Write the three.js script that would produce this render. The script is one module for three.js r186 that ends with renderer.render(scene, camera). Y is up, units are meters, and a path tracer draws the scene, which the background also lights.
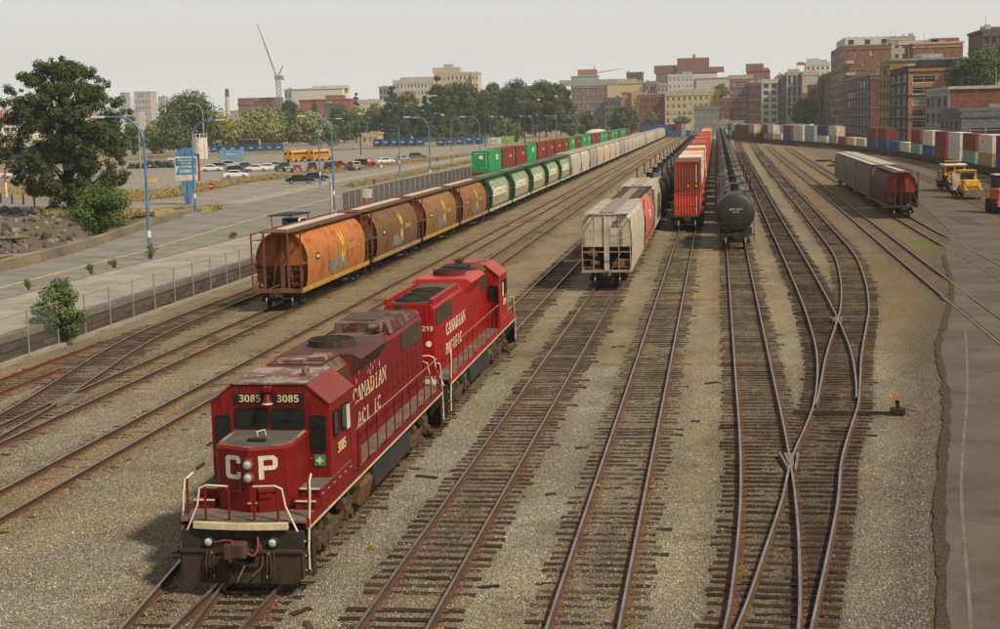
import * as THREE from 'three';
import { mergeGeometries } from 'three/addons/utils/BufferGeometryUtils.js';
import { RoundedBoxGeometry } from 'three/addons/geometries/RoundedBoxGeometry.js';
import { FontLoader } from 'three/addons/loaders/FontLoader.js';
import { TextGeometry } from 'three/addons/geometries/TextGeometry.js';

// ---------------------------------------------------------------- camera, sky, sun, exposure
const scene = new THREE.Scene();
const FOC = 1487.35, PITCH = 0.130726, ROLL = 0.0241716, YAW = 0.146493, EYE = 10.613;
const camera = new THREE.PerspectiveCamera(2 * Math.atan(314.5 / FOC) * 180 / Math.PI, 1024 / 644, 0.5, 22000);
camera.rotation.order = 'YXZ';
camera.rotation.set(-PITCH, YAW, -ROLL);
camera.position.set(0, EYE, 0);
scene.add(camera);
{ // smoke-hazed summer sky: pale warm grey, slightly darker overhead
  const w = 128, h = 64, d = new Float32Array(w * h * 4);
  for (let j = 0; j < h; j++) for (let i = 0; i < w; i++) {
    const el = (j / (h - 1) - 0.5) * Math.PI, s = Math.max(0, Math.sin(el));
    const k = 1 - 0.62 * Math.pow(s, 0.55), o = (j * w + i) * 4;
    d[o] = 0.83 * k; d[o + 1] = 0.835 * k; d[o + 2] = 0.825 * k * (1 + 0.03 * s); d[o + 3] = 1;
  }
  const t = new THREE.DataTexture(d, w, h, THREE.RGBAFormat, THREE.FloatType);
  t.mapping = THREE.EquirectangularReflectionMapping; t.magFilter = THREE.LinearFilter; t.minFilter = THREE.LinearFilter; t.needsUpdate = true;
  scene.background = t; scene.environment = t;
}
const sun = new THREE.DirectionalLight(new THREE.Color(1, 0.86, 0.66), 5.0);
sun.position.set(3.5 * 60, 4.4 * 60, 2.0 * 60 - 80); sun.target.position.set(0, 0, -80);
sun.castShadow = true; sun.shadow.radius = 8; sun.shadow.mapSize.set(4096, 4096);
Object.assign(sun.shadow.camera, { left: -300, right: 300, top: 300, bottom: -300, near: 1, far: 1200 });
scene.add(sun, sun.target);
const renderer = new THREE.WebGLRenderer({ antialias: true });
renderer.toneMapping = THREE.LinearToneMapping;
renderer.toneMappingExposure = 1.1;
renderer.shadowMap.enabled = true;
scene.fog = new THREE.FogExp2(new THREE.Color(0.72, 0.75, 0.78), 0.00014);

// ---------------------------------------------------------------- helpers
function mulberry(a) { return () => { a |= 0; a = a + 0x6D2B79F5 | 0; let t = Math.imul(a ^ a >>> 15, 1 | a); t = t + Math.imul(t ^ t >>> 7, 61 | t) ^ t; return ((t ^ t >>> 14) >>> 0) / 4294967296; }; }
const rnd = mulberry(20817);
const V = (x, y, z) => new THREE.Vector3(x, y, z);
const clamp = (v, a, b) => Math.min(b, Math.max(a, v));
const lerp = (a, b, t) => a + (b - a) * t;
const sstep = (a, b, v) => { const t = clamp((v - a) / (b - a), 0, 1); return t * t * (3 - 2 * t); };
// surveyed sight lines: a point of the photograph at forward distance Z, or on the level Y (x right, y up, forward = -z)
function sight(px, py) {
  const u = px - 500, v = py - 314.5, c = Math.cos(ROLL), s = Math.sin(ROLL);
  const a = u * c - v * s, b = u * s + v * c, xc = a / FOC, y2 = -b / FOC;
  const zc = Math.cos(PITCH) + y2 * Math.sin(PITCH), Y = -Math.sin(PITCH) + y2 * Math.cos(PITCH);
  return [xc * Math.cos(YAW) - zc * Math.sin(YAW), Y, xc * Math.sin(YAW) + zc * Math.cos(YAW)];
}
const atZ = (px, py, Z) => { const r = sight(px, py), t = Z / r[2]; return [r[0] * t, EYE + r[1] * t]; };
const onY = (px, py, Y = 1) => { const r = sight(px, py), t = (Y - EYE) / r[1]; return [r[0] * t, r[2] * t]; };
// value noise
const NT = new Float32Array(65536); { const r = mulberry(77); for (let i = 0; i < 65536; i++) NT[i] = r(); }
const nh = (x, y) => NT[((x & 255) << 8) | (y & 255)];
function noise(x, y) { const xi = Math.floor(x), yi = Math.floor(y); let fx = x - xi, fy = y - yi; fx = fx * fx * (3 - 2 * fx); fy = fy * fy * (3 - 2 * fy); return lerp(lerp(nh(xi, yi), nh(xi + 1, yi), fx), lerp(nh(xi, yi + 1), nh(xi + 1, yi + 1), fx), fy); }
function fbm(x, y, o = 4) { let s = 0, a = 0.5, n = 0; for (let i = 0; i < o; i++) { s += a * noise(x, y); n += a; a *= 0.5; x = x * 2.03 + 17.3; y = y * 2.03 + 5.7; } return s / n; }
const names = {};
const numbered = n => { const k = names[n] = (names[n] ?? -1) + 1; return k ? n + '_' + String(k).padStart(3, '0') : n; };
const ORD = ['first', 'second', 'third', 'fourth', 'fifth', 'sixth', 'seventh', 'eighth', 'ninth', 'tenth', 'eleventh', 'twelfth', 'thirteenth', 'fourteenth', 'fifteenth', 'sixteenth', 'seventeenth', 'eighteenth', 'nineteenth', 'twentieth'];
const ord = i => i < 20 ? ORD[i] : (i < 29 ? 'twenty-' + ['first', 'second', 'third', 'fourth', 'fifth', 'sixth', 'seventh', 'eighth', 'ninth'][i - 20] : i === 29 ? 'thirtieth' : i < 39 ? 'thirty-' + ['first', 'second', 'third', 'fourth', 'fifth', 'sixth', 'seventh', 'eighth', 'ninth'][i - 30] : i === 39 ? 'fortieth' : 'forty-' + ['first', 'second', 'third', 'fourth', 'fifth', 'sixth'][i - 40]);

function triUV(g) { // uv in metres from the dominant axis of each face
  const p = g.attributes.position, n = g.attributes.normal, uv = new Float32Array(p.count * 2);
  for (let i = 0; i < p.count; i++) {
    const f = i - i % 3, ax = Math.abs(n.getX(f)), ay = Math.abs(n.getY(f)), az = Math.abs(n.getZ(f));
    const x = p.getX(i), y = p.getY(i), z = p.getZ(i);
    if (ax >= ay && ax >= az) { uv[2 * i] = z; uv[2 * i + 1] = y; } else if (ay >= az) { uv[2 * i] = z; uv[2 * i + 1] = x; } else { uv[2 * i] = x; uv[2 * i + 1] = y; }
  }
  g.setAttribute('uv', new THREE.BufferAttribute(uv, 2)); return g;
}
const M4 = new THREE.Matrix4(), Q4 = new THREE.Quaternion(), E4 = new THREE.Euler(), UP = V(0, 1, 0);
class MB {
  constructor() { this.g = []; }
  add(g, m) { if (g.index) g = g.toNonIndexed(); if (m) g.applyMatrix4(m); for (const k of Object.keys(g.attributes)) if (k !== 'position' && k !== 'normal') g.deleteAttribute(k); g.morphAttributes = {}; this.g.push(g); return this; }
  put(g, x, y, z, rx = 0, ry = 0, rz = 0) { return this.add(g, M4.compose(V(x, y, z), Q4.setFromEuler(E4.set(rx, ry, rz)), V(1, 1, 1))); }
  box(w, h, d, x, y, z, rx, ry, rz) { return this.put(new THREE.BoxGeometry(w, h, d), x, y, z, rx, ry, rz); }
  rb(w, h, d, r, x, y, z, rx, ry, rz) { return this.put(new RoundedBoxGeometry(w, h, d, 2, r), x, y, z, rx, ry, rz); }
  cyl(r0, r1, h, x, y, z, axis = 'y', seg = 14, open = false) { return this.put(new THREE.CylinderGeometry(r1, r0, h, seg, 1, open), x, y, z, axis === 'z' ? Math.PI / 2 : 0, 0, axis === 'x' ? Math.PI / 2 : 0); }
  bar(a, b, r, seg = 6) { const A = V(...a), B = V(...b), d = B.clone().sub(A), l = d.length(); return this.add(new THREE.CylinderGeometry(r, r, l, seg), M4.compose(A.add(B).multiplyScalar(0.5), Q4.setFromUnitVectors(UP, d.normalize()), V(1, 1, 1))); }
  cone(a, b, r0, r1, seg = 7) { const A = V(...a), B = V(...b), d = B.clone().sub(A), l = d.length(); return this.add(new THREE.CylinderGeometry(r1, r0, l, seg), M4.compose(A.add(B).multiplyScalar(0.5), Q4.setFromUnitVectors(UP, d.normalize()), V(1, 1, 1))); }
  path(pts, r, seg = 6) { for (let i = 0; i < pts.length - 1; i++) this.bar(pts[i], pts[i + 1], r, seg); for (let i = 1; i < pts.length - 1; i++) this.put(new THREE.SphereGeometry(r, 6, 4), ...pts[i]); return this; }
  curve(pts, r, n = 16, seg = 6) { return this.add(new THREE.TubeGeometry(new THREE.CatmullRomCurve3(pts.map(p => V(...p))), n, r, seg)); }
  ball(r, x, y, z, sx = 1, sy = 1, sz = 1, a = 10, b = 7) { return this.add(new THREE.SphereGeometry(r, a, b), M4.compose(V(x, y, z), Q4.identity(), V(sx, sy, sz))); }
  // polygon in local xy extruded along +z by d, then placed
  ext(poly, d, x = 0, y = 0, z = 0, rx = 0, ry = 0, rz = 0, bev = 0, holes) {
    const s = new THREE.Shape(poly.map(p => new THREE.Vector2(p[0], p[1])));
    if (holes) for (const h of holes) s.holes.push(new THREE.Path(h.map(p => new THREE.Vector2(p[0], p[1]))));
    return this.put(new THREE.ExtrudeGeometry(s, { depth: d, bevelEnabled: bev > 0, bevelSize: bev, bevelThickness: bev, bevelOffset: -bev, bevelSegments: 1 }), x, y, z, rx, ry, rz);
  }
  quad(a, b, c, d) { const g = new THREE.BufferGeometry(); g.setAttribute('position', new THREE.Float32BufferAttribute([...a, ...b, ...c, ...a, ...c, ...d], 3)); g.computeVertexNormals(); return this.add(g); }
  geo() { return triUV(this.g.length === 1 ? this.g[0] : mergeGeometries(this.g, false)); }
  mesh(name, mat, parent, label) { return mk(name, this.geo(), mat, parent, label); }
}
function mk(name, geo, mat, parent, label) {
  const m = new THREE.Mesh(geo, mat); m.name = parent && parent !== scene ? name : numbered(name);
  m.castShadow = m.receiveShadow = true; if (label) m.userData.label = label; (parent || scene).add(m); return m;
}
function thing(name, label, category, x = 0, y = 0, d = 0, turn = 0, group) {
  const o = new THREE.Group(); o.name = numbered(name); o.position.set(x, y, -d); o.rotation.y = turn; o.userData = { label, category }; if (group) o.userData.group = group; scene.add(o); return o;
}
function copyOf(src, label, x, y, d, turn, group) {
  const o = src.clone(); o.name = numbered(src.name.replace(/_\d{3}$/, '')); o.position.set(x, y, -d); o.rotation.y = turn ?? src.rotation.y; o.userData = { label, category: src.userData.category }; const gr = group ?? src.userData.group; if (gr) o.userData.group = gr; scene.add(o); return o;
}
const tag = (o, label, category, group) => { o.userData.label = label; o.userData.category = category; if (group) o.userData.group = group; return o; };
const structure = (o, label) => { o.userData.kind = 'structure'; if (label) o.userData.label = label; return o; };

// ---------------------------------------------------------------- procedural textures
function tex(w, h, f, metres, srgb = true, my) {
  const d = new Uint8Array(w * h * 4);
  for (let j = 0; j < h; j++) for (let i = 0; i < w; i++) { const c = f(i, j), o = (j * w + i) * 4; d[o] = clamp(c[0], 0, 255); d[o + 1] = clamp(c[1], 0, 255); d[o + 2] = clamp(c[2], 0, 255); d[o + 3] = 255; }
  const t = new THREE.DataTexture(d, w, h); t.wrapS = t.wrapT = THREE.RepeatWrapping; t.magFilter = THREE.LinearFilter; t.minFilter = THREE.LinearMipmapLinearFilter; t.generateMipmaps = true;
  if (srgb) t.colorSpace = THREE.SRGBColorSpace; t.repeat.set(1 / metres, 1 / (my ?? metres)); t.anisotropy = 8; t.needsUpdate = true; return t;
}
// periodic value noise
function pnoise(x, y, p) { const xi = Math.floor(x), yi = Math.floor(y); let fx = x - xi, fy = y - yi; fx = fx * fx * (3 - 2 * fx); fy = fy * fy * (3 - 2 * fy); const m = a => ((a % p) + p) % p; return lerp(lerp(nh(m(xi), m(yi)), nh(m(xi + 1), m(yi)), fx), lerp(nh(m(xi), m(yi + 1)), nh(m(xi + 1), m(yi + 1)), fx), fy); }
function pfbm(u, v, p, o) { let s = 0, a = 0.5, n = 0; for (let i = 0; i < o; i++) { s += a * pnoise(u * p, v * p, p); n += a; a *= 0.55; p *= 2; } return s / n; }
// gravel: stones as cells of their own tone, with a height map
const GR = (() => {
  const N = 1024, C = 128, sz = N / C, h = new Float32Array(N * N), id = new Uint16Array(N * N), r = mulberry(5), cx = new Float32Array(C * C), cy = new Float32Array(C * C), rad = new Float32Array(C * C);
  for (let i = 0; i < C * C; i++) { cx[i] = r(); cy[i] = r(); rad[i] = 0.55 + 0.55 * r(); }
  for (let j = 0; j < N; j++) for (let i = 0; i < N; i++) {
    const u = i / sz, v = j / sz, a = Math.floor(u), b = Math.floor(v); let best = 9, bi = 0;
    for (let y = -1; y <= 1; y++) for (let x = -1; x <= 1; x++) { const ka = (a + x + C) % C, kb = (b + y + C) % C, k = kb * C + ka, dx = a + x + cx[k] - u, dy = b + y + cy[k] - v, q = Math.sqrt(dx * dx + dy * dy) / rad[k]; if (q < best) { best = q; bi = k; } }
    h[j * N + i] = clamp(1 - best * best, 0, 1); id[j * N + i] = bi;
  }
  return { N, h, id };
})();
const gravelMap = tex(1024, 1024, (i, j) => {
  const k = GR.id[j * 1024 + i], t = NT[k], w = NT[(k * 7 + 13) & 65535], gap = GR.h[j * 1024 + i] < 0.18 ? 0.62 : 1;
  const l = (150 + 92 * (t - 0.5) + (t > 0.93 ? 45 : 0)) * gap + 14 * (noise(i * 0.5, j * 0.5) - 0.5);
  return [l * (1.06 + 0.10 * (w - 0.5)), l * 1.0, l * (0.89 - 0.14 * (w - 0.5))];
}, 3.1);
const gravelBump = tex(1024, 1024, (i, j) => { const v = 255 * GR.h[j * 1024 + i]; return [v, v, v]; }, 3.1, false);
const grimeMap = tex(512, 512, (i, j) => { // wear on painted steel: vertical runs, blotches and speckle
  const u = i / 512, v = j / 512, run = pfbm(u, v * 0.125, 64, 3), bl = pfbm(u, v, 6, 4), sp = pnoise(u * 256, v * 256, 256);
  const k = 255 * clamp(0.92 + 0.22 * (run - 0.5) + 0.28 * (bl - 0.5) + 0.08 * (sp - 0.5), 0.35, 1); return [k, k * 0.985, k * 0.965];
}, 5);
const flakeMap = tex(512, 1024, (i, j) => { // old locomotive paint: dark runs, chalky fading, small chips
  const u = i / 512, v = j / 1024, run = pfbm(u, v * 0.0625, 96, 3), bl = pfbm(u, v, 5, 5), ch = pfbm(u, v, 40, 3), d = clamp((run - 0.54) * 5, 0, 1) * clamp(bl * 2.2 - 0.6, 0, 1); let k = 0.95 + 0.30 * (bl - 0.5) - 0.42 * d; const f = clamp((bl - 0.6) * 4, 0, 1) * 0.22; if (ch > 0.77) return [205, 150, 135]; return [255 * k, 255 * (k + f), 255 * (k + f)];
}, 3.5, true, 5);
const rustMap = tex(512, 512, (i, j) => { // heavily weathered steel
  const u = i / 512, v = j / 512, run = pfbm(u, v * 0.125, 48, 3), bl = pfbm(u, v, 8, 5), ru = 0.8 * clamp((bl - 0.52) * 3 + (run - 0.5) * 2.2, 0, 1), k = 0.90 + 0.34 * (run - 0.5) + 0.22 * (bl - 0.5);
  return [255 * lerp(k, 0.72 * k, ru), 255 * lerp(k, 0.50 * k, ru), 255 * lerp(k * 0.97, 0.38 * k, ru)];
}, 6);
const speckMap = tex(512, 512, (i, j) => { const u = i / 512, v = j / 512, k = 255 * clamp(0.86 + 0.36 * (pfbm(u, v, 6, 6) - 0.5) + 0.28 * (pnoise(u * 256, v * 256, 256) - 0.5), 0, 1); return [k, k, k]; }, 3);
const brickMap = tex(512, 512, (i, j) => { const r = Math.floor(j / 8), c = Math.floor((i + (r & 1) * 12) / 24), m = j % 8 < 1 || (i + (r & 1) * 12) % 24 < 1, t = NT[(r * 131 + c * 17) & 65535], k = (m ? 0.9 : 0.78 + 0.4 * (t - 0.5)) + 0.3 * (pfbm(i / 512, j / 512, 5, 4) - 0.5); return m ? [235 * k, 232 * k, 228 * k] : [255 * k, 250 * k, 245 * k]; }, 5.1);
const woodMap = tex(256, 1024, (i, j) => { const u = i / 256, v = j / 1024, g = pfbm(u, v * 0.06, 32, 3), c = pfbm(u * 2, v * 0.1, 32, 2), k = 255 * clamp(0.72 + 0.7 * (g - 0.5) - (c > 0.68 ? 0.25 : 0), 0.15, 1); return [k, k * 0.97, k * 0.93]; }, 0.6, true, 2.6);
const asphaltMap = tex(1024, 1024, (i, j) => {
  const u = i / 1024, v = j / 1024, a = pfbm(u, v, 4, 6), s = pnoise(u * 512, v * 512, 512), cr = Math.abs(pfbm(u + 0.02 * a, v, 3, 5) - 0.5), st = pfbm(u, v, 10, 3);
  let k = 0.84 + 0.30 * (a - 0.5) + 0.22 * (s - 0.5); if (st > 0.66) k *= lerp(1, 0.93, clamp((st - 0.66) * 12, 0, 1)); k *= 255; return [k, k * 0.985, k * 0.96];
}, 9);
const chainMap = (() => { // woven wire, diagonal diamonds, for the alpha of the mesh sheets
  const t = tex(64, 64, (i, j) => { const a = (i + j) % 64, b = (i - j + 64) % 64, on = a < 5 || b < 5 ? 255 : 0; return [on, on, on]; }, 0.14, false); return t;
})();

const mats = {};
function mat(color, rough = 0.8, map = grimeMap, metal = 0, extra) {
  const key = [Array.isArray(color) ? color.join() : color, rough, map ? map.uuid : 0, metal, extra ? JSON.stringify(extra) : ''].join('|');
  if (mats[key]) return mats[key];
  const c = Array.isArray(color) ? new THREE.Color().setRGB(...color) : new THREE.Color(color);
  if (extra && extra.specularIntensity !== undefined) return mats[key] = new THREE.MeshPhysicalMaterial({ color: c, roughness: rough, metalness: metal, map: map || null, ...extra });
  if (rough >= 0.6 && !metal) return mats[key] = new THREE.MeshPhysicalMaterial({ color: c, roughness: rough, metalness: 0, map: map || null, specularIntensity: 0.4, ...(extra || {}) });
  return mats[key] = new THREE.MeshStandardMaterial({ color: c, roughness: rough, metalness: metal, map: map || null, ...(extra || {}) });
}
const C = { black: [0.018, 0.017, 0.016], soot: [0.035, 0.030, 0.026], truck: [0.045, 0.033, 0.024], steel: [0.42, 0.41, 0.40], rust: [0.13, 0.062, 0.030], tie: [0.072, 0.052, 0.036], cream: [0.62, 0.56, 0.44], white: [0.72, 0.70, 0.65] };
const mBlack = mat(C.black, 0.7), mSoot = mat(C.soot, 0.85), mTruck = mat(C.truck, 0.9, rustMap), mWheel = mat([0.10, 0.085, 0.07], 0.6, speckMap, 0.4), mTread = mat([0.62, 0.62, 0.6], 0.28, null, 1);
const mRail = mat([0.105, 0.056, 0.031], 0.85, speckMap), mRailTop = mat([0.40, 0.365, 0.335], 0.42, speckMap, 0.85), mRustRail = mat([0.17, 0.062, 0.028], 0.9, speckMap);
const mGlass = mat([0.012, 0.014, 0.015], 0.08, null), mGalv = mat([0.42, 0.42, 0.40], 0.55, grimeMap, 0.3);
const font = await new FontLoader().loadAsync('fonts/droid/droid_sans_bold.typeface.json');
const serif = await new FontLoader().loadAsync('fonts/droid/droid_serif_bold.typeface.json');
function lettering(text, size, f = font, depth = 0.008) { const g = new TextGeometry(text, { font: f, size, depth, curveSegments: 3, bevelEnabled: false }); g.computeBoundingBox(); const b = g.boundingBox; g.translate(-(b.min.x + b.max.x) / 2, -(b.min.y + b.max.y) / 2, 0); return g; }
// ---------------------------------------------------------------- terrain
function interp(tab, Z) { // smooth X(Z) through surveyed points
  const n = tab.length; if (Z <= tab[0][1]) { const s = (tab[1][0] - tab[0][0]) / (tab[1][1] - tab[0][1]); return tab[0][0] + s * (Z - tab[0][1]); }
  if (Z >= tab[n - 1][1]) { const s = (tab[n - 1][0] - tab[n - 2][0]) / (tab[n - 1][1] - tab[n - 2][1]); return tab[n - 1][0] + s * (Z - tab[n - 1][1]); }
  let i = 0; while (Z > tab[i + 1][1]) i++;
  const sl = k => k <= 0 ? (tab[1][0] - tab[0][0]) / (tab[1][1] - tab[0][1]) : k >= n - 1 ? (tab[n - 1][0] - tab[n - 2][0]) / (tab[n - 1][1] - tab[n - 2][1]) : 0.5 * ((tab[k][0] - tab[k - 1][0]) / (tab[k][1] - tab[k - 1][1]) + (tab[k + 1][0] - tab[k][0]) / (tab[k + 1][1] - tab[k][1]));
  const h = tab[i + 1][1] - tab[i][1], t = (Z - tab[i][1]) / h, a = sl(i) * h, b = sl(i + 1) * h, t2 = t * t, t3 = t2 * t;
  return (2 * t3 - 3 * t2 + 1) * tab[i][0] + (t3 - 2 * t2 + t) * a + (-2 * t3 + 3 * t2) * tab[i + 1][0] + (t3 - t2) * b;
}
const wallLine = [[-48.2, 60], [-49.0, 96], [-50.2, 112], [-55.5, 145], [-57.2, 160]];
const LAND = 0.95;
function landY(X, Z) {
  if (X > -33.5) return X > 49 ? -0.1 : -0.5;
  const w = interp(wallLine, clamp(Z, 60, 160)), m = sstep(w - 1, w - 7, X) * (1 - sstep(-92, -104, X)) * (1 - sstep(134, 158, Z + 0.25 * (X + 55)));
  return LAND - 3.3 * m * clamp(0.75 + 0.6 * fbm(X * 0.12, Z * 0.12, 3), 0, 1.15) + (X < w - 1 ? 0.25 * (fbm(X * 0.2, Z * 0.2, 3) - 0.5) * sstep(250, 150, Z) : 0);
}
function gridSheet(xs, zs, yf, cf) {
  const nx = xs.length, nz = zs.length, p = new Float32Array(nx * nz * 3), uv = new Float32Array(nx * nz * 2), c = new Float32Array(nx * nz * 3), ix = [];
  for (let j = 0; j < nz; j++) for (let i = 0; i < nx; i++) {
    const k = j * nx + i, X = xs[i], Z = zs[j]; p[3 * k] = X; p[3 * k + 1] = yf(X, Z); p[3 * k + 2] = -Z; uv[2 * k] = X; uv[2 * k + 1] = Z; const q = cf(X, Z); c[3 * k] = q[0]; c[3 * k + 1] = q[1]; c[3 * k + 2] = q[2];
    if (i < nx - 1 && j < nz - 1) ix.push(k, k + 1, k + nx + 1, k, k + nx + 1, k + nx);
  }
  const g = new THREE.BufferGeometry(); g.setAttribute('position', new THREE.BufferAttribute(p, 3)); g.setAttribute('uv', new THREE.BufferAttribute(uv, 2)); g.setAttribute('color', new THREE.BufferAttribute(c, 3)); g.setIndex(ix); g.computeVertexNormals(); return g;
}
const range = (a, b, s) => { const o = []; for (let v = a; v < b - s * 0.25; v += s) o.push(v); return o; };
const mix3 = (a, b, t) => [lerp(a[0], b[0], t), lerp(a[1], b[1], t), lerp(a[2], b[2], t)];
{
  const xs = [-5000, -2500, -1200, -700, -450, -330, -260, ...range(-220, -108, 8), ...range(-108, -46, 1.6), -44, -33.56, -33.44, -10, 20, 49, 49.3, 80, 140, 300, 700, 1500, 4000];
  const zs = [-300, -50, 20, ...range(50, 165, 2), ...range(170, 640, 12), 700, 900, 1300, 2000, 3500, 6000];
  const g = gridSheet(xs, zs, landY, (X, Z) => {
    if (X > -33) return [0.42, 0.37, 0.30];
    const n = fbm(X * 0.07, Z * 0.07, 4), n2 = fbm(X * 0.5 + 9, Z * 0.5, 3); let c = mix3([0.62, 0.47, 0.23], [0.36, 0.36, 0.14], sstep(0.42, 0.62, n)); c = mix3(c, [0.42, 0.37, 0.30], sstep(0.5, 0.66, n2));
    return landY(X, Z) < 0.75 ? mix3(c, [0.25, 0.22, 0.18], 0.85) : c;
  });
  structure(mk('ground', g, new THREE.MeshStandardMaterial({ color: 0xffffff, vertexColors: true, map: gravelMap, bumpMap: gravelBump, bumpScale: 0.015, roughness: 0.97 })));
}

// ---------------------------------------------------------------- track alignments, X at forward distance Z
const TR = {
  A1: [[-29.95, 10], [-29.95, 60], [-29.9, 70], [-29.75, 78]],
  A2: [[-25.2, 34], [-25.25, 40], [-25.55, 46], [-26.4, 54], [-27.35, 60], [-28.5, 67], [-29.2, 73], [-29.5, 80], [-29.6, 95], [-30.6, 120], [-32.1, 150], [-32.5, 175], [-32.5, 760]],
  G: [[-25.2, 10], [-25.2, 60], [-25.2, 960]],
  M: [[-20.45, 10], [-20.45, 60], [-20.45, 900]],
  N: [[-10.87, 12], [-11.05, 18], [-11.95, 29.4], [-12.5, 35], [-13.55, 46], [-14.9, 60], [-16.0, 76], [-16.5, 92], [-16.65, 110], [-16.6, 860]],
  L: [[-10.85, 8], [-10.85, 60], [-10.85, 860]],
  H: [[-6.87, 8], [-6.85, 60], [-6.83, 860]],
  S: [[-2.85, 8], [-2.83, 35], [-2.78, 60], [-2.77, 860]],
  T: [[-1.6, 12], [-0.3, 21], [0.85, 30], [1.15, 35], [1.35, 40.5], [1.45, 47], [1.47, 60], [1.47, 860]],
  D1: [[-1.1, 18], [1.13, 30.3], [1.97, 36.6], [2.52, 41], [2.98, 45.6], [3.8, 51.3], [4.22, 54.5], [5.05, 65.5], [5.38, 77], [5.56, 100], [5.62, 142], [6.3, 350], [8.2, 640]],
  D2: [[1.13, 30.3], [1.97, 36.6], [2.52, 41], [2.98, 45.6], [3.8, 51.3], [4.30, 54.6], [4.72, 58.5], [5.43, 65.5], [6.85, 77.4], [7.27, 81], [8.07, 90], [8.48, 95.6], [9.35, 112], [9.62, 136], [9.7, 150], [10.6, 320], [13.2, 600]],
  E1: [[13.4, 20], [13.42, 75], [13.55, 100], [14.15, 182], [14.9, 330], [16.0, 480]],
  E2: [[18.2, 20], [18.2, 100], [18.22, 150], [18.6, 220], [19.6, 340], [21.0, 460]],
  F1: [[28.0, 120], [28.6, 160], [30.2, 200], [31.3, 218], [33.0, 273], [34.2, 330], [34.0, 380], [31.5, 430], [26, 480]],
  F2: [[34, 150], [36.2, 215], [37.6, 263], [39.0, 323], [38.8, 365], [36.8, 405], [33.2, 445], [27.5, 480], [16, 545]],
  C: [[43.9, 150], [43.9, 255], [43.5, 290], [43.0, 314], [41.9, 351], [40.4, 376], [37.8, 408], [33.9, 453], [28.5, 484], [22.8, 516], [8.5, 640], [2, 700]],
};
const trackX = k => Z => interp(TR[k], Z);
const span = { A1: [10, 77], A2: [34, 760], G: [10, 960], M: [10, 900], N: [16, 860], L: [8, 860], H: [8, 860], S: [8, 860], T: [12, 860], D1: [20, 640], D2: [24, 600], E1: [20, 480], E2: [20, 460], F1: [120, 480], F2: [150, 545], C: [150, 700] };
const bury = { A1: 0.5, A2: 0.35, G: 0.75, M: 0.95, N: 0.9, L: 0.35, H: 0.18, S: 0.45, T: 0.35, D1: 0.15, D2: 0.4, E1: 1.4, E2: 1.4, F1: 1, F2: 1, C: 0.7 };
const trackTint = { A1: [0.52, 0.42, 0.30], A2: [0.40, 0.33, 0.25], G: [0.56, 0.45, 0.32], M: [0.62, 0.50, 0.35], N: [0.46, 0.37, 0.27], L: [0.44, 0.34, 0.24], H: [0.52, 0.45, 0.355], S: [0.50, 0.43, 0.34], T: [0.40, 0.325, 0.245], D1: [0.19, 0.14, 0.10], D2: [0.27, 0.21, 0.155], E1: [0.34, 0.28, 0.22], E2: [0.32, 0.27, 0.21], F1: [0.2, 0.18, 0.16], F2: [0.2, 0.18, 0.16], C: [0.2, 0.18, 0.16] };
const keys = Object.keys(TR);
let rowZ = NaN, rowT = [];
function nearestTrack(X, Z) { if (Z !== rowZ) { rowZ = Z; rowT = keys.filter(k => Z >= span[k][0] && Z <= span[k][1]).map(k => [interp(TR[k], Z), k]); } let best = 99, kk = 'S'; for (const [x, k] of rowT) { const d = Math.abs(X - x); if (d < best) { best = d; kk = k; } } return [best, kk]; }
const edgeLine = [[0.5, 10], [3.0, 20], [4.55, 30.4], [6.0, 40.9], [8.3, 55.4], [9.8, 68], [11.6, 78], [14.0, 92], [16.4, 112], [19.8, 132], [21.3, 152], [23, 178], [26.2, 205]];
function yardY(X, Z) {
  const [d, k] = nearestTrack(X, Z), n = fbm(X * 0.9, Z * 0.9, 3) - 0.5, f = noise(X * 7, Z * 7) - 0.5;
  const inT = -0.197 + 0.032 * bury[k] + 0.045 * n + 0.03 * f, out = -0.225 + 0.07 * n + 0.02 * f + 0.035 * Math.min(1, bury[k]);
  return Math.max(lerp(inT, out, sstep(1.15, 1.6, d)), lerp(-0.3, -0.055 + 0.04 * n, sstep(-1.6, -0.1, X - interp(edgeLine, clamp(Z, 10, 200)))));
}
const spill = [[-1.0, 90, 0.75, 1.8], [-1.5, 66, 0.5, 0.8]];
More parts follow.
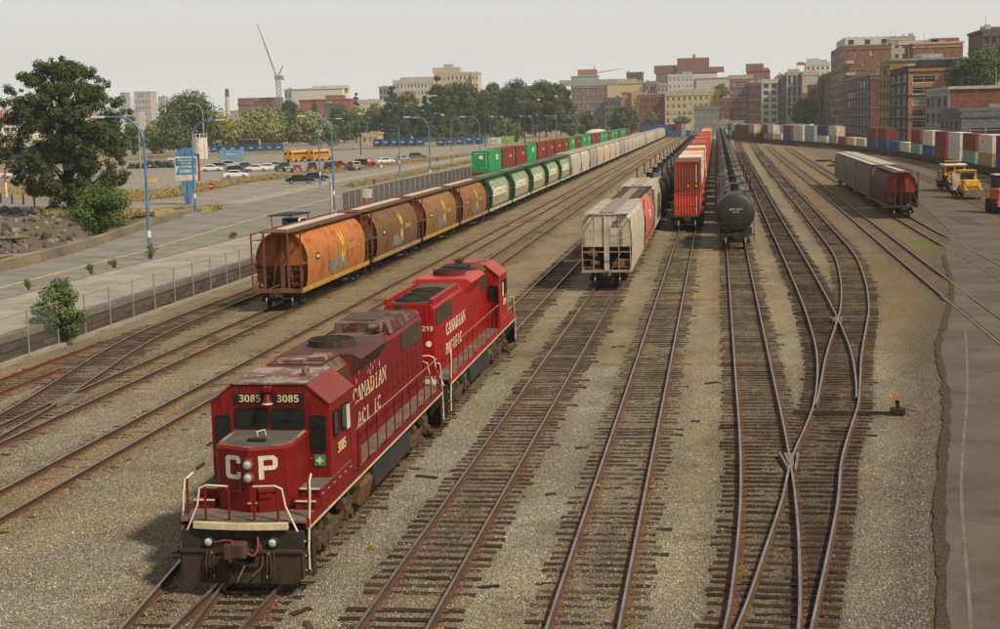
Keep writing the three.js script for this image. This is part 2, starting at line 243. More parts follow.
function yardC(X, Z) {
  const [d, k] = nearestTrack(X, Z), a = fbm(X * 0.16 + 3, Z * 0.07, 4), b = fbm(X * 0.6, Z * 0.45 + 40, 4), f = fbm(X * 2.6, Z * 2.6, 3);
  const left = sstep(-9, -17, X), right = sstep(5.5, 11, X);
  let c = mix3([0.655, 0.645, 0.60], [0.68, 0.61, 0.485], sstep(0.38, 0.62, a + 0.10 * left));
  c = mix3(c, [0.56, 0.48, 0.36], 0.6 * left); c = c.map(v => v * (0.80 + 0.4 * fbm(X * 0.9 + 31, Z * 0.35, 4)));
  c = mix3(c, [0.46, 0.37, 0.275], right * sstep(46, 70, Z + 6 * (b - 0.5)));
  c = mix3(c, [0.50, 0.475, 0.42], 0.65 * sstep(0.55, 0.70, b));
  c = mix3(c, [0.42, 0.29, 0.18], 0.55 * sstep(0.62, 0.74, fbm(X * 0.45 + 70, Z * 0.9, 4)));
  const sh = X - interp(edgeLine, clamp(Z, 10, 200)); if (sh > -3) c = mix3(c, [0.34, 0.295, 0.25], sstep(-2.6, -0.8, sh + 1.2 * (b - 0.5)));
  c = mix3(c, [0.36, 0.315, 0.26], 0.6 * sstep(2.3, 1.3, d + 0.7 * (b - 0.5)) * sstep(0.46, 0.62, fbm(X * 0.35 + 19, Z * 0.11 + 2, 4)));
  const edge = 1.22 + 0.55 * (f - 0.5) + 0.2 * (b - 0.5);
  c = mix3(c, mix3(trackTint[k], c, clamp((b - 0.45) * 1.2, 0, 0.45)), 1 - sstep(edge - 0.12, edge + 0.22, d));
  if (d < 0.55) c = mix3(c, [0.27, 0.22, 0.17], 0.75 * sstep(0.50, 0.66, fbm(X * 0.7 + 11, Z * 0.16 + 5, 4)) * sstep(0.55, 0.2, d + 0.3 * (f - 0.5)));
  const rr = Math.abs(d - 0.75); if (rr < 0.32) c = mix3(c, [0.38, 0.21, 0.10], 0.75 * sstep(0.32, 0.06, rr) * sstep(0.3, 0.6, b * 0.6 + f * 0.6));
  for (const [sx, sz, rx, rz] of spill) { const q = ((X - sx) / rx) ** 2 + ((Z - sz) / rz) ** 2 + 2.2 * (f - 0.5); if (q < 1) c = mix3(c, [0.95, 0.66, 0.22], 0.6 * sstep(1, 0.2, q)); }
  const wq = ((X - 16.6) / 1.3) ** 2 + ((Z - 124) / 4) ** 2 + 2.4 * (f - 0.5); if (wq < 1) c = mix3(c, [0.30, 0.40, 0.10], 0.8);
  return c;
}
{
  const xs = [-33.05, ...range(-32.7, -17, 0.32), ...range(-17, 8.2, 0.16), ...range(8.2, 22, 0.35), ...range(22, 49, 1.1), 49.2];
  const zs = [2, 6, 10, 14, 17, 20, 22.5, 24.5, 26, ...range(27, 47, 0.15), ...range(47, 68, 0.26), ...range(68, 112, 0.6), ...range(112, 170, 1.4), ...range(170, 320, 4), ...range(320, 980, 16)];
  structure(mk('rail_yard_gravel', gridSheet(xs, zs, yardY, yardC), new THREE.MeshPhysicalMaterial({ color: 0xffffff, vertexColors: true, map: gravelMap, bumpMap: gravelBump, bumpScale: 0.03, roughness: 0.96, specularIntensity: 0.4 })));
}
{ // loose stones lying on the ballast in the foreground
  const g = new THREE.IcosahedronGeometry(1, 0); { const p = g.attributes.position, r = mulberry(3), mp = {}; for (let i = 0; i < p.count; i++) { const key = [p.getX(i), p.getY(i), p.getZ(i)].map(v => v.toFixed(3)).join(); const k = mp[key] ??= 0.7 + 0.6 * r(); p.setXYZ(i, p.getX(i) * k, p.getY(i) * k * 0.7, p.getZ(i) * k); } g.computeVertexNormals(); }
  const N = 170000, im = new THREE.InstancedMesh(g, new THREE.MeshStandardMaterial({ color: 0xffffff, roughness: 0.95 }), N), m = new THREE.Matrix4(), q = new THREE.Quaternion(), e = new THREE.Euler(), col = new THREE.Color(), r = mulberry(91);
  let n = 0, tries = 0; while (n < N && tries++ < N * 6) {
    const Z = 27 + 37 * Math.pow(r(), 1.25), half = Z * 0.46, cx = -Z * 0.147, X = cx + (r() * 2 - 1) * half; if (X < -31 || X > interp(edgeLine, Z) - 0.3) continue;
    const [d, k] = nearestTrack(X, Z); if (d < 1.3 && r() < (k[0] === 'D' || k === 'T' ? 0.85 : 0.6)) continue; if (fbm(X * 0.5, Z * 0.5, 3) < 0.36 && r() < 0.6) continue;
    const s = 0.012 + 0.017 * r() * r() + (r() < 0.02 ? 0.015 : 0), c = yardC(X, Z), t = 0.16 + 0.30 * r() + (r() < 0.06 ? 0.2 : 0), w = r() - 0.5;
    m.compose(V(X, yardY(X, Z) + s * 0.25, -Z), q.setFromEuler(e.set(r() * 6, r() * 6, r() * 6)), V(s * (0.8 + 0.6 * r()), s, s)); im.setMatrixAt(n, m); im.setColorAt(n, col.setRGB(t * (0.35 + 0.75 * c[0]) * (1 + 0.12 * w), t * (0.35 + 0.72 * c[1]), t * (0.35 + 0.68 * c[2]) * (1 - 0.15 * w))); n++;
  }
  im.count = n; im.name = 'ballast_stones'; im.userData = { kind: 'stuff', label: 'loose grey and tan ballast stones strewn between the tracks', category: 'gravel' }; im.castShadow = im.receiveShadow = true; scene.add(im);
}

// ---------------------------------------------------------------- tracks
const railProfile = [[-0.036, 0], [0.036, 0], [0.036, -0.034], [0.011, -0.05], [0.011, -0.13], [0.07, -0.15], [0.07, -0.166], [-0.07, -0.166], [-0.07, -0.15], [-0.011, -0.13], [-0.011, -0.05], [-0.036, -0.034]];
const topProfile = [[-0.031, 0.005], [0.031, 0.005], [0.034, -0.002], [-0.034, -0.002]];
function sweep(profile, fx, off, zs, dy = 0) {
  const rings = zs.map(Z => { const s = (fx(Z + 0.4) - fx(Z - 0.4)) / 0.8, L = Math.hypot(1, s); return [fx(Z) + off / L, Z - off * s / L, 1 / L, -s / L]; });
  const pos = [], n = profile.length;
  for (let i = 0; i < rings.length - 1; i++) for (let k = 0; k < n; k++) {
    const a = profile[k], b = profile[(k + 1) % n], P = (r, p) => [r[0] + p[0] * r[2], p[1] + dy, -(r[1] + p[0] * r[3])], A = P(rings[i], a), B = P(rings[i], b), Cc = P(rings[i + 1], b), D = P(rings[i + 1], a);
    pos.push(...A, ...B, ...Cc, ...A, ...Cc, ...D);
  }
  const g = new THREE.BufferGeometry(); g.setAttribute('position', new THREE.Float32BufferAttribute(pos, 3)); g.computeVertexNormals(); return triUV(g);
}
const tieGeos = [0, 1, 2, 3].map(i => { const r = mulberry(400 + i), g = new THREE.BoxGeometry(1, 0.16, 0.225, 5, 1, 1), p = g.attributes.position, mp = {}; for (let k = 0; k < p.count; k++) { const key = [p.getX(k), p.getY(k), p.getZ(k)].map(v => v.toFixed(3)).join(), j = mp[key] ??= [r() - 0.5, r() - 0.5, r() - 0.5]; p.setXYZ(k, p.getX(k) + j[0] * 0.012, p.getY(k) + j[1] * 0.016, p.getZ(k) + j[2] * 0.03); } const h = g.toNonIndexed(); h.computeVertexNormals(); const uv = h.attributes.uv, pp = h.attributes.position; for (let k = 0; k < uv.count; k++) uv.setXY(k, pp.getZ(k) + i * 0.37, pp.getX(k) * 2.6); return h; });
const tieMats = [[0.085, 0.062, 0.043], [0.066, 0.050, 0.037], [0.11, 0.082, 0.057], [0.052, 0.040, 0.031], [0.125, 0.103, 0.078]].map(c => mat(c, 0.95, woodMap));
const darkTieMats = [[0.040, 0.028, 0.021], [0.050, 0.034, 0.024], [0.032, 0.024, 0.019], [0.065, 0.046, 0.033]].map(c => mat(c, 0.95, woodMap));
const stepsFor = (a, b) => { const o = []; let Z = a; while (Z < b) { o.push(Z); Z += Z < 160 ? 1.2 : Z < 320 ? 6 : 16; } o.push(b); return o; };
function buildTrack(k, label, o = {}) {
  const fx = trackX(k), [a, b] = span[k], t = thing('railway_track', label, 'railway track'); const r = mulberry(1000 + k.charCodeAt(0) * 7 + (k.charCodeAt(1) || 0));
  t.userData.group = 'parallel yard tracks';
  for (const s of [-1, 1]) {
    const rng = (o.rails && o.rails[s]) || [a, b], zs = stepsFor(rng[0], rng[1]), rail = mk('rail', sweep(railProfile, fx, s * 0.7525, zs, o.dy || 0), o.rusty ? mRustRail : mRail, t);
    if (!o.rusty) mk('running_surface', sweep(topProfile, fx, s * 0.7525, zs, o.dy || 0), mRailTop, rail);
  }
  // sleepers: single pieces near the camera, the rest joined
  const far = new MB(), plates = new MB(), near = o.near || 84; let Z = Math.max(a, o.tieFrom || a);
  while (Z < Math.min(b, 420)) {
    const sp = (o.pitch || 0.54) * (0.84 + 0.32 * r()); Z += sp; if (o.skip && o.skip(Z)) continue;
    const e0 = r(), e1 = r(); let x0 = fx(Z) - 1.3 + 0.24 * (e0 - 0.5) - (e0 > 0.95 ? 0.2 : 0), x1 = fx(Z) + 1.3 + 0.24 * (e1 - 0.5) + (e1 > 0.95 ? 0.2 : 0); if (o.reach) [x0, x1] = o.reach(Z, x0, x1);
    const s = (fx(Z + 0.4) - fx(Z - 0.4)) / 0.8, w = x1 - x0, X = (x0 + x1) / 2, y = -0.255 + 0.012 * (r() - 0.5), ry = -Math.atan(s) * (w > 3 ? 0.4 : 1) + 0.06 * (r() - 0.5);
    if (r() < (o.miss || 0.03) + (Z > near ? 0.18 : 0)) continue;
    if (Z < near && Z > 22) {
      const dk = o.dark && o.dark(Z), set = dk ? darkTieMats : tieMats, m = mk('sleeper', tieGeos[r() * 4 | 0], set[r() * set.length | 0], t); m.position.set(X, y, -Z); m.rotation.set(0, ry, 0.006 * (r() - 0.5)); m.scale.set(w, 1, 0.9 + 0.2 * r());
      if (Z < 62) for (const q of [-0.7525, 0.7525]) plates.box(0.34, 0.014, 0.19, fx(Z) + q, -0.172, -Z);
    } else if (Z >= near && Z < 420) far.box(w, 0.16, 0.23, X, y + (Z > 160 ? -0.004 : 0), -Z, 0, ry, 0);
  }
  if (plates.g.length) { const p = plates.mesh('tie_plates', mRustRail, t); p.userData.kind = 'stuff'; }
  if (far.g.length) { const p = far.mesh('distant_sleepers', k[0] === 'D' ? darkTieMats[3] : tieMats[0], t); p.userData.kind = 'stuff'; }
  return t;
}
const joint = (other, extra) => (Z, x0, x1) => [Math.min(x0, extra(Z) ? trackX(other)(Z) - 1.25 : x0), Math.max(x1, extra(Z) ? trackX(other)(Z) + 1.25 : x1)];
buildTrack('A1', 'rusty unused track nearest the chain link fence', { rusty: true, dy: -0.012, rails: { '-1': [10, 69.5], '1': [10, 62.4] }, near: 74 });
buildTrack('A2', 'track with switch curving from the grain train track towards the fence', { dy: -0.004, rails: { '-1': [34, 760], '1': [44, 760] }, tieFrom: 64, near: 80 });
buildTrack('G', 'track under the long grain hopper train on the left', { reach: joint('A2', Z => Z > 44 && Z < 64.5), near: 84 });
buildTrack('M', 'empty weathered track right of the grain hopper train', { miss: 0.25, near: 84 });
buildTrack('N', 'empty track branching off in front of the leading red locomotive', { dy: -0.004, rails: { '-1': [16, 860], '1': [26, 860] }, tieFrom: 46, miss: 0.15, near: 60 });
buildTrack('L', 'track carrying the two red locomotives', { reach: joint('N', Z => Z < 46.3), near: 76, dark: Z => Z < 36 });
buildTrack('H', 'track running under the cream covered hopper in the middle', {});
buildTrack('S', 'track running under the double stacked containers in the middle', {});
buildTrack('T', 'track running under the black tank car train', { reach: joint('D1', Z => Z < 48.5), dark: Z => Z < 52 });
buildTrack('D1', 'empty dark track right of the tank cars joining the crossover', { dy: -0.004, rails: { '-1': [24, 640], '1': [56, 640] }, tieFrom: 48.6, reach: joint('D2', Z => Z > 50 && Z < 88), dark: Z => true });
buildTrack('D2', 'empty curving track on the right joining at the switch', { dy: -0.008, rails: { '-1': [54.5, 600], '1': [24, 600] }, tieFrom: 88, dark: Z => true });
buildTrack('E1', 'empty straight track crossing the paved strip beside the short hopper string', { near: 60, tieFrom: 92, miss: 0.3 });
buildTrack('E2', 'track under the red and grey hopper string on the right', { near: 60, tieFrom: 116, miss: 0.3 });
buildTrack('F1', 'track under the yellow maintenance machines on the far right', { near: 0, tieFrom: 200 });
buildTrack('F2', 'curved empty track in front of the container train on the right', { near: 0 });
buildTrack('C', 'curved track under the container train below the brick buildings', { near: 0 });
// the merged track's right rail of D2 runs on through the switch; its curve below follows D1
// ---------------------------------------------------------------- paved surfaces, fences and walls
function sheet(name, pts, Y, m, thick = 0.15) { // pts [X,Z]; a slab with real thickness
  const sh = new THREE.Shape(pts.map(p => new THREE.Vector2(p[0], p[1]))), g = new THREE.ExtrudeGeometry(sh, { depth: thick, bevelEnabled: false });
  g.rotateX(-Math.PI / 2); g.translate(0, Y - thick, 0); return structure(mk(name, triUV(g.toNonIndexed()), m));
}
function ribbon(name, line, w, Y, m, thick = 0.004) { // line of [X,Z], centred strip
  const L = [], R = []; line.forEach((p, i) => { const a = line[Math.max(0, i - 1)], b = line[Math.min(line.length - 1, i + 1)], dx = b[0] - a[0], dz = b[1] - a[1], l = Math.hypot(dx, dz); L.push([p[0] - dz / l * w / 2, p[1] + dx / l * w / 2]); R.unshift([p[0] + dz / l * w / 2, p[1] - dx / l * w / 2]); });
  return sheet(name, [...L, ...R], Y, m, thick);
}
const dense = (tab, a, b, st, j = 0, seed = 1) => { const r = mulberry(seed), o = []; for (let Z = a; Z <= b; Z += st) o.push([interp(tab, Z) + 0.35 * j * (r() - 0.5) + j * 6 * (fbm(Z * 0.35, seed, 4) - 0.5), Z]); return o; };
const mAsph = mat([0.128, 0.111, 0.092], 0.95, asphaltMap), mRoad = mat([0.25, 0.243, 0.225], 0.95, asphaltMap), mConc = mat([0.36, 0.345, 0.31], 0.95, asphaltMap), mConcDark = mat([0.20, 0.18, 0.155], 0.95, asphaltMap), mLot = mat([0.29, 0.28, 0.25], 0.95, asphaltMap);
const mYellow = mat([0.55, 0.42, 0.14], 0.9, speckMap), mWhitePaint = mat([0.165, 0.146, 0.128], 0.9, speckMap), mDryGrass = mat([0.34, 0.25, 0.11], 1, speckMap), mTar = mat([0.05, 0.046, 0.042], 0.9, speckMap);
sheet('service_road', [...dense(edgeLine, 10, 205, 0.45, 0.07, 8), [27.2, 215], [27.0, 160], [27.6, 120], [40, 110], [48, 60], [48, 10]], -0.022, mAsph, 0.2);
ribbon('road_marking', dense([[3.4, 20], [5.1, 30.4], [6.65, 41.5], [7.55, 47], [9.2, 56.5], [10.7, 66], [11.9, 74]], 20, 74, 1), 0.09, -0.016, mWhitePaint);
{ // open cracks in the paving, filled with dirt
  const r = mulberry(77); for (const [x, z, dx, n] of [[13.2, 62, 0.25, 18], [20, 84, -0.3, 20]]) { const l = []; let X = x, Z = z; for (let i = 0; i < n; i++) { l.push([X, Z]); X += dx + 0.35 * (r() - 0.5); Z += 0.8 + 0.7 * r(); } ribbon('paving_crack', l, 0.035 + 0.03 * r(), -0.018, mTar); }
  for (const [x, z, w, l] of [[9, 40, 1.4, 4], [17, 66, 2.2, 7], [14.8, 58, 1.1, 3.5], [23, 140, 2, 12]]) ribbon('paving_patch', [[x, z], [x + 0.3, z + l]], w, -0.0185, mat([0.085, 0.077, 0.068], 0.95, asphaltMap)); }
{ // crumbled dark strip along the broken edge of the paving
  const L = [], R = []; for (let Z = 12; Z < 112; Z += 0.3) { const e = interp(edgeLine, Z), w = 0.16 + 0.5 * fbm(Z * 0.5, 4, 4); L.push([e - 0.06 - w * 0.2 + 0.16 * (fbm(Z * 1.3, 9, 3) - 0.5), Z]); R.unshift([e + 0.02 + w * 0.28 + 0.2 * (fbm(Z * 1.1, 17, 3) - 0.5), Z]); } sheet('crumbled_edge', [...L, ...R], -0.0155, mat([0.12, 0.105, 0.09], 1, gravelMap), 0.12); }
// flangeways beside the embedded rails
for (const k of ['E1', 'E2']) for (const s of [-1, 1]) { const end = k === 'E1' ? 90 : 116; ribbon('flangeway', range(24, end, 3).map(Z => [interp(TR[k], Z) + s * 0.66, Z]), 0.13, -0.017, mTar); ribbon('flangeway', range(24, end, 3).map(Z => [interp(TR[k], Z) + s * 0.86, Z]), 0.12, -0.017, mat([0.09, 0.08, 0.07], 0.9, speckMap)); }
// left side, one metre above the rails
const farEdge = [[-47.6, 20], [-48.6, 96], [-50.0, 112], [-55.6, 145], [-57.2, 165], [-57.6, 190], [-60.2, 237], [-60.4, 300], [-61.2, 372], [-63, 520]];
const nearEdge = [[-41.2, 20], [-41.2, 118], [-41.6, 150], [-42.6, 200], [-44.5, 260], [-47.5, 330], [-50, 420], [-51, 520]];
sheet('harbour_road', [...dense(farEdge, 20, 520, 8), ...dense(nearEdge, 20, 520, 8).reverse()], 1.0, mRoad, 0.3);
ribbon('road_centre_line', [[-43.6, 60], [-44.0, 86], [-44.6, 111], [-46.4, 135], [-47.4, 150], [-48.1, 165], [-50, 197], [-51.6, 240], [-53.4, 320], [-56, 430]], 0.22, 1.005, mYellow);
sheet('concrete_apron', [[-40.7, 20], [-33.15, 20], [-33.15, 108], [-34.4, 125], [-38.6, 150], [-38.8, 300], [-41, 300], [-41.6, 200], [-40.7, 130]], 1.004, mConc, 0.3);
sheet('kerb', [...dense(nearEdge, 20, 200, 6).map(p => [p[0] + 0.02, p[1]]), ...dense(nearEdge, 20, 200, 6).map(p => [p[0] + 0.42, p[1]]).reverse()], 1.1, mat([0.27, 0.22, 0.16], 1, speckMap), 0.3);
const kerb2 = sheet('kerb', [...dense(farEdge, 152, 420, 6).map(p => [p[0] - 0.3, p[1]]), ...dense(farEdge, 152, 420, 6).map(p => [p[0] - 0.02, p[1]]).reverse()], 1.13, mConc, 0.3);
sheet('footpath', [...dense(farEdge, 176, 420, 6).map(p => [p[0] - 3.4, p[1]]), ...dense(farEdge, 176, 420, 6).map(p => [p[0] - 0.32, p[1]]).reverse()], 1.1, mConc, 0.2);
// parking lots and the lane beyond the inlet, surveyed on the one metre level
const lot = (name, px, Y, m) => sheet(name, px.map(p => onY(p[0], p[1], 1)), Y, m, 0.2);
lot('car_park', [[120, 203], [200, 195], [232, 186], [290, 178.5], [345, 172.5], [400, 166], [470, 157], [470, 160], [400, 169.5], [345, 178.5], [290, 191], [240, 201], [205, 207.5], [170, 213], [140, 213]], 1.012, mLot);
lot('parking_lot', [[-40, 182], [60, 178], [130, 192], [190, 184], [232, 179], [290, 171.5], [350, 166], [420, 160], [480, 152.5], [520, 146], [500, 143], [420, 146], [330, 151], [230, 158], [120, 166], [-40, 172]], 1.01, mLot);
lot('dump_yard', [[120, 163.5], [230, 156.5], [330, 149.5], [420, 144.5], [500, 141.5], [520, 139], [400, 141], [250, 147], [120, 154]], 1.008, mRoad);
lot('harbour_lane', [[-60, 203], [0, 196], [45, 200], [70, 203], [130, 207], [140, 213], [100, 212], [60, 207], [0, 207], [-60, 214]], 1.014, mRoad);
// dry grass: one mass of tufts along the strips
{
  const g = new MB(); for (let i = 0; i < 5; i++) { const a = i * 1.26, l = 0.18; g.quad([-0.03 * Math.cos(a), 0, -0.03 * Math.sin(a)], [0.03 * Math.cos(a), 0, 0.03 * Math.sin(a)], [0.05 * Math.cos(a + 1) + l * Math.sin(a), 1, l * Math.cos(a)], [0.02 * Math.cos(a) + l * Math.sin(a), 0.96, l * Math.cos(a) + 0.03]); }
  const strips = [[[130, 201], [232, 182.5], [60]], [[232, 182.5], [345, 169.5], [50]], [[345, 169.5], [475, 154.5], [40]], [[350, 187], [476, 161], [22]], [[20, 190], [125, 195], [60]], [[140, 215], [215, 210], [14]], [[300, 152], [470, 145], [40]], [[130, 160], [300, 151], [40]], [[60, 213], [130, 216], [30]]];
  const N = 12000, im = new THREE.InstancedMesh(g.geo(), new THREE.MeshStandardMaterial({ color: 0xffffff, roughness: 1, side: THREE.DoubleSide }), N), r = mulberry(55), m = new THREE.Matrix4(), q = new THREE.Quaternion(), c = new THREE.Color();
  for (let i = 0; i < N; i++) {
    const s = strips[r() * strips.length | 0], t = r(), [X, Z] = onY(lerp(s[0][0], s[1][0], t), lerp(s[0][1], s[1][1], t), 1), w = s[2][0] * 0.05; const h = 0.25 + 0.5 * r() * r(), x = X + (r() - 0.5) * w * 2.2, z = Z + (r() - 0.5) * w * 5; const gsc = 0.6 + 1.8 * r();
    m.compose(V(x, 0.98, -z), q.setFromAxisAngle(UP, r() * 6), V(gsc, h, gsc)); im.setMatrixAt(i, m); const gr = r() < 0.2; c.setRGB(gr ? 0.10 : 0.27 + 0.12 * r(), gr ? 0.12 : 0.205 + 0.08 * r(), gr ? 0.04 : 0.10); im.setColorAt(i, c);
  }
  im.name = 'dry_grass'; im.userData = { kind: 'stuff', label: 'dry yellow grass tufts along the road and parking lot edges', category: 'grass' }; im.castShadow = im.receiveShadow = true; scene.add(im);
}
{ // retaining wall of concrete with old timbers in front
  const t = thing('retaining_wall', 'low retaining wall with stacked old timbers behind the fence', 'wall'); const r = mulberry(31);
  new MB().box(0.5, 0.32, 100, -33.35, 0.9, -68).box(0.36, 1.1, 100, -33.42, 0.2, -68).mesh('coping', mConcDark, t);
  for (let row = 0; row < 3; row++) { let Z = 20; while (Z < 104) { const l = 2.4 + 3 * r(), m = mk('timber', tieGeos[r() * 4 | 0], mat([[0.10, 0.055, 0.034], [0.075, 0.055, 0.042], [0.14, 0.085, 0.055]][r() * 3 | 0], 0.95, woodMap), t); m.position.set(-33.1 + 0.12 * r(), -0.05 + row * 0.26, -(Z + l / 2)); m.rotation.set(0, Math.PI / 2, 0.012 * (r() - 0.5)); m.scale.set(l - 0.05, 1.35, 0.9); Z += l; if (r() < 0.12) Z += 1.2; } }
  new MB().box(0.3, 0.34, 90, -32.72, -0.2, -63).mesh('concrete_footing', mConc, t);
}
function wireFence(name, label, line, Y, h, pitch, m, opt = {}) { // posts, top rail and a woven sheet
  const t = thing(name, label, 'fence'); let acc = 0;
  const wm = new THREE.MeshStandardMaterial({ color: new THREE.Color().setRGB(...(opt.wire || [0.30, 0.29, 0.27])), roughness: 0.7, metalness: 0.2, alphaMap: chainMap, side: THREE.DoubleSide, transparent: true });
  const post = new MB().cyl(0.045, 0.045, h, 0, h / 2, 0, 'y', 8).ball(0.05, 0, h, 0, 1, 1, 1, 8, 5).geo();
  for (let i = 0; i < line.length - 1; i++) {
    const a = line[i], b = line[i + 1], l = Math.hypot(b[0] - a[0], b[1] - a[1]), n = Math.max(1, Math.round(l / pitch));
    for (let k = 0; k < n + (i === line.length - 2 ? 1 : 0); k++) { const X = lerp(a[0], b[0], k / n), Z = lerp(a[1], b[1], k / n), p = mk('post', post, m, t); p.position.set(X, Y, -Z); p.rotation.z = 0.02 * (rnd() - 0.5); }
    new MB().bar([a[0], Y + h - 0.06, -a[1]], [b[0], Y + h - 0.06, -b[1]], 0.022).mesh('top_rail', m, t);
    const w = new MB(); w.quad([a[0], Y + 0.05, -a[1]], [b[0], Y + 0.05, -b[1]], [b[0], Y + h - 0.06, -b[1]], [a[0], Y + h - 0.06, -a[1]]); const wmesh = w.mesh('wire_mesh', wm, t);
    if (opt.screen) { const s = new MB(), dx = (b[1] - a[1]) / l * 0.03; s.box(0.012, h * 0.92, l - 0.1, (a[0] + b[0]) / 2 - 0.05, Y + h * 0.48, -(a[1] + b[1]) / 2, 0, -Math.atan2(b[0] - a[0], b[1] - a[1]), 0); s.mesh('privacy_screen', opt.screen, t); }
  }
  return t;
}
wireFence('chain_link_fence', 'thin chain link fence beside the rusty track on the left', [[-32.7, 24], [-32.7, 60], [-32.7, 96], [-33.0, 108]], -0.05, 2.15, 3.25, mat([0.36, 0.32, 0.27], 0.7, rustMap));
wireFence('screened_fence', 'tall fence with dark grey screen behind the brown grain cars', [[-38.6, 151], [-39.2, 182], [-38.0, 230], [-37.6, 290], [-38, 360]], 1.0, 2.5, 3.0, mGalv, { screen: mat([0.10, 0.10, 0.095], 0.95, speckMap) });
wireFence('far_fence', 'distant fence between the dumpsters and the tree line', [[-205, 560], [-150, 560], [-108, 590], [-82, 640], [-70, 720]], 1.0, 2.6, 8, mGalv);
wireFence('inlet_fence', 'sloping wire fence beside the rocky inlet on the left', [[-92, 150], [-73, 150]], 0.2, 1.3, 4, mGalv);
{ // low concrete wall between the road and the inlet, built of poured lengths
  const t = thing('inlet_wall', 'low weathered concrete wall between road and rocky inlet', 'wall'); const pts = dense(wallLine, 56, 158, 6);
  for (let i = 0; i < pts.length - 1; i++) { const a = pts[i], b = pts[i + 1], l = Math.hypot(b[0] - a[0], b[1] - a[1]); new MB().rb(0.55, 1.3, l - 0.03, 0.04, (a[0] + b[0]) / 2 - 0.5, 1.0 + 0.03 * (i % 2), -(a[1] + b[1]) / 2, 0, -Math.atan2(b[0] - a[0], b[1] - a[1]), 0).mesh('wall_section', mat([[0.26, 0.22, 0.17], [0.29, 0.25, 0.19], [0.24, 0.20, 0.155]][i % 3], 0.95, asphaltMap), t); }
}
structure(mk('inlet_water', (() => { const g = new THREE.PlaneGeometry(50, 95); g.rotateX(-Math.PI / 2); g.translate(-78, -1.75, -105); return g; })(), mat([0.03, 0.035, 0.03], 0.12, null)));
{ // boulders and driftwood on the bank
  const r = mulberry(12), geos = [0, 1, 2, 3, 4].map(i => { const g = new THREE.IcosahedronGeometry(1, 1), p = g.attributes.position, mp = {}, q = mulberry(60 + i); for (let k = 0; k < p.count; k++) { const key = [p.getX(k), p.getY(k), p.getZ(k)].map(v => v.toFixed(2)).join(), s = mp[key] ??= 0.68 + 0.5 * q(); p.setXYZ(k, p.getX(k) * s, p.getY(k) * s * 0.75, p.getZ(k) * s); } const h = g.index ? g.toNonIndexed() : g; h.computeVertexNormals(); return triUV(h); });
  const ms = [[0.12, 0.11, 0.097], [0.16, 0.145, 0.125], [0.08, 0.073, 0.067], [0.20, 0.18, 0.145], [0.28, 0.255, 0.22]].map(c => mat(c, 0.95, speckMap));
  for (let i = 0; i < 330; i++) {
    const px = r() * 102 - 8, py = 212 + r() * 36, [X, Z] = onY(px, py, 0.2), w = interp(wallLine, clamp(Z, 60, 160)); if (X > w - 1.7 || Z > 170) continue;
    const s = 0.26 + 0.5 * r() * r() + (r() < 0.05 ? 0.35 : 0), bt = r() * 5 | 0, m = mk('boulder', geos[r() * 5 | 0], ms[bt]); m.position.set(X, landY(X, Z) + s * 0.25, -Z); m.rotation.set(r() * 3, r() * 6, r() * 3); m.scale.setScalar(s); tag(m, `${s > 0.62 ? 'large' : s > 0.38 ? 'middling' : 'small'} ${['grey brown', 'dull brown', 'blackish', 'buff', 'pale'][bt]} boulder in the riprap bank of the inlet`, 'boulder', 'riprap boulders on the inlet bank');
  }
  for (let i = 0; i < 7; i++) { const [X, Z] = onY([2, 20, 12, 34, 52, 5, 60][i], [236, 239, 246, 240, 238, 228, 232][i], 0.4), l = 4 + 4 * r(), m = new MB().cone([-l / 2, 0, 0], [l / 2, 0.1, 0], 0.28, 0.18, 8).mesh('driftwood_log', mat([0.36, 0.29, 0.21], 0.95, woodMap)); m.position.set(X, landY(X, Z) + 0.75, -Z); m.rotation.y = -0.5 + 1.2 * r(); tag(m, 'bleached driftwood log lying among the boulders of the inlet', 'log', 'driftwood logs'); }
}
// ---------------------------------------------------------------- rolling stock
const wheelGeo = (() => { const g = new THREE.LatheGeometry([[0.10, -0.07], [0.30, -0.05], [0.40, -0.07], [0.43, -0.06], [0.43, 0.04], [0.47, 0.05], [0.47, 0.075], [0.38, 0.075], [0.30, 0.03], [0.10, 0.04]].map(p => new THREE.Vector2(p[0], p[1])), 20); g.rotateZ(-Math.PI / 2); return triUV(g.toNonIndexed()); })();
const treadGeo = (() => { const g = new THREE.CylinderGeometry(0.433, 0.433, 0.085, 20, 1, true); g.rotateZ(Math.PI / 2); return triUV(g.toNonIndexed()); })();
const frameGeo = (() => { // freight truck: two side frames, bolster, springs, axles
  const b = new MB();
  for (const s of [-1, 1]) {
    b.ext([[-1.15, 0.42], [-1.15, 0.62], [-0.75, 0.66], [-0.35, 0.82], [0.35, 0.82], [0.75, 0.66], [1.15, 0.62], [1.15, 0.42], [0.7, 0.46], [0.35, 0.24], [-0.35, 0.24], [-0.7, 0.46]], 0.14, s * 1.0 - 0.07, 0, 0, 0, Math.PI / 2, 0, 0.012);
    for (const z of [-0.89, 0.89]) b.cyl(0.12, 0.12, 0.16, s * 1.08, 0.46, z, 'x', 10);
    for (const z of [-0.16, 0, 0.16]) b.cyl(0.075, 0.075, 0.3, s * 1.09, 0.44, z, 'y', 8);
  }
  b.box(2.1, 0.28, 0.42, 0, 0.66, 0); for (const z of [-0.89, 0.89]) b.cyl(0.08, 0.08, 2.0, 0, 0.43, z, 'x', 8);
  return b.geo();
})();
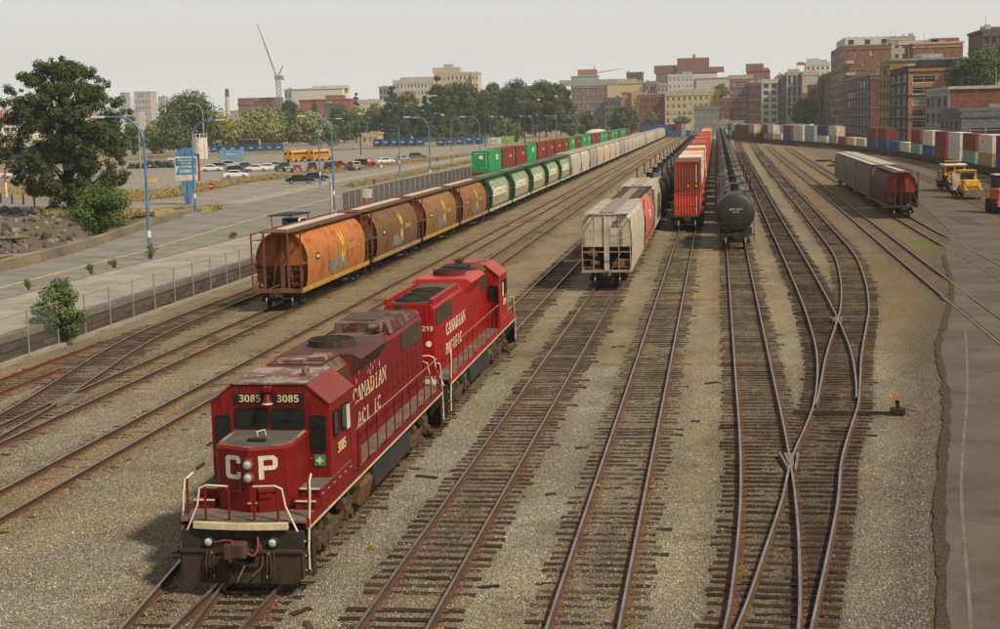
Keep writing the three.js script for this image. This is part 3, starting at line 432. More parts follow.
function addTruck(t, z, detail = true) {
  const f = mk('truck', frameGeo, mTruck, t); f.position.z = z;
  if (detail) for (const s of [-1, 1]) for (const a of [-0.89, 0.89]) { const w = mk('wheel', wheelGeo, mWheel, f); w.position.set(s * 0.78, 0.432, a); w.rotation.y = s > 0 ? Math.PI : 0; mk('tread', treadGeo, mTread, w).visible = true; }
  else { const b = new MB(); for (const s of [-1, 1]) for (const a of [-0.89, 0.89]) b.cyl(0.43, 0.43, 0.14, s * 0.78, 0.432, a, 'x', 12); b.mesh('wheels', mWheel, f).userData.kind = 'stuff'; }
  return f;
}
const couplerGeo = (() => { const b = new MB(); b.box(0.16, 0.2, 0.9, 0, 0.86, 0).rb(0.30, 0.30, 0.34, 0.05, 0.03, 0.86, 0.5).box(0.10, 0.26, 0.2, -0.14, 0.86, 0.68).curve([[0.35, 0.9, 0.1], [0.42, 0.55, 0.3], [0.25, 0.35, 0.45]], 0.022, 8, 5); return b.geo(); })();
function couplers(t, half) { for (const s of [-1, 1]) { const c = mk('coupler', couplerGeo, mTruck, t); c.position.z = s * half; c.rotation.y = s > 0 ? 0 : Math.PI; } }
function arcPts(f, a, b, n) { const o = []; for (let i = 0; i <= n; i++) o.push(f(lerp(a, b, i / n))); return o; }
function ladder(mb, x, z, y0, y1, w = 0.42, along = 'x') { const q = along === 'x' ? [w / 2, 0] : [0, w / 2]; mb.bar([x - q[0], y0, z - q[1]], [x - q[0], y1, z - q[1]], 0.022, 5).bar([x + q[0], y0, z + q[1]], [x + q[0], y1, z + q[1]], 0.022, 5); for (let y = y0 + 0.2; y < y1; y += 0.38) mb.bar([x - q[0], y, z - q[1]], [x + q[0], y, z + q[1]], 0.016, 5); }
// barrel-sided grain hopper, 17.0 m over end sills
const cylOut = a => [1.56 * Math.sign(a) * Math.pow(Math.abs(Math.sin(a)), Math.abs(a) > Math.PI / 2 ? 0.14 : 1), 2.72 + 1.72 * Math.cos(a)];
const CG = (() => {
  const o = {}, hl = 7.15, A1 = 2.76; // angle from the top down to the sill
  { // barrel shell: both flanks and the crown, with welded seams slightly proud
    const b = new MB(), prof = [...arcPts(cylOut, -A1, A1, 34)];
    const pos = [], zs = [hl, -hl]; for (let i = 0; i < prof.length - 1; i++) { const [x0, y0] = prof[i], [x1, y1] = prof[i + 1]; pos.push(x0, y0, hl, x1, y1, hl, x1, y1, -hl, x0, y0, hl, x1, y1, -hl, x0, y0, -hl); }
    const g = new THREE.BufferGeometry(); g.setAttribute('position', new THREE.Float32BufferAttribute(pos, 3)); g.computeVertexNormals();
    const n = g.attributes.normal, p = g.attributes.position; for (let i = 0; i < p.count; i++) { const lo = p.getY(i) < 2.72, v = V(p.getX(i) / 1.56 / 1.56, (p.getY(i) - 2.72) / 1.72 / 1.72 * (lo ? 0.3 : 1), 0).normalize(); n.setXYZ(i, v.x, v.y, v.z); }
    b.add(g);
    for (let k = 0; k <= 12; k++) { const z = -hl + k * 2 * hl / 12; for (const s of [-1, 1]) { const pr = arcPts(cylOut, s * 0.5, s * A1, 12), q = pr.map(([x, y]) => [x * 1.006, 2.72 + (y - 2.72) * 1.006]); for (let i = 0; i < q.length - 1; i++) { const w = k % 12 ? 0.02 : 0.05; b.quad([q[i][0], q[i][1], z + w], [q[i + 1][0], q[i + 1][1], z + w], [q[i + 1][0], q[i + 1][1], z - w], [q[i][0], q[i][1], z - w]); } } }
    o.shell = b.geo();
  }
  { // end sheet: barrel disc set back a little, slope sheet folding inwards at the bottom
    const b = new MB(), z = hl - 0.12, top = arcPts(cylOut, -1.75, 1.75, 20).map(([x, y]) => [x * 0.985, y - 0.01]);
    b.ext(top, 0.03, 0, 0, z - 0.03);
    b.quad([-1.5, 2.42, z], [1.5, 2.42, z], [0.9, 1.15, z - 1.6], [-0.9, 1.15, z - 1.6]);
    b.ext(arcPts(cylOut, -A1, A1, 24).map(([x, y]) => [x * 0.97, y]), 0.02, 0, 0, z - 1.75);
    o.end = b.geo();
    const f = new MB(), ze = 8.35; // frame: posts, sloping braces, end platform
    for (const s of [-1, 1]) { f.bar([s * 0.62, 1.12, z + 0.02], [s * 0.18, 4.1, z + 0.05], 0.05).box(0.11, 3.3, 0.08, s * 0.72, 2.75, ze - 0.05).box(0.09, 3.25, 0.07, s * 1.46, 2.75, ze - 0.05).box(0.08, 0.08, 1.2, s * 1.46, 4.32, ze - 0.62).box(0.08, 0.07, 1.15, s * 1.5, 2.6, ze - 0.6).bar([s * 1.45, 1.15, ze - 0.1], [s * 1.2, 2.3, hl - 0.1], 0.04); for (let y = 1.45; y < 4.2; y += 0.42) f.bar([s * 0.72, y, ze - 0.02], [s * 1.46, y, ze - 0.02], 0.017, 5); }
    f.box(0.22, 2.6, 0.12, 0, 2.3, z + 0.1).box(3.0, 0.22, 0.14, 0, 1.05, ze - 0.02).box(2.9, 0.1, 1.2, 0, 0.98, ze - 0.62).box(0.5, 0.35, 1.6, 0, 0.88, ze - 0.8).box(0.9, 0.08, 0.06, 0, 3.3, z + 0.06);
    o.frame = f.geo();
    o.hole = new MB().cyl(0.27, 0.27, 0.06, 0.12, 1.95, z + 0.03, 'z', 14).geo();
    const br = new MB(); br.cyl(0.16, 0.16, 0.5, -0.95, 1.75, z + 0.35, 'x', 10).box(0.35, 0.25, 0.25, -1.05, 2.05, z + 0.3).cyl(0.28, 0.28, 0.05, -1.05, 1.7, z + 0.75, 'z', 14).box(0.3, 0.22, 0.3, 0.95, 1.35, z + 0.4).bar([0.8, 1.2, z + 0.2], [1.25, 1.9, z + 0.6], 0.03); o.brake = br.geo();
  }
  { const b = new MB(); b.box(1.95, 0.06, 16.5, 0, 4.42, 0); for (let z = -7; z <= 7; z += 1.0) b.box(2.2, 0.05, 0.05, 0, 4.38, z); for (const s of [-1, 1]) b.box(0.05, 0.1, 16.5, s * 0.98, 4.46, 0); o.roof = b.geo(); }
  { const b = new MB(); b.rb(0.62, 0.09, 1.62, 0.03, 0, 0, 0).box(0.66, 0.03, 0.06, 0, 0.05, 0.5).box(0.66, 0.03, 0.06, 0, 0.05, -0.5); o.hatch = b.geo(); }
  { const b = new MB(); b.box(0.10, 0.24, 16.6, 1.50, 1.07, 0).box(0.16, 0.05, 16.6, 1.47, 0.95, 0); o.sill = b.geo(); }
  { const b = new MB(); const f = (z) => { b.add(new THREE.CylinderGeometry(1.3, 0.35, 0.75, 4, 1, true).rotateY(Math.PI / 4), M4.compose(V(0, 0.82, z), Q4.identity(), V(1, 1, 0.85))); b.box(0.9, 0.14, 0.55, 0, 0.42, z); }; f(0); o.outlet = b.geo(); }
  return o;
})();
function grainHopper(label, X, d, P, group, detail = true) { // P: side, end, roof, hatch, sill colours
  const t = thing('grain_hopper_car', label, 'hopper car', X, 0, d, 0, group);
  mk('barrel', CG.shell, P.side, t);
  for (const s of [-1, 1]) { const e = mk('end_sheet', CG.end, P.end, t), f = mk('end_frame', CG.frame, P.frame || P.end, t), h = mk('opening', CG.hole, mBlack, e); mk('brake_gear', CG.brake, mTruck, f); if (s < 0) e.rotation.y = f.rotation.y = Math.PI; const sl = mk('side_sill', CG.sill, P.sill, t); sl.rotation.y = s > 0 ? 0 : Math.PI; }
  const rf = mk('roof', CG.roof, P.roof, t); for (let k = 0; k < 8; k++) { const h = mk('hatch_cover', CG.hatch, P.hatch, rf); h.position.set(0, 4.52, -6.1 + k * 1.75); }
  for (const z of [-4.4, -1.45, 1.45, 4.4]) { const u = mk('outlet', CG.outlet, mSoot, t); u.position.z = z; }
  addTruck(t, 6.7, detail); addTruck(t, -6.7, detail); couplers(t, 8.5);
  return t;
}
// smooth-sided covered hopper with trough hatches
const HG = (() => {
  const o = {}, hl = 8.1, prof = s => [[s * 0.85, 4.56], [s * 1.22, 4.44], [s * 1.42, 4.18], [s * 1.545, 3.6], [s * 1.60, 2.8], [s * 1.57, 2.0], [s * 1.50, 1.12]];
  const side = (notch) => { const b = new MB(); for (const s of [-1, 1]) { const p = prof(s); for (let i = 0; i < p.length - 1; i++) { const y = v => notch && v < 2.3 ? hl - (2.3 - v) * 1.35 : hl, a = p[i], c = p[i + 1], za = y(a[1]), zc = y(c[1]); b.quad([a[0], a[1], za], [c[0], c[1], zc], [c[0], c[1], -zc], [a[0], a[1], -za]); b.quad([a[0] * 0.985, a[1], za], [c[0] * 0.985, c[1], zc], [c[0] * 0.985, c[1], -zc], [a[0] * 0.985, a[1], -za]); } } for (let k = 1; k < 4; k++) for (const s of [-1, 1]) { const p = prof(s), z = -hl + k * 2 * hl / 4; for (let i = 1; i < p.length - 1; i++) b.quad([p[i][0] * 1.008, p[i][1], z + 0.03], [p[i + 1][0] * 1.008, p[i + 1][1], z + 0.03], [p[i + 1][0] * 1.008, p[i + 1][1], z - 0.03], [p[i][0] * 1.008, p[i][1], z - 0.03]); } return b.geo(); };
  o.side = side(false); o.sideN = side(true);
  { const b = new MB(), ring = [...prof(-1).slice(0, 5).reverse(), ...prof(1).slice(0, 5)].filter(p => p[1] > 2.5); ring[0] = [-1.58, 2.55]; ring[ring.length - 1] = [1.58, 2.55]; b.ext(ring.map(p => [p[0] * 0.985, p[1] - 0.01]), 0.03, 0, 0, hl - 0.05); for (const x of [-0.12, 0.12]) b.box(0.07, 3.4, 0.13, x, 2.8, hl + 0.0); b.box(0.26, 3.3, 0.06, 0, 2.75, hl + 0.02); o.end = b.geo(); }
  { const b = new MB(); b.quad([-1.55, 2.55, hl - 0.05], [1.55, 2.55, hl - 0.05], [1.0, 1.1, hl - 2.3], [-1.0, 1.1, hl - 2.3]); b.box(2.4, 1.7, 0.05, 0, 1.9, hl - 1.9); o.slope = b.geo(); }
  { const b = new MB(), ze = hl + 0.35; for (const s of [-1, 1]) { b.box(0.06, 3.35, 0.06, s * 1.5, 2.72, ze).box(0.05, 3.35, 0.05, s * 0.78, 2.72, ze).box(0.05, 0.05, 0.45, s * 1.5, 4.36, ze - 0.2).box(0.05, 0.05, 0.45, s * 0.78, 4.4, ze - 0.2); for (let y = 1.3; y < 4.3; y += 0.45) b.bar([s * 0.78, y, ze], [s * 1.5, y, ze], 0.016, 5); } b.box(3.1, 0.12, 0.6, 0, 1.02, ze - 0.25).box(3.0, 0.05, 0.05, 0, 2.25, ze).box(0.5, 0.3, 1.5, 0, 0.9, ze - 0.7); o.frame = b.geo(); }
  { const b = new MB(); b.cyl(0.17, 0.17, 0.6, -0.75, 1.5, hl - 0.3, 'x', 10).box(0.4, 0.3, 0.3, -0.8, 2.1, hl + 0.0).box(0.5, 0.3, 0.3, 0.6, 1.4, hl - 0.2).cyl(0.27, 0.27, 0.05, -0.9, 2.2, hl + 0.2, 'z', 14).bar([0.3, 1.2, hl], [0.9, 2.2, hl - 0.2], 0.04).box(0.6, 0.5, 0.5, 1.0, 1.5, hl - 0.5); o.gear = b.geo(); }
  { const b = new MB(); b.box(1.72, 0.05, hl * 2 + 0.1, 0, 4.57, 0).box(0.5, 0.03, hl * 2 + 0.7, 1.12, 4.60, 0).box(0.5, 0.03, hl * 2 + 0.7, -1.12, 4.60, 0); o.roof = b.geo(); }
  { const b = new MB(); b.rb(0.78, 0.12, 1.75, 0.04, 0, 0, 0).box(0.86, 0.04, 0.08, 0, 0.06, 0.6).box(0.86, 0.04, 0.08, 0, 0.06, -0.6).box(0.05, 0.1, 1.8, 0.44, 0, 0).box(0.05, 0.1, 1.8, -0.44, 0, 0); o.hatch = b.geo(); }
  { const b = new MB(); b.box(0.12, 0.26, hl * 2 + 0.5, 1.46, 1.05, 0); o.sill = b.geo(); }
  return o;
})();
function coveredHopper(label, X, d, P, group, detail = true, notch = false) {
  const t = thing('covered_hopper_car', label, 'hopper car', X, 0, d, 0, group);
  mk('side_sheets', notch ? HG.sideN : HG.side, P.side, t);
  for (const s of [-1, 1]) { const e = mk('end_sheet', HG.end, P.end || P.side, t), sl = mk('slope_sheet', HG.slope, P.slope || mSoot, t), f = mk('end_frame', HG.frame, P.frame || P.side, t); mk('brake_gear', HG.gear, mat([0.20, 0.12, 0.06], 0.9, rustMap), f); if (s < 0) for (const q of [e, sl, f]) q.rotation.y = Math.PI; const b = mk('side_sill', HG.sill, P.sill || P.side, t); b.rotation.y = s > 0 ? 0 : Math.PI; }
  const rf = mk('roof', HG.roof, P.roof, t); for (let k = 0; k < 8; k++) { const h = mk('hatch_cover', HG.hatch, P.hatch || P.roof, rf); h.position.set(0, 4.66, -6.55 + k * 1.87); }
  for (const z of [-4.4, -1.45, 1.45, 4.4]) { const u = mk('outlet', CG.outlet, mSoot, t); u.position.z = z; }
  addTruck(t, 6.5, detail); addTruck(t, -6.5, detail); couplers(t, 8.4);
  return t;
}
// print too small to read: a row of worn block characters
function glyphs(n, w, h, x, y, z) { const b = new MB(), r = mulberry(n * 31 + Math.round(y * 100)); for (let k = 0; k < n; k++) { const X = x + (k - (n - 1) / 2) * w * 1.3; b.box(w * 0.3, h, 0.012, X - w * 0.3, y, z); if (r() < 0.7) b.box(w * 0.3, h, 0.012, X + w * 0.3, y, z); if (r() < 0.7) b.box(w * 0.9, h * 0.22, 0.011, X, y + h * 0.39, z); if (r() < 0.6) b.box(w * 0.9, h * 0.22, 0.011, X, y - h * 0.39, z); } return b; }
const Z0 = 82.6, PITCHC = 18.05;
const mSill = mat([0.46, 0.30, 0.07], 0.8, rustMap), mGrey = mat([0.40, 0.385, 0.35], 0.8, rustMap), mCreamCar = mat([0.52, 0.47, 0.375], 0.8, rustMap), mRoofGrey = mat([0.34, 0.33, 0.31], 0.85);
const browns = [[0.50, 0.190, 0.058], [0.195, 0.108, 0.052], [0.29, 0.155, 0.072], [0.285, 0.145, 0.064]];
const hatchPale = mat([0.55, 0.52, 0.46], 0.85), brownNames = ['bright orange grain hopper at the head of the left train', 'dark brown grain hopper coupled behind the bright orange one', 'tan brown grain hopper, third car of the left train', 'tan brown grain hopper just ahead of the green cars'];
const wheat = (() => { const b = new MB(); for (const s of [-1, 1]) { for (let k = 0; k < 4; k++) b.ext([[0, 0], [0.16, 0.10], [0.30, 0.55], [0.34, 0.85], [0.12, 0.55]].map(p => [s * p[0] * (k < 2 ? 1 : 0.8), p[1] * 0.6 + k * 0.32]).sort(() => 0), 0.01); } return b.geo(); })();
function onBarrel(g) { // wrap a flat drawing (x along the car, y height) onto the right flank
  const p = g.attributes.position; for (let i = 0; i < p.count; i++) { const y = p.getY(i), c = clamp((y - 2.72) / 1.72, -1, 1), x = 1.56 * Math.pow(Math.sqrt(1 - c * c), c < 0 ? 0.14 : 1) + 0.016 + p.getZ(i); p.setXYZ(i, x, y, -p.getX(i)); } g.computeVertexNormals(); return g;
}
const drawing = (rects) => { const b = new MB(); for (const [x0, y0, x1, y1] of rects) { const n = Math.max(1, Math.ceil((y1 - y0) / 0.25)); for (let k = 0; k < n; k++) b.box(x1 - x0, (y1 - y0) / n, 0.004, (x0 + x1) / 2, lerp(y0, y1, (k + 0.5) / n), 0); } return b.geo(); };
const flatText = (s, size, x, y, f) => { const g = lettering(s, size, f || font, 0.004).toNonIndexed(); g.translate(x, y, 0); return g; };
browns.forEach((c, i) => {
  const side = mat(c, 0.75, rustMap), end = mat(i ? [0.24, 0.095, 0.042] : [0.36, 0.115, 0.040], 0.85, rustMap), t = grainHopper(brownNames[i], -25.2, Z0 + 8.5 + i * PITCHC, { side, end, roof: mat([0.17, 0.085, 0.05], 0.9, rustMap), hatch: hatchPale, sill: i === 0 || i === 2 ? mSill : mat([0.36, 0.25, 0.15], 0.85, rustMap), frame: mat([0.19, 0.085, 0.045], 0.9, rustMap) }, 'grain hoppers of the left train');
  const em = new MB(); for (const s of [-1, 1]) for (const [q, h] of [[0, 1], [0.95, 1.15]]) em.ext([[0.04, 0], [0.30, 0.22], [0.40, 0.55], [0.42, 0.95], [0.20, 0.62], [0.05, 0.45]].map(p => [s * p[0], p[1] * h]), 0.004, 1.2, 1.85 + q, 0);
  em.box(0.07, 0.8, 0.004, 1.2, 1.75, 0); mk('wheat_emblem', onBarrel(em.geo()), mat([0.66, 0.42, 0.05], 0.8, null), t);
  const r = mulberry(70 + i), gr = []; for (let k = 0; k < 26; k++) { const x = -2.6 + r() * 4.2 + (i === 3 ? 1 : 0), y = 1.35 + r() * 0.5; gr.push([x, y, x + 0.3 + 0.5 * r(), y + 0.2 + 0.5 * r()]); } mk('graffiti', onBarrel(drawing(gr)), mat([0.22, 0.25, 0.25], 0.85, rustMap), t);
  mk('lettering', onBarrel(flatText('Canada', 0.42, 3.4, 2.75)), mat([0.55, 0.38, 0.14], 0.8), t);
  mk('reporting_mark', onBarrel(drawing([[-5.3, 2.55, -4.5, 2.95]])), mBlack, t); mk('reporting_number', onBarrel(drawing([[-5.15, 2.66, -5.0, 2.86], [-4.95, 2.66, -4.8, 2.86], [-4.77, 2.66, -4.65, 2.86]]).translate(0, 0, 0.006)), mat(C.white, 0.8), t);
});
// five green cars with the printed prairie picture on the flank
const mGreen = mat([0.030, 0.105, 0.050], 0.7), picMap = (() => { const cv = document.createElement('canvas'); cv.width = 1024; cv.height = 256; const x = cv.getContext('2d'); return [cv, x]; })();
for (let i = 0; i < 5; i++) {
  const t = grainHopper(`${['first', 'second', 'third', 'fourth', 'last'][i]} of the green grain hoppers with prairie picture in the left train`, -25.2, Z0 + 8.5 + (4 + i) * PITCHC, { side: mGreen, end: mGreen, roof: mat([0.06, 0.12, 0.075], 0.85), hatch: mat([0.20, 0.27, 0.21], 0.85), sill: mat([0.42, 0.44, 0.36], 0.8), frame: mGreen }, 'grain hoppers of the left train');
  const P = (n, rects, c) => mk(n, onBarrel(drawing(rects)), mat(c, 0.8, grimeMap), t);
  P('picture_field', [[-6.1, 1.35, 6.1, 4.0]], [0.24, 0.30, 0.19]);
  const r = mulberry(300 + i), z = 0.006, Q = (n, rects, c) => { const g = drawing(rects); g.translate(0, 0, z); mk(n, onBarrel(g), mat(c, 0.8), t); };
  Q('picture_ground', [...Array(9)].map((_, k) => [-5.6 + k * 1.1, 1.4, -4.6 + k * 1.1, 1.75 + 0.5 * r()]), [0.42, 0.30, 0.24]);
  Q('picture_wheat', [...Array(8)].map((_, k) => { const x = 4.2 + r() * 1.5; return [x, 1.8 + r() * 0.4, x + 0.3, 2.9 + r() * 0.9]; }), [0.62, 0.34, 0.17]);
  Q('picture_barn', [[-1 + i * 0.6, 1.6, 0.6 + i * 0.6, 2.1]], i % 2 ? [0.55, 0.36, 0.06] : [0.40, 0.26, 0.26]);
  const lg = flatText('Saskatchewan!', 1.05, -0.9, 2.95); lg.translate(0, 0, 0.008); mk('lettering', onBarrel(lg), mat([0.78, 0.78, 0.73], 0.8, null), t);
}
const tones = [[0.50, 0.45, 0.35], [0.52, 0.475, 0.39], [0.46, 0.455, 0.43], [0.33, 0.315, 0.31], [0.47, 0.445, 0.40], [0.54, 0.485, 0.375], [0.50, 0.455, 0.37], [0.52, 0.49, 0.41], [0.42, 0.41, 0.385]];
let protoFar = {};
for (let i = 9; i < 44; i++) {
  const k = (i * 5 + (i >> 2)) % tones.length, d = Z0 + 8.5 + i * PITCHC, lb = i === 9 ? 'buff hopper right behind the last green grain car' : `${ord(i)} car of the left train, ${['buff', 'cream', 'pale grey', 'dull grey', 'light grey', 'cream', 'buff', 'pale cream', 'grey'][k]} covered hopper`, det = i < 14;
  const key = k + (det ? 'd' : ''); if (!protoFar[key]) protoFar[key] = coveredHopper(lb, -25.2, d, { side: mat(tones[k], 0.8, grimeMap), roof: mat([0.42, 0.40, 0.36], 0.85), slope: mSoot }, 'grain hoppers of the left train', det, true); else copyOf(protoFar[key], lb, -25.2, 0, d);
}
// middle string: cream hopper, red hopper, grey hopper, then tank cars
{
  const t = coveredHopper('cream covered hopper standing alone at the front of the middle string', -6.83, 92.2 + 8.5, { side: mat([0.43, 0.395, 0.32], 0.8, grimeMap), end: mat([0.50, 0.45, 0.36], 0.8, grimeMap), roof: mRoofGrey, hatch: mat([0.30, 0.27, 0.235], 0.85), frame: mat([0.36, 0.30, 0.22], 0.85, rustMap), sill: mat([0.42, 0.37, 0.28], 0.85, rustMap), slope: mSoot }, 'middle hopper string');
  glyphs(4, 0.1, 0.14, 0.62, 4.05, 8.08).mesh('reporting_mark', mBlack, t); glyphs(5, 0.1, 0.14, 0.66, 3.8, 8.08).mesh('reporting_number', mBlack, t);
  const b = new MB(); for (let k = 0; k < 8; k++) b.box(0.28 + 0.12 * (k % 3), 0.035, 0.006, 0.85, 3.5 - k * 0.11, 8.08); b.mesh('stencil_lines', mat([0.15, 0.14, 0.12], 0.9), t);
  const q = grainHopper('faded red barrel hopper between the cream and grey hoppers', -6.83, 92.2 + 8.5 + PITCHC, { side: mat([0.50, 0.135, 0.105], 0.75, grimeMap), end: mat([0.20, 0.05, 0.035], 0.85, rustMap), roof: mat([0.06, 0.05, 0.045], 0.9), hatch: mat([0.30, 0.28, 0.26], 0.85), sill: mat([0.36, 0.13, 0.10], 0.8, rustMap) }, 'middle hopper string');
  mk('lettering', onBarrel(flatText('CP Rail', 0.75, 0.6, 2.9)), mat([0.66, 0.48, 0.42], 0.8), q);
  const w = coveredHopper('light grey covered hopper with black graffiti ahead of the tank cars', -6.83, 92.2 + 8.5 + 2 * PITCHC, { side: mat([0.47, 0.435, 0.37], 0.8, rustMap), roof: mat([0.37, 0.355, 0.33], 0.85), hatch: mat([0.42, 0.37, 0.30], 0.85), slope: mSoot }, 'middle hopper string');
  const r = mulberry(41), gr = new MB(); for (let k = 0; k < 30; k++) gr.ball(0.3 + 0.35 * r(), 1.595 - 0.004, 1.5 + 1.9 * r(), -3 + 6.5 * r(), 0.04, 1, 1.1, 8, 5); gr.mesh('graffiti', mat([0.05, 0.045, 0.05], 0.85), w);
}
// tank cars
const TG = (() => {
  const o = {}, R = 1.53, L = 11.7, cy = 2.72; const pts = []; for (let i = 0; i <= 6; i++) { const a = i / 6 * Math.PI / 2; pts.push([R * Math.sin(a), -L / 2 - 0.38 * Math.cos(a)]); } for (let i = 0; i <= 6; i++) { const a = Math.PI / 2 - i / 6 * Math.PI / 2; pts.push([R * Math.sin(a), L / 2 + 0.38 * Math.cos(a)]); }
  const g = new THREE.LatheGeometry(pts.map(p => new THREE.Vector2(Math.max(0.001, p[0]), p[1])), 36); g.rotateX(Math.PI / 2); g.translate(0, cy, 0); o.tank = triUV(g.toNonIndexed());
  { const b = new MB(); for (const z of [-4.6, -2.3, 2.3, 4.6]) { const h = new THREE.CylinderGeometry(R + 0.012, R + 0.012, 0.12, 36, 1, true); h.rotateX(Math.PI / 2); b.put(h, 0, cy, z); } o.bands = b.geo(); }
  { const b = new MB(); b.cyl(0.36, 0.34, 0.55, 0, cy + R + 0.22, 0, 'y', 16).cyl(0.40, 0.40, 0.07, 0, cy + R + 0.5, 0, 'y', 16).box(0.3, 0.3, 0.42, 0, cy + R + 0.12, 0.85).cyl(0.1, 0.1, 0.4, 0.25, cy + R + 0.15, -0.8, 'y', 8).box(0.4, 0.2, 0.3, 0, cy + R + 0.08, -5.2); o.dome = b.geo(); }
  { const b = new MB(); for (const s of [-1, 1]) { b.box(0.62, 0.04, 2.6, s * 0.98, cy + R - 0.1, 0); for (const z of [-1.28, 0, 1.28]) b.bar([s * 1.28, cy + R - 0.1, z], [s * 1.28, cy + R + 0.98, z], 0.025, 5); for (const y of [0.5, 0.98]) b.bar([s * 1.28, cy + R + y, -1.28], [s * 1.28, cy + R + y, 1.28], 0.022, 5); ladder(b, s * 1.58, 0, 0.7, cy + R, 0.42, 'z'); } o.platform = b.geo(); }
  { const b = new MB(); for (const s of [-1, 1]) { b.box(0.5, 0.36, 2.9, 0, 0.95, s * 6.4).box(2.9, 0.1, 0.35, 0, 1.1, s * 7.35).box(2.6, 0.5, 0.5, 0, 1.25, s * 5.1); for (const x of [-1, 1]) { b.bar([x * 1.42, 1.1, s * 7.4], [x * 1.42, 2.05, s * 7.4], 0.025, 5).bar([x * 1.42, 2.05, s * 7.4], [x * 1.42, 2.05, s * 6.2], 0.025, 5).bar([x * 1.42, 0.45, s * 7.3], [x * 1.42, 1.1, s * 7.3], 0.025, 5).bar([x * 0.3, 1.1, s * 7.3], [x * 1.1, 1.75, s * 6.8], 0.03, 5); } b.bar([-1.42, 2.05, s * 7.4], [1.42, 2.05, s * 7.4], 0.022, 5).bar([-1.3, 1.6, s * 7.1], [1.3, 1.6, s * 7.1], 0.03, 5); } o.frame = b.geo(); }
  return o;
})();
const mTank = mat([0.015, 0.0145, 0.014], 0.58), mTank2 = mat([0.034, 0.032, 0.030], 0.5), mTank3 = mat([0.075, 0.072, 0.068], 0.5);
function tankCar(label, X, d, detail, m, group) {
  const t = thing('tank_car', label, 'tank car', X, 0, d, 0, group); mk('tank', TG.tank, m, t); mk('bands', TG.bands, mTank2, t); mk('manway', TG.dome, mBlack, t); mk('platform', TG.platform, mBlack, t); mk('underframe', TG.frame, mSoot, t); addTruck(t, 5.3, detail); addTruck(t, -5.3, detail); couplers(t, 7.3); return t;
}
{
  const PT = 15.7, first = tankCar('black tank car with white lettering facing the camera, nearest on its track', 1.47, 118.6 + 7.6, true, mTank, 'tank cars of the right train');
  const tl = glyphs(4, 0.09, 0.15, -0.26 , 3.02, 6.24); for (const q of glyphs(4, 0.09, 0.15, 0.3, 3.02, 6.24).g) tl.g.push(q); for (const q of glyphs(6, 0.07, 0.08, 0, 2.8, 6.24).g) tl.g.push(q); tl.mesh('lettering', mat(C.white, 0.8), first);
  const pr = tankCar('second black tank car from the camera in the right tank train', 1.47, 118.6 + 7.6 + PT, true, mTank2, 'tank cars of the right train'), pl = tankCar('third black tank car from the camera in the right tank train', 1.47, 118.6 + 7.6 + 2 * PT, false, mTank, 'tank cars of the right train'), pg = tankCar('fourth black tank car from the camera in the right tank train', 1.47, 118.6 + 7.6 + 3 * PT, false, mTank3, 'tank cars of the right train');
  for (let i = 4; i < 34; i++) copyOf([pl, pg, pl, pg, pl, pl][i % 6], `${ord(i)} black tank car from the camera in the right tank train`, 1.47, 0, 118.6 + 7.6 + i * PT, 0);
  for (let i = 0; i < 19; i++) copyOf(i < 2 ? pr : pl, i ? `${ord(i)} black tank car behind the hoppers in the middle string` : 'black tank car coupled right behind the graffiti hopper', -6.83, 0, 92.2 + 3 * PITCHC + 7.6 + i * PT, 0, 'tank cars of the middle string');
}
// containers and well cars
function containerGeo(L, W, H) {
  const o = {}, b = new MB(), wave = (len, n) => { const p = []; const q = len / n; for (let i = 0; i < n; i++) { const a = -len / 2 + i * q; p.push([a, 0], [a + q * 0.3, 0], [a + q * 0.5, -0.036], [a + q * 0.8, -0.036]); } p.push([len / 2, 0]); return p; };
  const panel = (len, h, n, place) => { const w = wave(len, n); for (let i = 0; i < w.length - 1; i++) { const q = (x, y, zz) => place(x, y, zz); b.quad(q(w[i][0], 0.12, w[i][1]), q(w[i + 1][0], 0.12, w[i + 1][1]), q(w[i + 1][0], h - 0.1, w[i + 1][1]), q(w[i][0], h - 0.1, w[i][1])); } };
  panel(L - 0.3, H, 40, (x, y, z) => [W / 2 - 0.02 + z, y, -x]); panel(L - 0.3, H, 40, (x, y, z) => [-W / 2 + 0.02 - z, y, x]); panel(W - 0.3, H, 8, (x, y, z) => [x, y, L / 2 - 0.03 + z]); panel(W - 0.3, H, 8, (x, y, z) => [-x, y, -L / 2 + 0.03 - z]);
  b.box(W - 0.06, 0.03, L - 0.06, 0, H - 0.03, 0); b.box(W - 0.06, 0.03, L - 0.06, 0, 0.08, 0); o.body = b.geo();
  const f = new MB(); for (const s of [-1, 1]) for (const e of [-1, 1]) { f.box(0.16, H, 0.16, s * (W / 2 - 0.08), H / 2, e * (L / 2 - 0.08)); } for (const s of [-1, 1]) { f.box(0.1, 0.12, L - 0.32, s * (W / 2 - 0.05), H - 0.06, 0).box(0.1, 0.14, L - 0.32, s * (W / 2 - 0.05), 0.07, 0).box(W - 0.32, 0.12, 0.1, 0, H - 0.06, s * (L / 2 - 0.05)).box(W - 0.32, 0.14, 0.1, 0, 0.07, s * (L / 2 - 0.05)); } o.frame = f.geo();
  const d = new MB(); for (const x of [-0.95, -0.35, 0.35, 0.95]) d.bar([x, 0.15, -L / 2 - 0.015], [x, H - 0.12, -L / 2 - 0.015], 0.02, 5); o.bars = d.geo(); return o;
}
const K40 = containerGeo(12.19, 2.44, 2.9), K20 = containerGeo(6.06, 2.44, 2.6);
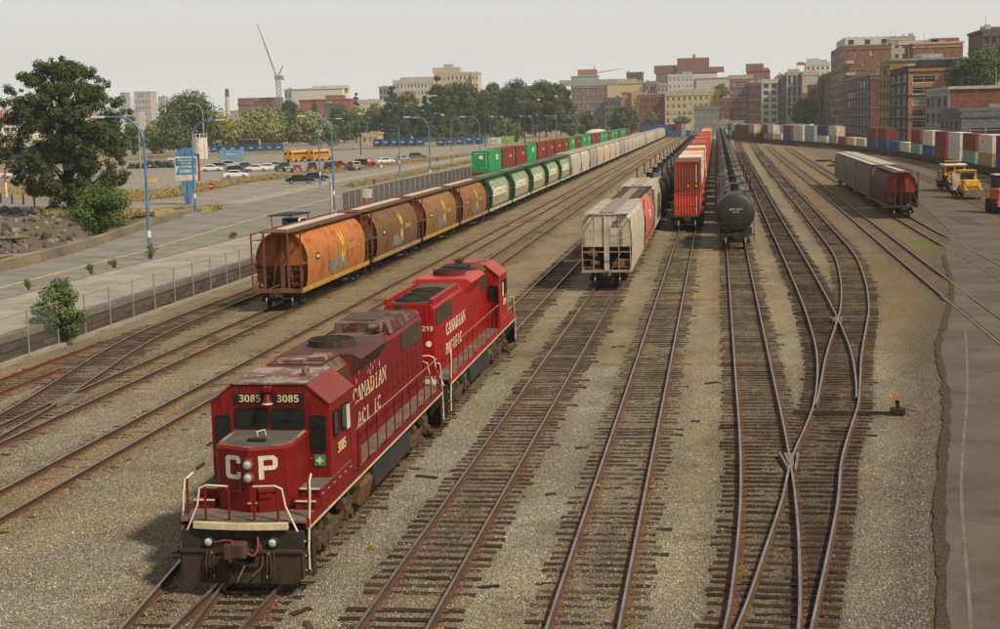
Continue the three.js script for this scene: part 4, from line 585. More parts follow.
const kc = { brown: [0.20, 0.042, 0.026], red: [0.50, 0.060, 0.026], orange: [0.56, 0.10, 0.03], maroon: [0.20, 0.030, 0.025], white: [0.62, 0.58, 0.49], cream: [0.60, 0.53, 0.39], green: [0.030, 0.29, 0.105], blue: [0.022, 0.085, 0.25], teal: [0.22, 0.36, 0.32], grey: [0.34, 0.36, 0.37], rust: [0.42, 0.25, 0.14], navy: [0.03, 0.06, 0.14] };
const kProto = {};
function container(color, label, X, Y, d, turn, group, small, marks = true) {
  const key = color + (small ? 's' : '') + (marks ? 'm' : ''), K = small ? K20 : K40; let t = kProto[key];
  if (t) return copyOf(t, label, X, Y, d, turn, group);
  t = kProto[key] = thing('shipping_container', label, 'container', X, Y, d, turn, group); const m = mat(kc[color], 0.7); mk('body', K.body, m, t); mk('corner_frame', K.frame, m, t); mk('lock_bars', K.bars, m, t);
  const ink = mat(color === 'white' || color === 'cream' ? [0.5, 0.09, 0.06] : C.white, 0.8), h = small ? 3.03 : 6.095;
  if (marks) { const b = new MB(), q = color === 'green' ? [2.0, 0.8] : [1.3, 0.34]; for (const s of [-1, 1]) for (let k = 0; k < 4; k++) for (let j = 0; j < (color === 'green' ? 2 : 1); j++) b.box(0.02, q[1] / (color === 'green' ? 2.3 : 1), q[0] / 4.5, s * 1.215, 1.7 + j * q[1] / 2, -2.6 + k * q[0] / 4 + (small ? 1.8 : 0)); b.mesh('side_marking', ink, t); const v = new MB(); for (let k = 0; k < 11; k++) v.box(0.10, 0.10, 0.012, 0.86, 2.55 - k * 0.155, h + 0.004); v.mesh('door_marking', ink, t); new MB().box(0.16, 0.18, 0.012, 0.86, 0.62, h + 0.004).box(0.16, 0.18, 0.012, 0.1, 0.62, h + 0.004).mesh('yellow_stickers', mat([0.62, 0.34, 0.02], 0.7, null), t); }
  return t;
}
const WG = (() => { const o = {}, b = new MB(), L = 14.2; for (const s of [-1, 1]) { b.box(0.14, 0.95, 12.9, s * 1.38, 0.78, 0).box(0.3, 0.12, 12.9, s * 1.36, 1.26, 0); for (let z = -6; z <= 6; z += 1.5) b.box(0.08, 0.85, 0.09, s * 1.48, 0.78, z); b.box(2.7, 0.5, 0.25, 0, 1.0, s * 6.5).box(2.4, 0.16, 1.1, 0, 1.18, s * 7.0).box(0.6, 0.4, 1.2, 0, 0.95, s * 7.1); for (const x of [-1, 1]) b.bar([x * 1.1, 1.2, s * 7.4], [x * 1.1, 2.1, s * 7.4], 0.025, 5).bar([x * 1.4, 0.45, s * 7.4], [x * 1.4, 1.25, s * 7.4], 0.03, 5); b.bar([-1.1, 2.1, s * 7.4], [1.1, 2.1, s * 7.4], 0.025, 5); } b.box(2.6, 0.1, 12.6, 0, 0.32, 0); o.body = b.geo(); return o; })();
const wellProto = {};
function wellCar(label, X, d, turn, color, group, detail) {
  const key = color.join() + detail; if (wellProto[key]) return copyOf(wellProto[key], label, X, 0, d, turn, group);
  const t = wellProto[key] = thing('well_car', label, 'well car', X, 0, d, turn, group); mk('well', WG.body, mat(color, 0.85, rustMap), t); addTruck(t, 6.9, detail); addTruck(t, -6.9, detail); couplers(t, 7.4); return t;
}
{ // double stacks in the middle
  const up = ['brown', 'white', 'cream', 'orange', 'white', 'brown', 'red', 'orange', 'brown', 'orange', 'red', 'maroon', 'orange', 'red', 'brown', 'orange'], lo = ['red', 'brown', 'orange', 'brown', 'red', 'white', 'brown', 'red', 'orange', 'brown', 'maroon', 'red', 'red', 'brown', 'orange', 'red'];
  for (let i = 0; i < 26; i++) { const d = 143.6 + 3.6 + i * 15.3, w = ord(i); wellCar(`${w} well car from the camera under the middle double stacks`, -2.77, d, 0, [0.10, 0.045, 0.03], 'well cars of the middle train', i < 2); container(lo[i % 16], i ? `lower ${lo[i % 16]} container on the ${w} well car of the middle train` : 'bright orange red container under the brown red one facing the camera', -2.77, 0.4, d, 0, 'containers of the middle train'); container(up[i % 16], i ? `upper ${up[i % 16]} container on the ${w} well car of the middle train` : 'brown red container on top of the nearest middle double stack', -2.77, 3.32, d, 0, 'containers of the middle train'); }
}
{ // container train behind the grain hoppers
  const seq = ['green', 'brown', 'brown', 'green', 'brown', 'brown', 'brown', 'brown', 'green', 'brown', 'green', 'green', 'brown', 'brown', 'green', 'green', 'brown', 'green', 'green', 'brown', 'green'];
  for (let i = 0; i < 24; i++) { const d = 205 + 6.1 + i * 13.9 + Math.floor(i / 2) * 1.2, c = seq[i % 21]; wellCar(`${ord(i)} well car of the container train behind the grain hoppers`, -32.5, d, 0, [0.12, 0.05, 0.035], 'well cars behind the grain train', false); container('brown', `lower container on the ${ord(i)} well car behind the grain hoppers`, -32.5, 0.4, d, 0, 'containers behind the grain train', false, false); const t = container(c, i ? `${c} container on top of the ${ord(i)} well car behind the grain hoppers` : 'green container with round emblem heading the row behind grain hoppers', -32.5, 3.32, d, 0, 'containers behind the grain train', false, true);
    if (i === 0) { const e = new MB(); e.cyl(0.3, 0.3, 0.02, 0.1, 2.05, 6.11, 'z', 20); e.mesh('round_emblem', mat(C.white, 0.8), t); const f = new MB(); for (let k = 0; k < 9; k++) f.box(0.11, 0.12, 0.02, -0.75 + k * 0.19, 2.6, 6.105); f.mesh('end_lettering', mat(C.white, 0.8), t); delete kProto.greenm; } }
}
{ // curved container train on the right: positions by arc length along the track
  const L = []; let s = 0, px = interp(TR.C, 196), pz = 196; const pts = [[0, px, pz]]; for (let Z = 197; Z < 690; Z += 1) { const x = interp(TR.C, Z); s += Math.hypot(x - px, 1); px = x; pz = Z; pts.push([s, x, Z]); } const at = q => { let i = 1; while (i < pts.length - 1 && pts[i][0] < q) i++; const a = pts[i - 1], b = pts[i], t = (q - a[0]) / (b[0] - a[0]); return [lerp(a[1], b[1], t), lerp(a[2], b[2], t), Math.atan2(-(b[1] - a[1]), b[2] - a[2]) ]; };
  const up = ['white', 'brown', 'maroon', 'white', 'brown', 'white', 'maroon', 'white', 'brown', '', '', 'brown', 'brown', '', '', '', 'cream', 'navy', 'grey', 'white', 'brown', ''], lo = ['rust', 'teal', 'blue', 'rust', 'teal', 'white', 'brown', 'blue', 'teal', 'white', 'blue', 'blue', 'blue', 'cream', 'cream', 'brown', 'grey', 'white', 'grey', 'white', 'blue', 'white'];
  const N = Math.floor(s / 15.2); for (let i = 0; i < N; i++) { const [x, z, a] = at(7.6 + i * 15.2), w = ord(i), l = lo[i % 22], u = up[i % 22]; wellCar(`${w} well car from the right edge under the curved container train`, x, z, a, [0.11, 0.06, 0.04], 'well cars of the curved train', false); if (l) container(l, `lower ${l} container on the ${w} well car of the curved train`, x, 0.4, z, a, 'containers of the curved train', false, false); if (u) container(u, `upper ${u} container on the ${w} well car of the curved train`, x, 3.32, z, a, 'containers of the curved train', false, u === 'white'); }
}
{ // short string on the right
  const q = grainHopper('dark red barrel hopper with bright red end leading the right string', 18.22, 151.6 + 8.5, { side: mat([0.11, 0.034, 0.030], 0.75, grimeMap), end: mat([0.38, 0.045, 0.020], 0.8, grimeMap), roof: mat([0.09, 0.085, 0.08], 0.9), hatch: mat([0.50, 0.48, 0.43], 0.85), sill: mat([0.20, 0.13, 0.10], 0.85, rustMap), frame: mat([0.055, 0.04, 0.035], 0.9, rustMap) }, 'right hopper string');
  mk('lettering', onBarrel(flatText('CP Rail', 0.8, 0, 3)), mat([0.36, 0.22, 0.2], 0.8), q);
  for (let i = 1; i < 4; i++) coveredHopper(['', 'grey covered hopper coupled to the red hopper of the right string', 'middle grey covered hopper of the right string', 'farthest grey covered hopper of the right string'][i], interp(TR.E2, 160 + i * PITCHC), 151.6 + 8.5 + i * PITCHC, { side: mat([[], [0.20, 0.175, 0.15], [0.23, 0.20, 0.175], [0.25, 0.22, 0.19]][i], 0.8, rustMap), roof: mat([0.42, 0.40, 0.36], 0.85), hatch: mat([0.55, 0.52, 0.46], 0.85), slope: mSoot }, 'right hopper string', false);
}
// ---------------------------------------------------------------- the two red locomotives
const locoTruckGeo = (() => { const b = new MB(); for (const s of [-1, 1]) { b.ext([[-2.1, 0.5], [-2.1, 0.78], [-1.75, 0.86], [-1.0, 0.74], [-0.55, 0.62], [0.55, 0.62], [1.0, 0.74], [1.75, 0.86], [2.1, 0.78], [2.1, 0.5], [1.7, 0.42], [1.05, 0.42], [0.6, 0.3], [-0.6, 0.3], [-1.05, 0.42], [-1.7, 0.42]], 0.2, s * 1.08 - 0.1, 0, 0, 0, Math.PI / 2, 0, 0.02); for (const z of [-1.37, 1.37]) { b.rb(0.22, 0.36, 0.4, 0.05, s * 1.2, 0.52, z).cyl(0.13, 0.13, 0.1, s * 1.34, 0.52, z, 'x', 12); for (const q of [-0.3, 0.3]) b.cyl(0.09, 0.09, 0.3, s * 1.16, 0.9, z + q, 'y', 8); b.cyl(0.13, 0.13, 0.36, s * 1.25, 0.92, z + (z > 0 ? -0.6 : 0.6), 'z', 10).bar([s * 1.2, 0.85, z * 0.6], [s * 1.2, 0.3, z * 1.55], 0.04); } b.rb(0.2, 0.34, 0.9, 0.05, s * 1.16, 0.42, 0); } b.box(2.1, 0.3, 0.6, 0, 0.7, 0); for (const z of [-1.37, 1.37]) b.cyl(0.1, 0.1, 2.0, 0, 0.51, z, 'x', 8); return b.geo(); })();
const locoWheel = (() => { const g = new THREE.LatheGeometry([[0.12, -0.08], [0.36, -0.05], [0.47, -0.07], [0.51, -0.06], [0.51, 0.04], [0.54, 0.05], [0.54, 0.08], [0.44, 0.07], [0.36, 0.03], [0.12, 0.05]].map(p => new THREE.Vector2(p[0], p[1])), 24); g.rotateZ(-Math.PI / 2); return triUV(g.toNonIndexed()); })();
function stroke(poly, depth) { return new MB().ext(poly, depth); }
function roundRect(w, h, r, n = 4) { const o = []; for (const [cx, cy, a0] of [[w / 2 - r, h / 2 - r, 0], [-w / 2 + r, h / 2 - r, 1], [-w / 2 + r, -h / 2 + r, 2], [w / 2 - r, -h / 2 + r, 3]]) for (let i = 0; i <= n; i++) { const a = (a0 + i / n) * Math.PI / 2; o.push([cx + r * Math.cos(a), cy + r * Math.sin(a)]); } return o; }
function framedWindow(parent, w, h, x, y, z, ry, m = mGlass, rx = 0) { // rubber gasket ring with the pane as its sub-part
  const f = new MB().ext(roundRect(w, h, Math.min(w, h) * 0.22), 0.03, 0, 0, 0, 0, 0, 0, 0, [roundRect(w - 0.09, h - 0.09, Math.min(w, h) * 0.18).reverse()]).mesh('window', mBlack, parent); f.position.set(x, y, z); f.rotation.set(rx, ry, 0, 'YXZ');
  new MB().ext(roundRect(w - 0.08, h - 0.08, Math.min(w, h) * 0.18), 0.01, 0, 0, 0.004).mesh('pane', m, f); return f;
}
function locomotive(label, X, d, turn, P) {
  const t = thing('diesel_locomotive', label, 'locomotive', X, 0, d, turn, 'red locomotives'), red = P.red, DK = 1.6;
  // frame, deck, sills
  new MB().box(3.0, 0.06, 17.3, 0, DK - 0.03, 0).mesh('walkway', P.deck, t);
  for (const s of [-1, 1]) { const sl = new MB().box(0.08, 0.17, 17.2, s * 1.50, DK - 0.085, 0).mesh('side_sill', red, t); new MB().box(0.085, 0.07, 17.0, s * 1.502, DK - 0.206, 0).mesh('sill_stripe', P.stripe, sl); }
  new MB().box(1.5, 0.44, 17.0, 0, 1.34, 0).mesh('underframe', mSoot, t);
  // nose (low short hood): plan with two front facets and a dark anti-glare top
  const plan = [[-0.97, 6.2], [0.97, 6.2], [0.97, 7.5], [0.82, 7.76], [0, 8.06], [-0.82, 7.76], [-0.97, 7.5]];
  { const b = new MB(), pos = [], n = plan.length, top = z => 3.14 + 0.05 * (8.06 - z) / 1.86; for (let i = 0; i < n; i++) { const a = plan[i], c = plan[(i + 1) % n]; b.quad([a[0], DK, a[1]], [c[0], DK, c[1]], [c[0], top(c[1]) - 0.06, c[1]], [a[0], top(a[1]) - 0.06, a[1]]); const q = p => [p[0] * 0.94, p[1] === 6.2 ? 6.2 : p[1] - 0.06]; b.quad([a[0], top(a[1]) - 0.06, a[1]], [c[0], top(c[1]) - 0.06, c[1]], [q(c)[0], top(c[1]), q(c)[1]], [q(a)[0], top(a[1]), q(a)[1]]); }
    const nose = b.mesh('short_hood', red, t); const tp = new MB(), pl = plan.map(p => [p[0] * 0.94, p[1] === 6.2 ? 6.2 : p[1] - 0.06]); const y0 = p => 3.14 + 0.05 * (8.06 - p[1]) / 1.86; for (let i = 1; i < n - 1; i++) tp.quad([pl[0][0], y0(pl[0]), pl[0][1]], [pl[i][0], y0(pl[i]), pl[i][1]], [pl[i + 1][0], y0(pl[i + 1]), pl[i + 1][1]], [pl[0][0], y0(pl[0]), pl[0][1]].map((v, k) => k === 1 ? v + 1e-4 : v)); tp.mesh('hood_top_edge', P.pale, nose);
    const ag = new MB(), pa = plan.map(p => [p[0] * 0.84, p[1] === 6.2 ? 6.24 : p[1] - 0.17]); for (let i = 1; i < n - 1; i++) ag.quad([pa[0][0], y0(pa[0]) + 0.004, pa[0][1]], [pa[i][0], y0(pa[i]) + 0.004, pa[i][1]], [pa[i + 1][0], y0(pa[i + 1]) + 0.004, pa[i + 1][1]], [pa[0][0], y0(pa[0]) + 0.0041, pa[0][1]]); ag.mesh('anti_glare_panel', mat([0.10, 0.092, 0.08], 0.9, speckMap), nose);
    new MB().rb(0.44, 0.07, 0.2, 0.02, 0, 3.19, 7.35).mesh('hatch', mBlack, nose); new MB().path([[-0.1, 3.19, 6.95], [-0.12, 3.3, 6.95], [0.06, 3.34, 6.9], [0.08, 3.2, 6.88]], 0.017).mesh('grab_iron', mat(C.white, 0.7), nose);
    const hl = new MB().rb(0.27, 0.62, 0.14, 0.06, 0, 2.62, 8.03).mesh('headlight_housing', red, nose);
    for (const y of [2.77, 2.46]) { const l = new MB().cyl(0.125, 0.115, 0.06, 0, y, 8.11, 'z', 18).mesh('headlight', mat([0.45, 0.45, 0.44], 0.3, null, 0.9), hl); new MB().ball(0.10, 0, y, 8.12, 1, 1, 0.35, 14, 8).mesh('lens', mat([0.62, 0.62, 0.6], 0.12, null, 0.3), l); }
    // block letters on the two facets
    if (P.cp) { const ang = Math.atan(0.30 / 0.82); const put = (g, s) => { g.scale(0.8, 0.78, 1); g.rotateY(s * ang); g.translate(s * 0.41 + Math.sin(s * ang) * 0.006, 2.66, 7.91 + 0.006); return g; };
      const cc = [[0.26, 0.28], [0.18, 0.36], [-0.20, 0.36], [-0.28, 0.28], [-0.28, -0.28], [-0.20, -0.36], [0.18, -0.36], [0.26, -0.28], [0.26, -0.13], [0.12, -0.13], [0.12, -0.23], [-0.13, -0.23], [-0.13, 0.23], [0.12, 0.23], [0.12, 0.13], [0.26, 0.13]];
      const pp = [[-0.26, 0.36], [0.20, 0.36], [0.30, 0.26], [0.30, 0.02], [0.20, -0.08], [-0.11, -0.08], [-0.11, -0.36], [-0.26, -0.36]], hole = [[-0.11, 0.23], [-0.11, 0.05], [0.13, 0.05], [0.16, 0.08], [0.16, 0.20], [0.13, 0.23]];
      mk('letter_c', put(triUV(stroke(cc, 0.006).geo()), -1), P.mark, nose); mk('letter_p', put(new MB().ext(pp, 0.006, 0, 0, 0, 0, 0, 0, 0, [hole]).geo(), 1), P.mark, nose); }
    const rib = new MB(); for (const s of [-1, 1]) { rib.path([[s * 0.22, 2.16, 8.02], [s * 0.22, 2.10, 8.06], [s * 0.62, 2.10, 7.92], [s * 0.62, 2.16, 7.88]], 0.016); } rib.mesh('grab_irons', red, nose); new MB().rb(0.4, 0.62, 0.06, 0.02, 0.36, 1.86, 7.95, 0, 0.36, 0).box(0.3, 0.1, 0.05, 0.36, 2.0, 8.0, 0, 0.36, 0).mesh('mu_receptacle', red, nose); new MB().box(0.10, 0.045, 0.02, -0.02, 1.83, 8.06).box(0.10, 0.045, 0.02, 0.14, 1.83, 8.02).mesh('nose_plates', mat([0.5, 0.33, 0.1], 0.7), nose);
  }
  // cab
  { const prof = [[-1.5, DK], [1.5, DK], [1.5, 3.84], [0.92, 4.32], [-0.92, 4.32], [-1.5, 3.84]], cab = new MB().ext(prof, 2.3, 0, 0, 3.92, 0, 0, 0, 0.015).mesh('cab', P.cabRed || red, t);
    const rf = new MB(); rf.box(1.9, 0.04, 2.42, 0, 4.35, 5.06); const rs = new MB(), sl = Math.hypot(0.58, 0.48), an = Math.atan2(0.48, 0.58); for (const s of [-1, 1]) rs.box(sl + 0.04, 0.035, 2.42, s * 1.22, 4.10, 5.06, 0, 0, -s * an); rf.mesh('cab_roof', P.pale, cab); rs.mesh('cab_roof_slopes', P.slope || P.pale, cab); new MB().box(0.45, 0.04, 0.4, -0.55, 4.40, 5.4).rb(0.14, 0.22, 0.3, 0.04, 0.62, 4.46, 5.1).mesh('roof_vents', P.pale, cab);
    for (const s of [-1, 1]) { framedWindow(cab, 0.86, 0.52, s * 0.46, 3.50, 6.235, 0); framedWindow(cab, 0.40, 0.92, s * 1.20, 3.12, 6.235, 0);
      framedWindow(cab, 0.72, 0.66, s * 1.515, 3.28, 4.85, s * Math.PI / 2, mGlass); framedWindow(cab, 0.5, 0.66, s * 1.515, 3.28, 5.72, s * Math.PI / 2); new MB().box(0.02, 0.6, 0.3, s * 1.55, 3.22, 4.62).mesh('window_shade', mat([0.62, 0.58, 0.5], 0.8), cab); framedWindow(cab, 0.42, 0.7, s * 1.2, 3.12, 3.905, Math.PI);
      const nb = new MB().rb(0.82, 0.26, 0.05, 0.02, s * 0.48, 3.985, 6.245).mesh('number_board', mBlack, cab); if (P.num) { const g = lettering(P.num, 0.185, font, 0.008); g.translate(s * 0.48, 3.985, 6.272); mk('number', g, mat([0.62, 0.54, 0.32], 0.6), nb); const e = new MB().ext(roundRect(0.88, 0.32, 0.05), 0.02, s * 0.48, 3.985, 6.238, 0, 0, 0, 0, [roundRect(0.80, 0.24, 0.04).reverse()]).mesh('board_rim', red, nb); }
      new MB().rb(0.03, 1.75, 0.62, 0.012, s * 1.505, 2.6, 4.0).mesh('cab_door_panel', P.cabRed || red, cab); if (P.num) { const g = lettering(P.num, 0.27, font, 0.006); g.rotateY(s * Math.PI / 2); g.translate(s * 1.520, 2.62, 5.25 - s * 0.0); mk('cab_number', g, P.letter, cab); }
      const fd = new MB().rb(0.5, 1.95, 0.03, 0.012, s * 1.2, 2.62, 6.23).mesh('front_door', P.cabRed || red, cab); new MB().box(0.02, 0.03, 0.03, s * 1.02, 2.5, 6.26).mesh('door_handle', mGalv, fd); }
    const sg = new MB().box(0.27, 0.27, 0.02, 1.22, 2.45, 6.26).mesh('safety_sign', mat([0.03, 0.22, 0.09], 0.6, null), cab); new MB().box(0.06, 0.18, 0.01, 1.22, 2.45, 6.272).box(0.18, 0.06, 0.01, 1.22, 2.45, 6.273).mesh('white_cross', mat(C.white, 0.6), sg); { const g2 = new MB().box(0.27, 0.27, 0.02, 1.22, 2.45, 3.895).mesh('safety_sign', mat([0.03, 0.22, 0.09], 0.6, null), cab); new MB().box(0.06, 0.18, 0.01, 1.22, 2.45, 3.883).box(0.18, 0.06, 0.01, 1.22, 2.45, 3.882).mesh('white_cross', mat(C.white, 0.6), g2); }
    const br = new MB().rb(0.24, 0.16, 0.32, 0.04, 0, 4.22, 6.3).cone([0, 4.16, 6.36], [0, 3.90, 6.40], 0.05, 0.13, 12).mesh('bell_bracket', red, cab); new MB().cyl(0.135, 0.10, 0.1, 0, 3.92, 6.40, 'y', 14).mesh('bell', mat([0.62, 0.5, 0.45], 0.6), br);
    new MB().path([[-0.35, 3.72, 6.28], [-0.42, 3.35, 6.28]], 0.008).path([[0.5, 3.72, 6.28], [0.42, 3.35, 6.28]], 0.008).path([[1.2, 3.5, 6.28], [1.1, 3.2, 6.28]], 0.008).mesh('wipers', mBlack, cab); }
  // battery boxes and cab steps along the deck
  for (const s of [-1, 1]) { const b = new MB().box(0.52, 0.40, 3.3, s * 1.25, DK + 0.20, 5.72 - 0.05).mesh('battery_box', red, t); new MB().box(0.54, 0.02, 3.32, s * 1.25, DK + 0.41, 5.67).mesh('box_top', P.deck, b); new MB().box(0.5, 0.2, 0.4, s * 1.24, DK + 0.10, 7.52).mesh('step_box', red, b); new MB().box(0.5, 0.03, 0.05, s * 1.24, DK + 0.41, 7.34).box(0.5, 0.03, 0.05, s * 1.24, DK + 0.21, 7.73).mesh('step_edge', mat(C.cream, 0.8), b); const ln = new MB(); for (let z = 4.4; z < 7.2; z += 0.55) ln.box(0.012, 0.03, 0.16, s * 1.515, DK + 0.26, z); ln.mesh('latches', mat([0.45, 0.25, 0.2], 0.8), b); }
  // long hood
  { const hp = [[-0.93, DK], [0.93, DK], [0.93, 3.98], [0.80, 4.18], [-0.80, 4.18], [-0.93, 3.98]], hood = new MB().ext(hp, 12.05, 0, 0, -8.13, 0, 0, 0, 0.02).mesh('long_hood', red, t), rz = -8.13;
    const dr = new MB(); for (const s of [-1, 1]) for (let k = 0; k < 15; k++) { const z = -7.4 + k * 0.74; dr.box(0.025, 1.55, 0.69, s * 0.935, 2.5, z); dr.box(0.04, 0.1, 0.03, s * 0.95, 2.5, z + 0.26).box(0.04, 0.05, 0.06, s * 0.95, 3.1, z + 0.28).box(0.04, 0.05, 0.06, s * 0.95, 1.9, z + 0.28); for (const y of [1.95, 3.05]) dr.box(0.03, 0.11, 0.04, s * 0.95, y, z - 0.32); if (k % 4 === 1) for (let q = 0; q < 6; q++) dr.box(0.03, 0.015, 0.5, s * 0.945, 1.85 + q * 0.06, z); } dr.mesh('engine_doors', red, hood).userData.kind = 'stuff';
    new MB().box(1.5, 0.02, 11.9, 0, 4.195, -2.1).mesh('roof_sheet', P.roof, hood);
    for (const s of [-1, 1]) { const g1 = new MB().box(0.03, 0.62, 1.5, s * 0.945, 3.72, 3.05).mesh('intake_grille', mat([0.05, 0.043, 0.036], 0.9, speckMap), hood); const g2 = new MB().box(0.03, 0.62, 3.1, s * 0.945, 3.68, -6.35).mesh('radiator_grille', mat([0.060, 0.045, 0.036], 0.9, speckMap), hood); const sl = new MB(); for (let k = 0; k < 9; k++) sl.box(0.02, 0.02, 3.06, s * 0.965, 3.42 + k * 0.065, -6.35); sl.box(0.025, 0.62, 0.04, s * 0.967, 3.68, -6.35).mesh('louvres', mat([0.09, 0.06, 0.05], 0.9), g2).userData.kind = 'stuff'; }
    // intake hatch behind the cab, dynamic brake with flared flanks, fans, rear radiator box
    new MB().ext([[-0.95, 4.15], [0.95, 4.15], [0.72, 4.42], [-0.72, 4.42]], 1.7, 0, 0, 2.25, 0, 0, 0, 0.02).mesh('intake_hatch', P.roof, hood); new MB().box(1.5, 0.03, 0.07, 0, 4.435, 3.93).box(0.07, 0.03, 1.66, 0.72, 4.435, 3.1).box(0.07, 0.03, 1.66, -0.72, 4.435, 3.1).mesh('hatch_rim', red, hood); new MB().rb(0.5, 0.14, 0.7, 0.03, 0.45, 4.48, 3.0).box(0.7, 0.1, 0.3, -0.2, 4.47, 3.55).mesh('roof_box', P.pale, hood);
    new MB().ext([[-0.93, 3.72], [-1.24, 4.22], [-1.0, 4.36], [1.0, 4.36], [1.24, 4.22], [0.93, 3.72]], 3.3, 0, 0, -1.6, 0, 0, 0, 0.015).mesh('dynamic_brake_hatch', P.flare, hood);
    const fan = (z, m, y) => { const f = new MB().cyl(0.66, 0.66, 0.2, 0, y, z, 'y', 28).mesh('roof_fan', m, hood), g = new MB(); for (const q of [0.2, 0.36, 0.52]) g.add(new THREE.TorusGeometry(q, 0.016, 4, 22).rotateX(Math.PI / 2), M4.makeTranslation(0, y + 0.115, z)); for (let k = 0; k < 6; k++) { const a = k * Math.PI / 6; g.bar([-0.62 * Math.cos(a), y + 0.115, z - 0.62 * Math.sin(a)], [0.62 * Math.cos(a), y + 0.115, z + 0.62 * Math.sin(a)], 0.012, 4); } g.mesh('fan_guard', mSoot, f); };
    fan(0.1, P.fan, 4.44);
    if (P.rearBox) { new MB().ext([[-0.92, 4.16], [0.92, 4.16], [0.80, 4.52], [-0.80, 4.52]], 2.6, 0, 0, -6.0, 0, 0, 0, 0.03).mesh('radiator_hatch', P.worn, hood); new MB().box(1.0, 0.02, 1.9, -0.1, 4.535, -4.7).mesh('hatch_screen', mat([0.10, 0.075, 0.065], 0.9, speckMap), hood); new MB().ext([[-0.9, 4.16], [0.9, 4.16], [0.8, 4.3], [-0.8, 4.3]], 1.9, 0, 0, -8.1).mesh('rear_roof', P.worn, hood); new MB().cyl(0.1, 0.1, 0.3, 0.5, 4.42, -3.0, 'x', 10).cyl(0.08, 0.08, 0.26, 0.62, 4.42, -3.25, 'z', 10).box(0.3, 0.12, 0.3, 0.55, 4.36, -3.1).cyl(0.05, 0.05, 0.2, 0.7, 4.5, -2.85, 'z', 8).mesh('horn', mat([0.16, 0.13, 0.11], 0.8), hood); }
    else { for (const z of [-7.2, -5.75, -4.3]) fan(z, mSoot, 4.16); for (const s of [-1, 1]) new MB().box(0.14, 0.2, 5.2, s * 0.82, 4.24, -5.5).mesh('roof_rail', red, hood); new MB().rb(1.0, 0.22, 1.3, 0.04, 0, 4.48, 1.8).mesh('intake_box', mBlack, hood); new MB().cyl(0.12, 0.12, 0.9, 0.1, 4.62, 3.2, 'z', 10).mesh('horn', mSoot, hood); new MB().cyl(0.15, 0.15, 0.06, 0.35, 4.02, -8.17, 'z', 12).mesh('marker_light', mSoot, hood); }
    // rear end: number, headlight
    if (P.rearNum) { const g = lettering(P.rearNum, 0.18, font, 0.006); g.rotateY(Math.PI); g.translate(-0.60, 3.3, -8.155); mk('end_number', g, P.letter, hood); new MB().cyl(0.11, 0.11, 0.02, -0.70, 2.75, -8.155, 'z', 14).mesh('end_emblem', P.letter, hood); }
    // hood lettering on both flanks
    if (P.words) for (const s of [-1, 1]) for (const [w, size, y, z, drop] of P.words) { const chars = [...w], W = size * 0.92; let total = chars.length * W, off = 0; chars.forEach((ch, i) => { if (drop && drop.includes(i)) return; const g = lettering(ch, size, serif, 0.006); g.scale(1.25, 1, 1); g.rotateY(s * Math.PI / 2); g.translate(s * 0.952, y + (P.worn && i % 3 === 1 ? 0.01 : 0), z - s * ((i + 0.5) * W * (P.sp || 1.12) - total * 0.5 * (P.sp || 1.12))); mk('letter', g, i % 4 === 2 && P.drop ? mat([0.6, 0.55, 0.5], 0.8) : P.letter, hood); }); }
    if (P.drop) { const r = mulberry(19), pt = new MB(); for (let k = 0; k < 14; k++) pt.ball(0.03 + 0.035 * r(), 0.948, 3.42 + 0.3 * r(), -2.2 + 3.6 * r(), 0.06, 1.5, 0.6, 6, 4); pt.mesh('peeled_paint', mat([0.5, 0.42, 0.32], 0.85, speckMap), hood); const fl = new MB(); for (let k = 0; k < 90; k++) { const up = r() < 0.6, z = up ? -2.4 + 4.4 * r() : -1.2 + 2.8 * r(), y = (up ? 3.12 : 2.42) + 0.5 * (r() - 0.5); fl.ball(0.02 + 0.045 * r() * r(), 0.957, y, z, 0.1, 1 + r(), 0.8, 6, 4); } fl.mesh('flaked_letters', red, hood); }
    new MB().rb(0.5, 0.5, 0.55, 0.03, 1.2, DK + 0.25, 3.2).mesh('toolbox', red, t);
  }
  // handrails: red stanchions, grey top rail, pale corner grabs
  for (const s of [-1, 1]) { for (let k = 0; k < 11; k++) { const z = 3.4 - k * 1.12; new MB().bar([s * 1.48, DK, z], [s * 1.48, DK + 1.05, z], 0.022).mesh('stanchion', red, t); } new MB().path([[s * 1.48, DK + 1.05, 3.6], [s * 1.48, DK + 1.05, -7.9]], 0.02).mesh('handrail', mat([0.24, 0.15, 0.14], 0.6), t);
    const wg = mat([0.66, 0.60, 0.50], 0.65), e = 8.62;
    for (const q of [1, -1]) { const z = v => q * v;
      new MB().path([[s * 1.52, 0.42, z(e - 0.05)], [s * 1.52, 0.95, z(e - 0.05)], [s * 1.52, 1.35, z(e - 0.14)], [s * 1.52, 2.1, z(e - 0.3)], [s * 1.5, 2.42, z(e - 0.38)], [s * 1.44, 2.5, z(e - 0.75)]], 0.026).mesh('grab_rail', wg, t); new MB().path([[s * 1.3, 0.62, z(e + 0.12)], [s * 1.32, 1.35, z(e + 0.12)], [s * 1.05, 1.95, z(e + 0.1)], [s * 0.98, 2.35, z(e + 0.1)], [s * 0.82, 2.42, z(e + 0.1)], [s * 0.30, 2.40, z(e + 0.1)]], 0.024).mesh('grab_rail', wg, t); new MB().bar([s * 0.86, DK, z(e + 0.08)], [s * 0.86, 2.42, z(e + 0.08)], 0.03).bar([s * 0.30, DK, z(e + 0.08)], [s * 0.30, 2.42, z(e + 0.08)], 0.03).bar([s * 1.46, DK, z(e - 0.4)], [s * 1.46, 2.45, z(e - 0.4)], 0.03).mesh('end_post', red, t);
